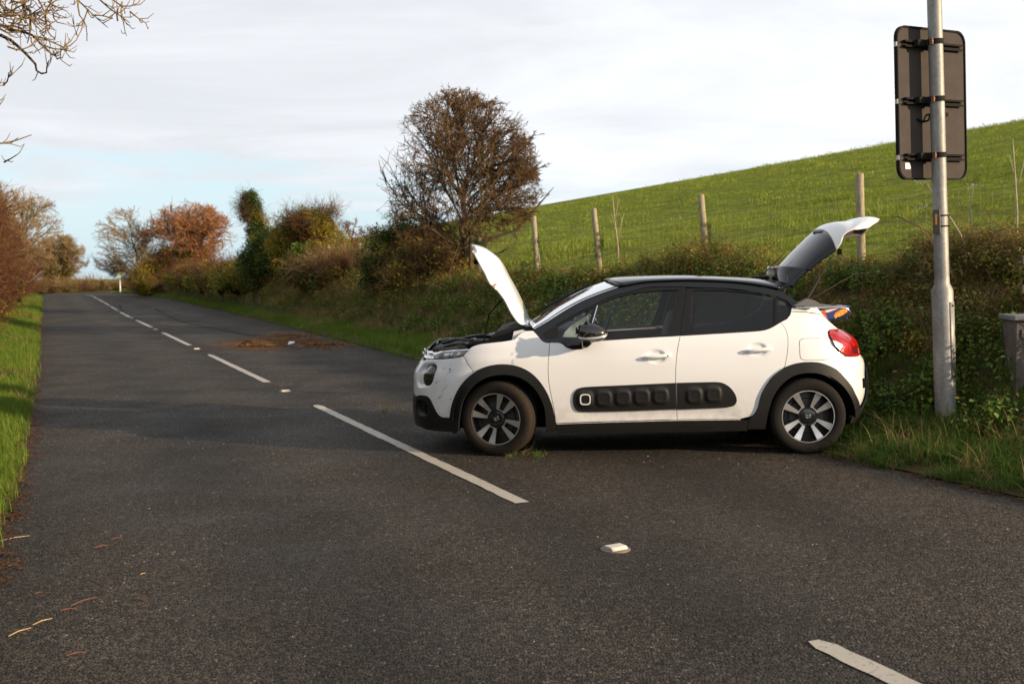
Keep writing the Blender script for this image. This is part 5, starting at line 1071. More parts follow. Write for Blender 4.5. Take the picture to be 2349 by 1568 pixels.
for u in np.linspace(-0.985, 0.985, 31): g = max(0, 1 - abs(u) ** 2.4) ** (1 / 1.6); seamP.append((E_ws[-1][0] + (C_ws[-1][0] - E_ws[-1][0]) * g, abs(E_ws[-1][1]) * u, E_ws[-1][2] + (C_ws[-1][1] - E_ws[-1][2]) * g + 0.001))
b = MB(); b.tube(seamP, 0.006, 6); b.build('windscreen_seal', m_dark, car, smooth=True)
# frit band round the windscreen edge
for sd in (1, -1):
    V = []; F = []
    for i in range(len(E_ws)):
        for u in (0.93, 0.999): g = max(0, (1 - u ** 2.3)) ** (1 / 1.5); V.append((E_ws[i][0] + (C_ws[i][0] - E_ws[i][0]) * g, -abs(E_ws[i][1]) * u * sd * 1.001, E_ws[i][2] + (C_ws[i][1] - E_ws[i][2]) * g + 0.002))
    for i in range(len(E_ws) - 1): F.append((2 * i, 2 * i + 1, 2 * i + 3, 2 * i + 2))
    link('windscreen_edge', mesh('windscreen_edge', V, F), m_gloss, car, True)
# wipers
for (pts) in ([(0.35, -0.30, 0), (0.50, -0.15, 0), (0.78, 0.05, 0)], [(0.35, 0.35, 0), (0.55, 0.20, 0), (0.70, 0.45, 0)]):
    P = []
    for x, y, _ in pts:
        i = int(np.argmin(abs(C_ws[:, 0] - (x)))); P.append((x, y, float(np.interp(x, C_ws[:, 0], C_ws[:, 1])) + 0.004 - 0.05 * (y / 0.65) ** 2))
    b = MB(); b.tube(P, [0.008, 0.007, 0.005], 6); w = b.build('wiper', m_plastic, car, smooth=True)
    P2 = [(P[1][0] - 0.14, P[1][1] - 0.10, P[1][2] - 0.055), (P[1][0] + 0.05, P[1][1], P[1][2] + 0.045), (P[2][0] + 0.02, P[2][1], P[2][2] + 0.03)]; b = MB(); b.tube(P2, 0.010, 5); b.build('wiper_blade', m_plastic, w)
# aerial
b = MB(); b.box((2.30, 0, 1.445), (0.16, 0.07, 0.035), bev=0.012); b.tube([(2.31, 0, 1.455), (2.52, 0, 1.66)], [0.005, 0.003], 6); b.build('aerial', m_plastic, car, angle=40)
# ----- open bonnet -----
nb = 26; Ec = resample(crm(C['hood_e']), nb); Cc = resample(crm(C['hood_c']), nb)
ye = np.interp(np.linspace(0, 1, nb), [0, 0.15, 0.45, 0.62, 0.85, 0.95, 1.0], [0.56, 0.64, 0.70, 0.71, 0.66, 0.60, 0.50])
hood = sheet('bonnet', [(e[0], -y, e[1]) for e, y in zip(Ec, ye)], Cc, m_hood, p=3.0, q=1.5, ny=36, thick=0.022)
hood['label'] = 'raised white bonnet with a muddy scrape'
b = MB(); b.box((0, 0, 0), (0.05, 0.12, 0.03), bev=0.006); o = b.build('bonnet_latch', m_dark, hood); o.location = (Ec[-4][0] - 0.03, -0.2, Ec[-4][1] - 0.02)
ins = sheet('bonnet_lining', [(e[0] + 0.03, -y * 0.9, e[1] + 0.0) for e, y in zip(Ec[2:-2], ye[2:-2])], [(c[0] - 0.03, c[1] - 0.02) for c in Cc[2:-2]], m_dark, p=3, q=1.5, ny=16, parent=hood)
b = MB(); b.tube([(-0.13, -0.60, 0.94), (-0.08, -0.60, 1.18), (0.04, -0.58, 1.31)], 0.006, 6); b.build('bonnet_stay', m_dark, car)
# windscreen base panel and the hinge wings
b = MB(); b.prism([(-0.12, 0.925), (-0.03, 1.02), (0.10, 1.058), (0.26, 1.065), (0.33, 1.09), (0.36, 1.0), (0.12, 0.96)], -0.60, 0.60); b.build('scuttle_panel', m_plastic, car, angle=30)
b = MB(); b.prism([(0.11, 0.955), (0.13, 1.03), (0.20, 1.045), (0.24, 1.03), (0.17, 0.985)], -0.70, -0.64); b.build('bonnet_hinge', m_white, car)
b = MB(); b.prism([(0.11, 0.955), (0.13, 1.03), (0.20, 1.045), (0.24, 1.03), (0.17, 0.985)], 0.64, 0.70); b.build('bonnet_hinge', m_white, car)
# ----- engine bay -----
b = MB(); b.box((-0.17, 0, 0.70), (0.72, 1.06, 0.26), bev=0.03); bay = b.build('engine_bay', m_dark, car)
eng = []
for (c, d, m_, nm) in [((-0.30, -0.05, 0.885), (0.34, 0.50, 0.07), m_plastic, 'engine_cover'), ((-0.12, -0.42, 0.89), (0.22, 0.22, 0.12), m_plastic, 'battery_cover'), ((-0.40, -0.42, 0.875), (0.24, 0.20, 0.06), m_dash, 'air_filter_box'), ((-0.53, -0.1, 0.872), (0.10, 0.9, 0.04), m_plastic, 'front_cross_member'), ((-0.16, 0.35, 0.895), (0.2, 0.25, 0.1), m_plastic, 'coolant_tank'), ((-0.47, 0.35, 0.885), (0.16, 0.3, 0.06), m_dash, 'fuse_box')]:
    b = MB(); b.box(c, d, Matrix.Rotation(0.0, 3, 'Z'), 0.016); b.build(nm, m_, car, angle=40)
m_hose = plain('hose_rubber', (0.03, 0.03, 0.032), 0.35)
for P in ([(-0.52, -0.3, 0.91), (-0.40, -0.28, 0.945), (-0.26, -0.33, 0.935), (-0.18, -0.25, 0.93)], [(-0.5, -0.5, 0.89), (-0.35, -0.52, 0.93), (-0.2, -0.5, 0.915)], [(-0.35, 0.2, 0.93), (-0.2, 0.1, 0.955), (-0.1, 0.15, 0.93)], [(-0.58, 0.1, 0.90), (-0.48, 0.0, 0.93), (-0.42, -0.15, 0.905)]):
    b = MB(); b.tube(P, 0.016, 8); b.build('hose', m_hose, car, smooth=True)
b = MB(); b.lathe([(0.03, 0), (0.03, 0.012), (0.012, 0.02)], 12, c=(-0.28, -0.45, 0.915)); b.build('filler_cap', plain('ochre_cap', (0.45, 0.30, 0.06), 0.5), car, angle=40)
b = MB(); b.prism([(-0.66, 0.855), (-0.63, 0.868), (-0.585, 0.918), (-0.600, 0.922), (-0.635, 0.89)], -0.35, 0.35); b.build('bonnet_slam_panel', m_silver, car)
# ----- black inner shell, wheel wells, floor -----
def core(name, poly, off, both=True): return panel(name, poly, m_dark, off=off, gap=0, g=0.06, skirt=0, disp=lambda s, z, x: -0.06 * smooth((-0.35 - s) / 0.15))
inner = [(SF, 0.22), (SF, 0.84), (-0.70, 0.84), (-0.32, 0.86), (-0.08, 0.925), (0.13, 0.95), (0.30, 1.0), (0.44, 0.93), (1.0, 0.95), (1.5, 0.975), (2.1, 1.0), (2.35, 1.08), (2.45, 1.18), (2.90, 1.17), (3.02, 1.0), (SR, 0.98), (SR, 0.24), (2.97, 0.26)] + [p for p in ri[::-1]] + [(2.2, 0.20), (0.40, 0.20)] + [p for p in fi[::-1]] + [(-0.39, 0.20)]
core('inner_shell', inner, -0.028)
b = MB(); b.box((1.15, 0, 0.30), (3.6, 1.10, 0.20)); b.box((1.27, 0, 0.29), (1.5, 1.60, 0.16)); b.box((-0.56, 0, 0.30), (0.16, 0.9, 0.10)); b.box((2.98, 0, 0.32), (0.16, 1.0, 0.18)); b.build('underbody', m_dark, car)
for xc in (0.0, 2.541):
    for sd in (1, -1):
        V = []; F = []
        for k in range(25):
            a = math.pi * k / 24; x, z = xc + 0.385 * math.cos(a), 0.30 + 0.385 * math.sin(a)
            for y in (-0.845, -0.52): V.append((x, y * sd, z))
        for k in range(24): F.append((2 * k, 2 * k + 1, 2 * k + 3, 2 * k + 2))
        n = len(V); V.append((xc, -0.52 * sd, 0.3)); F += [(2 * k + 1, 2 * k + 3, n) for k in range(24)]
        link('wheel_well', mesh('wheel_well', V, F), m_dark, car)
b = MB(); b.box((0.28, 0, 0.62), (0.06, 1.5, 0.62)); b.build('bulkhead', m_dark, car)
# ----- interior -----
def box_part(nm, c, d, mat, bev=0.03, ry=0.0):
    b = MB(); b.box((0, 0, 0), d, None, bev); o = b.build(nm, mat, car, angle=50); o.location = c; o.rotation_euler = (0, ry, 0); return o
box_part('dashboard', (0.62, 0, 0.92), (0.42, 1.36, 0.26), m_dash, 0.06)
for y in (-0.36, 0.36):
    box_part('seat', (1.22, y, 0.56), (0.52, 0.50, 0.18), m_seat, 0.06); box_part('seat_back', (1.53, y, 0.86), (0.14, 0.48, 0.60), m_seat, 0.06, 0.26); box_part('headrest', (1.64, y, 1.20), (0.09, 0.26, 0.16), m_seat, 0.035, 0.2)
box_part('rear_bench', (2.10, 0, 0.58), (0.5, 1.25, 0.2), m_seat, 0.06); box_part('rear_backrest', (2.42, 0, 0.88), (0.14, 1.22, 0.56), m_seat, 0.05, 0.25)
for y in (-0.4, 0.4): box_part('headrest', (2.50, y, 1.17), (0.08, 0.26, 0.14), m_seat, 0.03, 0.2)
b = MB(); b.lathe([(0.185 + 0.014 * math.cos(a), 0.014 * math.sin(a)) for a in np.linspace(0, 2 * math.pi, 9)[:-1]], 28, close=True); o = b.build('steering_wheel', m_dash, car, smooth=True); o.location = (0.92, 0.36, 0.97); o.rotation_euler = (0, -1.15, 0)
b = MB(); b.box((0, 0, 0), (0.36, 0.05, 0.015), None, 0.005); h = b.build('steering_hub', m_dash, o)
box_part('boot_floor', (2.85, 0, 0.55), (0.5, 1.1, 0.08), m_dark, 0.01); box_part('parcel_shelf', (2.72, 0.02, 1.185), (0.36, 1.02, 0.022), m_greyt, 0.008, -0.02)
box_part('mirror_inside', (0.95, 0, 1.30), (0.03, 0.2, 0.06), m_dash, 0.012)
# boot opening edge and rear body pillars
for sd in (1, -1):
    Eo = edge3([q for q in crm(rt) if q[0] > 2.33] + [(2.66, 1.205)]); V = []; F = []
    for (x, y, z) in Eo: V += [(x, y * sd, z), (x - 0.02, (y + 0.10) * sd, z + 0.012), (x - 0.04, (y + 0.13) * sd, z - 0.04)]
    n = len(Eo)
    for i in range(n - 1):
        for k in range(2): a = 3 * i + k; F.append((a, a + 1, a + 4, a + 3))
    me = mesh('boot_surround', V, F); o = link('boot_surround', me, m_gloss, car, True)
    b = MB(); b.prism([(2.45, 1.215), (2.56, 1.275), (2.62, 1.262), (2.70, 1.212)], -0.70 if sd > 0 else 0.62, -0.62 if sd > 0 else 0.70); b.build('pillar_trim', m_greyt, car)
    b = MB(); P = [(2.46, -0.735 * sd, 1.203), (2.64, -0.722 * sd, 1.203), (2.80, -0.69 * sd, 1.198), (2.90, -0.64 * sd, 1.19), (2.97, -0.63 * sd, 1.12)]; b.tube(P, 0.006, 6); b.build('boot_seal', m_chrome, car, smooth=True)
b = MB(); b.box((2.40, 0, 1.375), (0.10, 1.0, 0.03), bev=0.01); b.build('roof_end', m_gloss, car)
# ----- open tailgate -----
te, tcn = crm(C['tg_e'], 4), crm(C['tg_c'], 4)
n_t = 40; Te, Tc = resample(C['tg_e'][:4], 14), resample(C['tg_c'][:4], 14)
tg = sheet('tailgate', [(e[0], -y, e[1]) for e, y in zip(Te, np.linspace(0.53, 0.56, 14))], Tc, m_tgglass, p=2.2, q=1.7, ny=26, thick=-0.01)
tg.name = 'tailgate'; tg['label'] = 'raised tailgate with dark rear window'
We = np.array(C['tg_e'][3:]); Wc = np.array(C['tg_c'][3:]); nW = len(We); We2 = resample(crm(We, 5), 34)
# the white lower half: match stations by index so that the curl at the number-plate recess follows
Wi = np.linspace(0, nW - 1, 34); We_ = np.stack([np.interp(Wi, range(nW), We[:, k]) for k in (0, 1)], 1); Wc_ = np.stack([np.interp(Wi, range(nW), Wc[:, k]) for k in (0, 1)], 1)
for _ in range(2): We_[1:-1] = (We_[:-2] + 2 * We_[1:-1] + We_[2:]) / 4; Wc_[1:-1] = (Wc_[:-2] + 2 * Wc_[1:-1] + Wc_[2:]) / 4
tw = sheet('tailgate_panel', [(e[0], -y, e[1]) for e, y in zip(We_, np.interp(np.linspace(0, 1, 34), [0, .2, .6, .9, 1], [.56, .57, .55, .48, .40]))], Wc_, m_white, p=2.2, q=1.7, ny=26, thick=-0.012, parent=tg)
Ti = np.array([(2.72, 1.565), (2.84, 1.665), (2.90, 1.765), (2.96, 1.785), (3.06, 1.79), (3.115, 1.845)]); Tci = np.array([(2.70, 1.69), (2.84, 1.81), (2.92, 1.85), (3.0, 1.85), (3.08, 1.86), (3.15, 1.88)])
sheet('tailgate_lining', [(e[0], -0.46, e[1]) for e in resample(Ti, 16)], resample(Tci, 16), m_greyt, p=4, q=1.5, ny=12, parent=tg, thick=0.01)
Se, Sc = resample(C['sp_e'], 8), resample(C['sp_c'], 8)
sheet('spoiler', [(e[0], -0.50, e[1]) for e in Se], Sc, m_gloss, p=5.0, q=1.3, ny=26, parent=tg, thick=-0.03)
b = MB()
for sd in (1, -1): b.prism([(2.4849, 1.3492), (2.5266, 1.422), (2.6199, 1.5052), (2.50, 1.522), (2.445, 1.50), (2.44, 1.38)], -0.505 * sd, -0.475 * sd)
b.build('spoiler_end', m_gloss, tg, angle=30)
b = MB(); b.tube([(2.78, -0.02, 1.835), (2.80, -0.20, 1.83), (2.86, -0.40, 1.79), (2.90, -0.47, 1.775)], [0.018, 0.020, 0.016, 0.008], 8); b.build('rear_wiper', m_dash, tg, smooth=True)
b = MB(); b.box((2.875, -0.50, 1.66), (0.035, 0.02, 0.05), Matrix.Rotation(0, 3, 'Y'), 0.005); b.build('tailgate_catch', m_dark, tg)
for sd in (1, -1):
    b = MB(); b.tube([(2.60, -0.53 * sd, 1.27), (2.70, -0.53 * sd, 1.44)], 0.011, 8); b.tube([(2.70, -0.53 * sd, 1.44), (2.82, -0.52 * sd, 1.635)], 0.005, 6); b.build('gas_strut', m_dash, car)
# ----- door mirrors -----
for sd in (1, -1):
    base = panel('mirror_base', crm(C['mirror_base'], 3, True), m_gloss, off=0.003, gap=0, g=0.03, skirt=0.01, both=False, disp=lambda s, z, x: 0.05 * smooth((0.955 - z) / 0.03) * smooth((s - 0.52) / 0.15) * smooth((z - 0.885) / 0.02))[0] if sd == 1 else panel('mirror_base', crm(C['mirror_base'], 3, True), m_gloss, off=0.003, gap=0, g=0.03, skirt=0.01, both=True)[1]
    if sd == -1:
        for o in [q for q in car.children if q.name.startswith('mirror_base') and q is not base][-1:]:
            if o.data.vertices[0].co.y < 0 and len([q for q in car.children if q.name.startswith('mirror_base')]) > 2: bpy.data.objects.remove(o)
    bm = bmesh.new(); r = bmesh.ops.create_uvsphere(bm, u_segments=28, v_segments=18, radius=1.0)
    for v in r['verts']:
        x, y, z = v.co; k = 1 - 0.22 * max(0, -x) ** 2
        X = 0.775 + 0.118 * math.copysign(abs(x) ** 0.85, x); Z = 1.022 + (0.082 * z if z > 0 else 0.066 * z) * (1 - 0.28 * (x if z > 0 else -x * 0.6)); v.co = Vector((X, sd * (-0.985 + 0.075 * y), Z))
    me = bpy.data.meshes.new('mirror_housing'); bm.to_mesh(me); bm.free(); mh = link('mirror_housing', me, m_wblack, car, True)
    b = MB(); P = [(0.668, -1.02, 0.992), (0.72, -1.055, 0.985), (0.80, -1.062, 0.990), (0.87, -1.03, 1.004), (0.892, -0.99, 1.018)]; b.tube([(x, y * sd, z) for x, y, z in crm(P, 5)], [0.010] * 6 + [0.012] * 12 + [0.009] * 3, 8); b.build('mirror_indicator', m_silver, mh, smooth=True)
    b = MB(); b.tube([(0.70, -0.865 * sd, 0.925), (0.72, -0.92 * sd, 0.935), (0.74, -0.97 * sd, 0.965)], [0.03, 0.035, 0.04], 10); b.build('mirror_arm', m_gloss, mh, smooth=True)
    if sd == 1:
        mh['label'] = 'smashed black door mirror with torn housing'
        for k in range(16):     # jagged broken cap pieces sticking forward
            b = MB(); x0 = 0.650 + 0.0062 * k; z0 = 1.035 + 0.010 * math.sin(k * 1.9) + 0.0035 * k; l = 0.018 + 0.042 * ((k * 7) % 5) / 5; a = 1.25 + 0.75 * math.sin(k * 2.3)
            b.prism([(x0 - 0.010, z0 - 0.015), (x0 + 0.012, z0 - 0.008), (x0 + l * math.cos(a), z0 + l * math.sin(a)), (x0 - 0.006 + l * 0.5 * math.cos(a + .5), z0 + l * 0.5 * math.sin(a + .5))], -1.0 - 0.004 * (k % 3), -0.99 - 0.004 * (k % 3)); b.build('broken_shard', m_wblack, mh)
        for k, (x, z, l, a) in enumerate([(0.70, 1.005, 0.05, 0.6), (0.69, 0.965, 0.05, -1.5), (0.76, 1.01, 0.06, -0.5), (0.80, 1.015, 0.05, 0.3), (0.86, 1.03, 0.03, 1.2)]):
            b = MB(); b.tube([(x, -1.065, z), (x + l * 0.5 * math.cos(a), -1.07, z + l * 0.5 * math.sin(a) + 0.006), (x + l * math.cos(a), -1.068, z + l * math.sin(a))], 0.0018, 4); b.build('grass_stalk', m_dry, mh)
# crazed quarter glass behind the mirror
panel('crazed_glass', [(0.535, 0.990), (0.555, 1.03), (0.60, 1.075), (0.67, 1.12), (0.75, 1.165), (0.768, 1.13), (0.70, 1.07), (0.66, 1.02), (0.655, 0.985)], plain('crazed_glass', (0.17, 0.22, 0.20), 0.4, bumpn=(180, 1.0, 0.004), var=0.5), off=-0.009, gap=0, g=0.03, skirt=0, both=False)
# ----- wheels -----
def wheel(xc, y_in, sgn, steer, rot, tyre_mat, r=0.3145):
    root = empty('wheel', (xc, -y_in * sgn, r - 0.0015), 0); root.parent = car; root.rotation_euler = (0, 0, (0 if sgn > 0 else math.pi) + steer)
    # tyre
    nseg = 144; w = 0.1025; prof = [(0.212, -0.088), (0.222, -0.098), (0.245, -0.1045), (0.268, -0.1050), (0.288, -0.1005), (0.301, -0.092), (0.309, -0.080), (0.3135, -0.060), (0.3138, -0.045), (0.306, -0.0435), (0.306, -0.0365), (0.3145, -0.035), (0.3150, 0.0)]
    prof = prof + [(a, -b) for a, b in prof[:-1][::-1]]; V = []; F = []; m = len(prof)
    for k in range(nseg):
        a = 2 * math.pi * k / nseg; c, s = math.cos(a), math.sin(a)
        for j, (rr, yy) in enumerate(prof):
            if 6 <= j <= 8 or m - 9 <= j <= m - 7: rr = rr - (0.0032 if k % 3 == 0 else 0)
            if 7 <= j <= m - 8: rr = rr * r / 0.3150
            V.append((rr * c, yy, rr * s))
    for k in range(nseg):
        for j in range(m - 1): F.append((k * m + j, ((k + 1) % nseg) * m + j, ((k + 1) % nseg) * m + j + 1, k * m + j + 1))
    me = mesh('tyre', V, F); ty = link('tyre', me, tyre_mat, root, True)
    # rim barrel and dark back
    b = MB(); b.lathe([(0.216, -0.092), (0.2165, -0.096), (0.212, -0.0965), (0.207, -0.088), (0.203, -0.070), (0.200, 0.06)], 72, 'Y', cap=False); rim = b.build('rim', m_wblack, root, angle=50)
    b = MB(); b.lathe([(0.2115, -0.0972), (0.2080, -0.0972)], 72, 'Y'); ring = MB(); V = []; F = []
    for k in range(72):
        a = 2 * math.pi * k / 72
        for rr in (0.2155, 0.2085): V.append((rr * math.cos(a), -0.0975, rr * math.sin(a)))
    for k in range(72): q = (k + 1) % 72; F.append((2 * k, 2 * k + 1, 2 * q + 1, 2 * q))
    b.bm.free(); ring.bm.free(); link('rim_edge', mesh('rim_edge', V, F), m_alloy, rim)
    b = MB(); b.lathe([(0.001, -0.01), (0.14, -0.01), (0.145, 0.012), (0.2, 0.02)], 48, 'Y', cap=False); b.build('brake_disc', plain('brake_disc', (0.09, 0.085, 0.08), 0.5, 0.6) if 'brake_disc' not in bpy.data.materials else bpy.data.materials['brake_disc'], root, angle=40)
    # spokes: four splayed pairs with machined faces
    def P_(rr, a, y): return (rr * math.cos(a), y, rr * math.sin(a))
    def dish(rr): return -0.072 - 0.016 * (rr / 0.21) ** 2
    bl = MB(); bm = bl.bm
    for k in range(4):
        for sd in (-1, 1):
            ac = rot + k * math.pi / 2 + sd * math.radians(17.8); a0 = rot + k * math.pi / 2 + sd * math.radians(24)
            q = []
            for (rr, am, hw) in ((0.055, a0, 0.030), (0.085, rot + k * math.pi / 2 + sd * math.radians(22.5), 0.0155), (0.14, ac + sd * 0.02, 0.0225), (0.2085, ac, 0.0335)):
                for y in (dish(rr) + 0.0015, -0.03): q.append([bm.verts.new((rr * math.cos(am) - h * math.sin(am), y, rr * math.sin(am) + h * math.cos(am))) for h in (-hw, hw)])
            for i in range(3):
                A, B, C1, D1 = q[2 * i], q[2 * i + 1], q[2 * i + 2], q[2 * i + 3]
                bm.faces.new((A[0], C1[0], C1[1], A[1])); bm.faces.new((A[0], B[0], D1[0], C1[0])); bm.faces.new((A[1], C1[1], D1[1], B[1]))
    bl.lathe([(0.001, -0.080), (0.045, -0.080), (0.060, -0.076), (0.070, -0.066), (0.075, -0.03)], 32, 'Y', cap=False); bl.build('spokes', m_wblack, rim, angle=30)
    for k in range(4):
        for sd in (-1, 1):
            V = []; base_a = rot + k * math.pi / 2; pr = [(0.086, base_a + sd * math.radians(20.5), 0.0125), (0.115, base_a + sd * math.radians(19.2), 0.0160), (0.16, base_a + sd * math.radians(18.2), 0.0225), (0.2085, base_a + sd * math.radians(17.6), 0.0290)]
            for rr, am, hw in pr:
                for h in (-hw, hw): V.append((rr * math.cos(am) - h * math.sin(am), dish(rr) - 0.001, rr * math.sin(am) + h * math.cos(am)))
            link('spoke_face', mesh('spoke_face', V, [(2 * i, 2 * i + 1, 2 * i + 3, 2 * i + 2) for i in range(3)]), m_alloy, rim)
    for k in range(4):     # machined web that joins each pair at the hub
        V = []; ba = rot + k * math.pi / 2
        for i in range(9):
            a = ba + math.radians(-27 + 54 * i / 8); bend = 0.010 * (1 - (abs(i - 4) / 4) ** 2)
            for rr_ in (0.078, 0.090 - bend * 0.4): V.append((rr_ * math.cos(a), dish(0.08) - 0.0012, rr_ * math.sin(a)))
        link('spoke_web', mesh('spoke_web', V, [(2 * i, 2 * i + 1, 2 * i + 3, 2 * i + 2) for i in range(8)]), m_alloy, rim)
    for k in range(2):     # chevrons on the hub cap
        b = MB(); a = rot - math.radians(105)
        off = 0.004 + 0.017 * k
        for sd in (-1, 1):
            p = [(0.0, -0.083, 0.006 - off), (sd * 0.012, -0.083, 0.0125 - off + 0.001), (sd * 0.024, -0.083, 0.021 - off)]
            b.tube(p, [0.0034, 0.003, 0.0018], 6)
        o = b.build('hub_chevron', m_chrome, rim, smooth=True); o.rotation_euler = (0, -(rot - math.radians(47)), 0)
    return root
wheel(0.0, 0.748, 1, math.radians(-16), math.radians(61), m_tyre_mud); wheel(2.541, 0.752, 1, 0.0, math.radians(47), m_tyre)
wheel(0.0, 0.752, -1, math.radians(-16), 0.3, m_tyre); wheel(2.541, 0.752, -1, 0.0, 0.8, m_tyre)
# ----- toy carton in the boot -----
CM = car.matrix_world if False else (Matrix.Translation(Vector((-0.08385, 9.86329, 0))) @ Matrix.Rotation(-0.0409, 4, 'Z'))
box_ = empty('toy_box'); box_.matrix_world = CM @ Matrix.Translation((2.845, -0.50, 1.142)) @ Matrix.Rotation(math.radians(-9), 4, 'Y') @ Matrix.Rotation(math.radians(2), 4, 'Z')
tag(box_, 'blue and red toy carton lying upside down in the open boot', 'box')
m_card = plain('blue_card', (0.020, 0.050, 0.21), 0.35, coat=0.3); m_cardr = plain('red_card', (0.50, 0.030, 0.020), 0.4); m_cardw = plain('white_card', (0.75, 0.70, 0.66), 0.45); m_yel = plain('yellow_print', (0.85, 0.62, 0.05), 0.5); m_ora = plain('orange_print', (0.75, 0.13, 0.02), 0.5); m_cardk = plain('dark_blue_card', (0.008, 0.012, 0.035), 0.4)
b = MB(); b.box((0, 0.17, 0), (0.25, 0.34, 0.085), bev=0.002); b.build('carton', m_card, box_)
def flat(nm, pts, mat, y): return link(nm, mesh(nm, [(x, y, z) for x, z in pts], [tuple(range(len(pts)))]), mat, box_)
flat('white_print', [(-0.125, 0.03), (-0.06, 0.018), (0.04, 0.040), (-0.125, 0.0425)], m_cardw, -0.0012)
flat('red_print', [(-0.06, 0.018), (-0.04, 0.016), (0.055, 0.040), (0.04, 0.040)], m_cardr, -0.0014)
flat('figure_print', [(-0.125, -0.0425), (-0.085, -0.0425), (-0.075, -0.02), (-0.085, 0.02), (-0.075, 0.04), (-0.10, 0.042), (-0.125, 0.03)], m_ora, -0.0016)
flat('dark_print', [(0.0, -0.0425), (0.125, -0.0425), (0.125, 0.0), (0.09, -0.015), (0.04, -0.03)], m_cardk, -0.0013)
el = [(0.045 + 0.066 * math.cos(a) * math.cos(0.3) - 0.026 * math.sin(a) * math.sin(0.3), -0.003 + 0.066 * math.cos(a) * math.sin(0.3) + 0.026 * math.sin(a) * math.cos(0.3)) for a in np.linspace(0, 2 * math.pi, 28, endpoint=False)]
flat('logo_ellipse', el, m_ora, -0.0019)
def text_mesh(body, size, name, mat, parent, ext=0.0004, shear=0.0):
    cu = bpy.data.curves.new(name, 'FONT'); cu.body = body; cu.size = size; cu.extrude = ext; cu.align_x = 'CENTER'; cu.align_y = 'CENTER'; cu.shear = shear; cu.offset = size * 0.02
    tmp = bpy.data.objects.new('tmp_text', cu); COL.objects.link(tmp); dg = bpy.context.evaluated_depsgraph_get(); me = bpy.data.meshes.new_from_object(tmp.evaluated_get(dg)); me.name = name
    bpy.data.objects.remove(tmp); bpy.data.curves.remove(cu); return link(name, me, mat, parent)
t = text_mesh('NERF', 0.050, 'logo_lettering', m_yel, box_, shear=0.25); t.location = (0.045, -0.0024, -0.003); t.rotation_euler = (math.pi / 2, -0.32 + math.pi, 0)
b = MB(); b.box((0, 0.17, -0.055), (0.20, 0.30, 0.022), bev=0.003); b.build('carton_flap', m_cardk, box_)
# ---------------- lamp column with the road sign seen from behind ----------------
def mat_galv():
    M = Mat('galvanised_steel'); M.set('Metallic', 0.35); M.set('Roughness', 0.55); n = M.noise(9, 6, 0.7, M.mapping((1, 1, 0.35))); v = M.node('ShaderNodeTexVoronoi'); M.L.new(M.tc(), v.inputs['Vector']); v.inputs['Scale'].default_value = 45
    sp = M.node('ShaderNodeSeparateColor'); M.L.new(v.outputs['Color'], sp.inputs[0]); k = M.math('ADD', M.math('MULTIPLY', n, 0.9), M.math('MULTIPLY', sp.outputs[0], 0.10))
    M.set('Base Color', M.ramp(k, [(0.3, (0.17, 0.165, 0.15)), (0.55, (0.28, 0.275, 0.255)), (0.75, (0.42, 0.41, 0.385)), (0.9, (0.55, 0.54, 0.51))])); M.bump(n, 0.25, 0.003); return M.m
m_galv = mat_galv()
m_strap = plain('dark_steel_strap', (0.020, 0.018, 0.017), 0.8, spec=0.1); m_rust = plain('rusty_bolt', (0.22, 0.09, 0.04), 0.75, bumpn=(60, 0.6, 0.004), var=0.5); m_sback = plain('grey_sign_back', (0.075, 0.064, 0.057), 0.95, var=0.08, spec=0.05); m_sedge = plain('black_sign_edge', (0.010, 0.010, 0.010), 0.7, spec=0.1)
PX, PY = 3.712, 9.35; pz = hz(*st(PX, PY)); LEAN = math.atan2(0.133, 3.405)
pole = empty('lamp_post', (PX + 0.013, PY, pz - 0.05)); pole.rotation_euler = (0, -LEAN, 0); tag(pole, 'tall galvanised steel post rising out of the grass, carrying the big sign', 'post')
z0 = pz - 0.05
def Z(z): return z - z0
b = MB(); b.lathe([(0.088, -0.4), (0.088, Z(1.312)), (0.078, Z(1.345)), (0.0625, Z(1.376)), (0.0605, Z(1.45)), (0.0575, Z(6.2)), (0.02, Z(6.22))], 40); b.build('shaft', m_galv, pole, angle=30)
V = []; F = []      # curved access door, slightly proud
a0, a1 = math.radians(-72), math.radians(8); nn = 10
for k in range(nn + 1):
    a = a0 + (a1 - a0) * k / nn
    for zz in (Z(0.575), Z(1.222)): V.append((0.0925 * math.cos(a), 0.0925 * math.sin(a), zz))
for k in range(nn): F.append((2 * k, 2 * k + 2, 2 * k + 3, 2 * k + 1))
o = link('access_door', mesh('access_door', V, F), m_galv, pole, True); md = o.modifiers.new('t', 'SOLIDIFY'); md.thickness = 0.004
b = MB(); b.lathe([(0.009, 0), (0.009, 0.003), (0.002, 0.004)], 14, 'Y', (0, 0, 0)); o = b.build('door_lock', m_sedge, pole); o.location = (0.055, -0.078, Z(1.19)); o.rotation_euler = (0, 0, 0.6 + math.pi)
# number tag with two bands
for zz in (Z(1.955), Z(1.865)):
    b = MB(); b.lathe([(0.0612, -0.006), (0.0655, -0.006), (0.0655, 0.006), (0.0612, 0.006)], 32, close=True, c=(0, 0, zz)); b.box((0.066, -0.01, zz), (0.016, 0.02, 0.014)); b.build('tag_band', m_sedge, pole, angle=40)
tg2 = MB(); tg2.box((0, 0, 0), (0.062, 0.012, 0.205), None, 0.004); o = tg2.build('number_tag', plain('tag_plate', (0.10, 0.085, 0.07), 0.3, coat=0.5), pole); o.location = (-0.052, -0.052, Z(1.905)); o.rotation_euler = (0, 0, -0.75)
t = text_mesh('1', 0.125, 'tag_digit', plain('orange_digit', (0.80, 0.33, 0.02), 0.5), o); t.location = (0, -0.0075, 0.015); t.rotation_euler = (math.pi / 2, 0, 0)
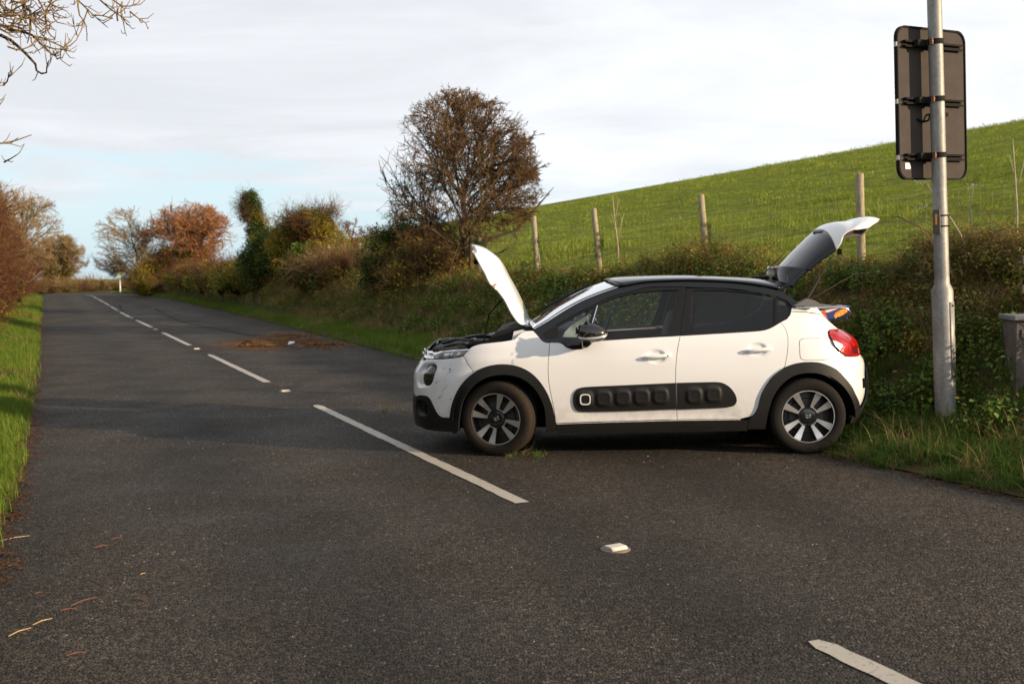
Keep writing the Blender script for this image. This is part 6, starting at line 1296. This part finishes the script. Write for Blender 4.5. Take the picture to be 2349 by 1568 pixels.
# the sign
ang = math.atan2(0.43, 0.75); Ws, Hs, rs = 0.865, 1.285, 0.10
TL = Vector((3.243, 9.30, 3.534)); BL = Vector((3.280, 9.30, 2.268)); dx = Vector((math.cos(ang), math.sin(ang), 0)); upv = (TL - BL).normalized(); dx = (dx - upv * dx.dot(upv)).normalized(); nrm = dx.cross(upv)
if nrm.y > 0: nrm = -nrm
cen = (TL + BL) / 2 + dx * Ws / 2
sign = empty('road_sign'); M4 = Matrix((dx, -nrm, upv)).transposed().to_4x4(); M4.translation = cen; sign.matrix_world = M4; tag(sign, 'tall rounded road sign seen from its plain grey back, strapped to the post', 'road sign')
def rr(w, h, r, n=8):
    P = []
    for cx_, cz_, s in ((w / 2 - r, h / 2 - r, 0), (-w / 2 + r, h / 2 - r, 1), (-w / 2 + r, -h / 2 + r, 2), (w / 2 - r, -h / 2 + r, 3)):
        for k in range(n + 1): a = (s + k / n) * math.pi / 2; P.append((cx_ + r * math.cos(a), cz_ + r * math.sin(a)))
    return P
b = MB(); b.prism(rr(Ws - 0.01, Hs - 0.01, rs), 0.0, 0.012); b.build('back_plate', m_sback, sign)
P = rr(Ws, Hs, rs + 0.004, 10); V = []; F = []
for (x, z) in P:
    k = 1 - 0.016 / max(abs(x) / (Ws / 2), abs(z) / (Hs / 2), 0.3) / 0.5 * 0.5
    for f_, y in ((1, -0.012), (1, 0.024), (None, -0.012), (None, 0.024)):
        if f_: V.append((x, y, z))
        else: l = math.hypot(x, z); V.append((x - 0.016 * (x / l) * 1.0, y, z - 0.016 * (z / l)))
n = len(P)
for i in range(n):
    j = (i + 1) % n; a, c = 4 * i, 4 * j; F += [(a, c, c + 1, a + 1), (a + 2, a + 3, c + 3, c + 2), (a, a + 2, c + 2, c), (a + 1, c + 1, c + 3, a + 3)]
link('rim', mesh('rim', V, F), m_sedge, sign)
b = MB(); b.prism(rr(Ws - 0.012, Hs - 0.012, rs), 0.0125, 0.020); b.build('front_face', plain('sign_front', (0.55, 0.56, 0.55), 0.4), sign)
b = MB(); b.box((-Ws / 2 + 0.115, -0.0015, -Hs / 2 + 0.115), (0.062, 0.002, 0.052)); b.build('sticker', plain('white_sticker', (0.8, 0.78, 0.74), 0.5), sign)
inv = M4.inverted()
def pole_at(z): return Vector((PX + 0.013 - math.sin(LEAN) * (z - z0), PY, z))
for kz, zc in enumerate((3.405, 2.93, 2.462)):
    zl = (inv @ Vector((3.6, 9.45, zc + 0.0))).z
    br = empty('bracket', (0, 0, 0)); br.parent = sign
    b = MB()
    for dz in (0.020, -0.020): b.box((0.005, -0.020, zl + dz), (Ws - 0.13, 0.036, 0.007)); b.box((0.005, -0.036, zl + dz - 0.006), (Ws - 0.13, 0.004, 0.012))
    b.box((0.005, -0.004, zl), (Ws - 0.13, 0.006, 0.044)); b.build('channel', m_strap, br)
    pc = inv @ pole_at(zc)
    b = MB(); b.box((pc.x - 0.10, -0.055, zl), (0.10, 0.05, 0.055), Matrix.Identity(3), 0.004); b.box((pc.x - 0.0, (pc.y) / 2 - 0.02, zl), (0.13, 0.05, 0.05)); b.build('clamp_block', m_strap, br)
    q = MB(); q.lathe([(0.0600, -0.022), (0.0650, -0.022), (0.0650, 0.022), (0.0600, 0.022)], 32, close=True); o = q.build('clamp_band', m_strap, br, angle=40); o.location = (pc.x, pc.y, pc.z)
    o.rotation_euler = (inv.to_3x3() @ Matrix.Rotation(-LEAN, 3, 'Y')).to_euler()
    for sx in (-0.075, 0.078):
        q = MB(); q.lathe([(0.011, -0.012), (0.011, 0.012), (0.006, 0.014), (0.006, 0.022)], 6, 'Y', (0, 0, 0)); q.box((0, 0.005, 0), (0.012, 0.03, 0.050)); o = q.build('bolt', m_rust, br); o.location = (pc.x + sx * 0.95, pc.y - 0.02 if sx < 0 else pc.y + 0.02, pc.z)
    q = MB(); q.box((-Ws / 2 - 0.001, 0.004, zl - 0.01), (0.006, 0.030, 0.040), None, 0.002); q.build('edge_clip', plain('steel_clip', (0.5, 0.46, 0.42), 0.4, 0.5), br)
b = MB(); pc = inv @ pole_at(2.8); pts = [(-0.20, -0.004, pc.z - 0.02), (-0.15, -0.03, pc.z - 0.04), (-0.09, -0.035, pc.z - 0.03), (-0.06, -0.03, pc.z + 0.02), (-0.01, -0.03, pc.z + 0.035)]; b.tube(crm(pts, 5), 0.009, 8); b.build('cable', m_sedge, sign, smooth=True)
b = MB(); b.box((0.14, -0.012, pc.z + 0.03), (0.10, 0.022, 0.035), None, 0.010); b.build('cable_gland', m_sedge, sign)

# ---------------- roadside cabinet ----------------
m_cab = plain('weathered_cabinet', (0.105, 0.090, 0.075), 0.8, bumpn=(14, 0.3, 0.004), var=0.3); m_cabt = plain('cabinet_lid', (0.17, 0.175, 0.17), 0.6, var=0.2)
cb = empty('utility_cabinet', (4.58, 9.12, hz(*st(4.58, 9.12)) - 0.08), math.radians(-6)); tag(cb, 'dark grey roadside utility cabinet with a pale lid at the right edge', 'cabinet'); zc = 1.09 - cb.location.z
b = MB(); b.box((0, 0.15, (zc - 0.03) / 2 - 0.2), (0.72, 0.34, zc - 0.03 + 0.4), None, 0.004); b.build('body', m_cab, cb)
b = MB(); b.box((0, 0.15, zc - 0.005), (0.775, 0.40, 0.045), None, 0.008); b.build('lid', m_cabt, cb)
b = MB(); b.box((0.03, -0.026, zc * 0.5 - 0.02), (0.62, 0.012, zc - 0.16), None, 0.003); b.build('cabinet_door', m_cab, cb)
for zz in (0.25, 0.62, 0.86):
    b = MB(); b.box((-0.315, -0.028, zz), (0.022, 0.02, 0.07), None, 0.004); b.build('hinge', m_cab, cb)
b = MB(); b.box((-0.352, -0.024, zc * 0.5 - 0.05), (0.022, 0.014, zc - 0.1), None, 0.003); b.build('frame_strip', m_cab, cb)

# ---------------- stock fence along the bank top ----------------
m_post = Mat('weathered_post'); n_ = m_post.noise(6, 6, 0.7, m_post.mapping((6, 6, 1))); m_post.set('Base Color', m_post.mix(m_post.rng(n_, 0.35, 0.7), (0.20, 0.165, 0.095), (0.42, 0.36, 0.23))); m_post.set('Roughness', 0.85); m_post.bump(n_, 0.5, 0.01); m_post = m_post.m
m_wire = plain('galvanised_wire', (0.20, 0.19, 0.17), 0.5, 0.4)
fence = tag(empty('fence', at(14.23, 9.3)), 'wooden post and wire stock fence along the top of the bank', 'fence'); fo_ = Vector(fence.location)
PS = [(7.6, 2.66, 0.01), (10.77, 2.665, 0.03), (14.23, 2.64, 0.09), (17.74, 2.63, 0.10), (20.46, 2.63, 0.05), (23.6, 2.28, -0.02), (27.0, 2.5, 0.0), (30.5, 2.5, 0.02), (34, 2.45, 0.0), (38, 2.5, 0.03), (42, 2.5, 0), (46, 2.5, 0)]
for i, (s, zt, lean) in enumerate(PS):
    x, y = xy(s, 9.3); g0 = hz(s, 9.3); b = MB(); h = zt - g0; tx = -math.tan(lean) * h
    b.tube([(tx * -0.55, 0, -0.3), (0, 0, h * 0.35), (tx * 0.6, 0.0, h - 0.012), (tx * 0.61, 0, h)], [0.053, 0.052, 0.0505, 0.044], 16); o = b.build('post', m_post, fence, angle=40); o.location = Vector((x, y, g0)) - fo_
    if i in (2, 3, 4, 5): # ivy climbing the lower half
        its = []
        for _ in range(42 if i != 5 else 80): a = rng.uniform(0, 6.28); z = rng.uniform(0.2, h * (0.62 if i != 5 else 0.95)); its.append((0.055 * math.cos(a) - tx * 0.2, 0.055 * math.sin(a), z, 'ivy', 0.16 if i != 5 else 0.26, 0.6))
        q = scatter('ivy', its, ['ivy'], fence); q['kind'] = 'stuff'; q.location = o.location
for zz in (0.12, 0.26, 0.40, 0.54, 0.70, 0.86, 1.0):
    P = []
    for s, zt, _ in PS[:9]: x, y = xy(s, 9.245); P.append(Vector((x, y, hz(s, 9.3) + zz)) - fo_)
    b = MB(); b.tube(P, 0.0007 if zz < 0.8 else 0.0010, 4); b.build('wire', m_wire, fence)
b = MB()
for s in np.arange(7.6, 34, 0.155): x, y = xy(s, 9.244); p = Vector((x, y, hz(s, 9.3))) - fo_; b.tube([p + Vector((0, 0, 0.12)), p + Vector((0.006 * math.sin(s * 9), 0, 0.86))], 0.0005, 3, cap=False)
o = b.build('wire_mesh', m_wire, fence); o['kind'] = 'stuff'

# ---------------- marker sign far up the road ----------------
x, y = xy(98, 6.0); b0 = empty('marker_post', (x, y, -0.05)); tag(b0, 'tiny yellow-green square marker on a white post by the far bend', 'sign')
b = MB(); b.lathe([(0.06, 0), (0.06, 1.65), (0.02, 1.66)], 12); b.build('post', plain('white_post', (0.7, 0.7, 0.68), 0.6), b0)
b = MB(); b.box((-0.02, -0.07, 1.86), (0.42, 0.03, 0.42), None, 0.01); b.build('plate', plain('hi_vis_plate', (0.62, 0.85, 0.04), 0.5), b0)

# ---------------- stems and briars on the bank ----------------
m_stem = plain('pale_dead_stem', (0.42, 0.34, 0.24), 0.8, var=0.2); m_stemb = plain('brown_briar', (0.17, 0.095, 0.06), 0.8, var=0.2); m_seed = plain('seed_fluff', (0.50, 0.45, 0.36), 0.9)
def stem(name, s, t, polys, label, cat, mat=m_stem, fluff=None, group=None):
    p0 = Vector(at(s, t, -0.05)); r = tag(empty(name, p0), label, cat, group); b = MB()
    for P, r0 in polys: b.tube([Vector(q) for q in P], list(np.linspace(r0, r0 * 0.35, len(P))), 5)
    b.build('stem', mat, r, smooth=True)
    for (c, rad, n) in (fluff or []):
        pts = [(c[0] + rng.normal(0, rad), c[1] + rng.normal(0, rad), c[2] + rng.normal(0, rad * 0.5), 1) for _ in range(n)]; V, F = leaves(pts, 0.018); link('seed_head', fast_mesh('seed_head', V, F), m_seed, r)
    return r
stem('dead_sapling', 16.4, 9.0, [([(0, 0, 0), (-0.01, 0, 0.5), (-0.06, 0, 0.95), (-0.10, 0, 1.4)], 0.013), ([(-0.02, 0, 0.6), (0.05, 0, 0.95), (0.10, 0, 1.1)], 0.007), ([(-0.06, 0, 0.95), (-0.02, 0, 1.2), (0.0, 0, 1.35)], 0.006), ([(-0.04, 0, 0.8), (-0.12, 0, 1.1)], 0.005)], 'thin bare pale sapling standing between the second and third fence posts', 'sapling')
stem('dead_sapling', 19.9, 9.15, [([(0, 0, 0), (-0.03, 0, 0.4), (-0.10, 0, 0.75), (-0.08, 0, 1.0)], 0.010)], 'short crooked pale stem at the foot of a fence post nearest the hawthorn', 'sapling')
stem('dead_sapling', 8.5, 9.4, [([(0, 0, 0), (0.0, 0, 0.6), (-0.03, 0, 1.0), (-0.06, 0, 1.35)], 0.012), ([(0, 0, 0.85), (0.07, 0, 1.15), (0.12, 0, 1.28)], 0.007), ([(-0.01, 0, 0.9), (-0.10, 0, 1.2)], 0.005)], 'forked pale dead stem just right of the steel post', 'sapling')
stem('dry_hogweed', 8.9, 8.9, [([(0.25, 0, 0), (0.1, 0, 0.5), (-0.12, 0, 0.85), (-0.28, 0, 1.05)], 0.011), ([(-0.12, 0, 0.85), (-0.20, 0, 0.78), (-0.32, 0, 0.80)], 0.006), ([(0.25, 0, 0.3), (0.2, 0, 0.8), (0.23, 0, 1.0)], 0.007)], 'dry cow parsley with fluffy seed heads left of the steel post', 'dry plant', m_stem, [((-0.30, 0, 1.07), 0.04, 60), ((-0.34, 0, 0.80), 0.035, 50), ((0.22, 0, 1.02), 0.04, 50)])
G = 'thin brown briars arching over the bank'
for i, (s, t, P, lb) in enumerate([(9.6, 8.2, [(-0.7, 0, 0.05), (-0.35, 0, 0.22), (0.0, 0, 0.42), (0.35, 0, 0.45), (0.8, 0, 0.33), (1.2, 0, 0.2)], 'long brown briar arching right of the open tailgate'), (9.8, 8.5, [(-0.4, 0, 0.5), (-0.1, 0, 0.36), (0.2, 0, 0.34), (0.5, 0, 0.36)], 'short brown briar crossing behind the tailgate strut'), (9.4, 9.0, [(-0.3, 0, 0.7), (0.1, 0, 0.5), (0.5, 0, 0.28), (0.9, 0, 0.05)], 'brown briar sloping down to the right below the tailgate tip'),
    (22.0, 8.1, [(0, 0, 0.1), (-0.12, 0, 0.5), (-0.05, 0, 0.8), (0.1, 0, 1.15)], 'upright brown briar below the hawthorn'), (22.4, 7.9, [(0.5, 0, 0.05), (0.2, 0, 0.3), (-0.1, 0, 0.42), (-0.5, 0, 0.5)], 'pale briar lying on the grass below the hawthorn'), (6.6, 8.0, [(-0.5, 0, 0.6), (0, 0, 0.45), (0.6, 0, 0.2)], 'brown briar beside the utility cabinet')]):
    stem('briar', s, t, [(P, 0.0085), ([P[2], (P[2][0] + 0.12, 0.02, P[2][2] - 0.16), (P[2][0] + 0.18, 0.02, P[2][2] - 0.34)], 0.005)], lb, 'briar', m_stemb, None, G)

# ---------------- things lying on the road ----------------
m_soil = plain('clod_earth', (0.15, 0.075, 0.034), 0.95, bumpn=(25, 1.0, 0.03), var=0.45, spec=0.1)
def clod(s, t, a, b_, h, label, tuft=10):
    p0 = at(s, t); r = tag(empty('earth_clod', (p0[0], p0[1], 0)), label, 'earth clod', 'clods of earth thrown onto the road'); bm = bmesh.new(); q = bmesh.ops.create_icosphere(bm, subdivisions=4, radius=1.0)
    for v in q['verts']:
        n = 1 + 0.35 * mnoise.noise(v.co * 1.7 + Vector((s, t, 0))) + 0.22 * mnoise.noise(v.co * 5 + Vector((t, s, 3))); v.co = Vector((v.co.x * a * n, v.co.y * b_ * n, max(-0.01, v.co.z * h * n)))
    me = bpy.data.meshes.new('soil'); bm.to_mesh(me); bm.free(); link('soil', me, m_soil, r)
    its = [(rng.normal(0, a * 0.6), rng.normal(0, b_ * 0.6), 0.01, 'lush' if rng.random() < .6 else 'dry', 0.5, 0.5) for _ in range(tuft)]; g = scatter('grass_tuft', its, ['lush', 'dry'], r); g['kind'] = 'stuff'
clod(23.35, 3.92, 0.17, 0.12, 0.115, 'tallest lump of brown earth, left end of the spilt soil', 3); clod(23.3, 4.3, 0.18, 0.10, 0.05, 'low brown lump close beside the tallest one', 6); clod(24.9, 4.95, 0.16, 0.12, 0.06, 'grassy clod in the middle of the spilt soil', 16); clod(22.9, 5.42, 0.42, 0.15, 0.06, 'long flat clod of earth at the right end of the spilt soil', 10)
it = []
for _ in range(900):
    k = rng.random(); s0_, t0_ = [(25.0, 4.9), (26.6, 5.6), (23.2, 5.4), (23.7, 4.1)][rng.integers(4)]; s = s0_ + rng.normal(0, 0.9); t = t0_ + rng.normal(0, 0.42)
    if t > right_edge(s): continue
    x, y = xy(s, t); it.append((x, y, 0.004, 'litter', rng.uniform(0.35, 0.8), 0.2))
def mat_crumb(): return m_soil
PR['crumb'] = []
for i in range(3):
    bm = bmesh.new()
    for _ in range(9):
        q = bmesh.ops.create_icosphere(bm, subdivisions=1, radius=rng.uniform(0.006, 0.02)); off = Vector((rng.uniform(-.12, .12), rng.uniform(-.12, .12), 0.004))
        for v in q['verts']: v.co = Vector((v.co.x * 1.3, v.co.y, v.co.z * 0.6)) + off
    me = bpy.data.meshes.new('crumbs'); bm.to_mesh(me); bm.free(); me.materials.append(m_soil); PR['crumb'].append(bpy.data.objects.new('crumbs', me))
tag(scatter('spilt_soil', [(x, y, z, 'crumb', s, 0.05) for x, y, z, k, s, t in it], ['crumb']), 'crumbs of brown earth spilt across the right lane', 'soil', kind='stuff')
def scrap(s, t, pts, mat, label, cat, h=0.02, group=None, rz=0.0):
    x, y = xy(s, t); o = link(cat.replace(' ', '_'), mesh(cat, [(a, b_, c) for a, b_, c in pts], [tuple(range(len(pts))) if len(pts) == 3 else (0, 1, 2, 3)]), mat); o.location = (x, y, 0.003); o.rotation_euler = (0, 0, rz); md = o.modifiers.new('t', 'SOLIDIFY'); md.thickness = 0.002; tag(o, label, cat, group)
m_paper = plain('white_paper', (0.78, 0.80, 0.84), 0.5)
scrap(23.55, 4.88, [(-0.07, -0.02, 0.0), (0.06, -0.03, 0.03), (0.08, 0.02, 0.06), (-0.05, 0.03, 0.07)], m_paper, 'crumpled white scrap among the spilt soil', 'litter scrap')
# shards of plastic and glass from the broken mirror and lamp
m_shard = plain('pale_plastic_shard', (0.42, 0.40, 0.37), 0.5)
it = []; PR['shard'] = []
for i in range(4):
    a = rng.uniform(0.0025, 0.006, 3); PR['shard'].append(proto('shard', [([(0, 0, 0.002), (a[0] * 2, 0.002, 0.005), (a[1], a[2], 0.002), (a[1] * .5, a[2] * .4, 0.008)], [(0, 1, 2), (0, 1, 3), (1, 2, 3)])], [m_shard]))
for _ in range(1100):
    s, t = (rng.uniform(3, 22), rng.uniform(0.2, 5.6)); k = nz(s, t, 0.7, 4)
    if k < 0.02 and rng.random() < 0.75: continue
    x, y = xy(s, t); it.append((x, y, 0.003, 'shard', rng.uniform(0.4, 1.4), 0.1))
tag(scatter('debris_shards', it, ['shard']), 'tiny pale chips of broken plastic and grit scattered over the asphalt', 'debris', kind='stuff')
# straws and stalks
GS = 'straw stalks lying on the asphalt'
m_straw = plain('straw', (0.66, 0.44, 0.20), 0.7, var=0.2); m_strawr = plain('red_brown_stalk', (0.28, 0.10, 0.045), 0.75)
SL = [((-2.19, 4.63), (-2.14, 4.74), 'straw'), ((-2.15, 4.78), (-2.10, 4.87), 'straw'), ((-2.09, 5.05), (-2.02, 5.19), 'b'), ((-2.11, 4.98), (-2.05, 5.01), 'b'), ((-3.02, 6.34), (-2.90, 6.46), 'straw'), ((-2.37, 6.34), (-2.32, 6.38), 'b'), ((-2.40, 6.15), (-2.33, 6.20), 'b'), ((-1.83, 5.16), (-1.75, 5.15), 'b'), ((-1.84, 4.38), (-1.77, 4.42), 'b'), ((-2.35, 5.26), (-2.32, 5.28), 'b'), ((-1.94, 5.57), (-1.92, 5.60), 'straw')]
for i, (a, c, k) in enumerate(SL):
    a, c = Vector((a[0], a[1], 0)), Vector((c[0], c[1], 0)); d = c - a; m = (a + c) / 2 + Vector((-d.y, d.x, 0)) * 0.06; b = MB(); b.tube([a + Vector((0, 0, .004)) - a, m - a + Vector((0, 0, .007)), c - a + Vector((0, 0, .004))], [0.0015, 0.0019, 0.001], 4)
    o = b.build('straw_stalk', m_straw if k == 'straw' else m_strawr); o.location = a
    tag(o, ['long pale straw nearest the bottom left corner', 'pale straw in line with the one at the bottom left corner', 'longest reddish stalk on the near left lane', 'short stalk touching the longest reddish one', 'pale straw poking out of the left verge', 'thin stalk farthest up the near left lane', 'thin reddish stalk just before the farthest one', 'reddish stalk lying crosswise right of the others', 'reddish stalk nearest the bottom edge', 'tiny reddish stalk close to the left verge', 'small pale straw bit alone in the left lane'][i], 'stalk', GS)
# grass dropped by the front wheel and small tufts on the asphalt
def wisp(x, y, n, lab, key='lush', sc_=0.45, sp=0.1):
    its = [(rng.normal(0, sp), rng.normal(0, sp * 0.5), 0.004, key if rng.random() < 0.6 else 'dry', sc_, 1.1) for _ in range(n)]; o = scatter('torn_grass', its, [key, 'dry']); o.location = (x, y, 0); tag(o, lab, 'torn grass', 'wisps of torn grass on the asphalt', 'stuff')
wisp(0.15, 9.0, 7, 'green torn grass lying under the front wheel'); wisp(-1.35, 11.9, 5, 'thin yellow-green wisp beyond the shadow on the road', 'lush', 0.4, 0.12); wisp(2.45, 8.95, 5, 'leafy bits against the rear wheel', 'nettle' if False else 'lush', 0.35, 0.06)
x, y = xy(14.9, 3.1); wisp(x, y, 4, 'green wisp beside the second road stud', 'lush', 0.3, 0.12)
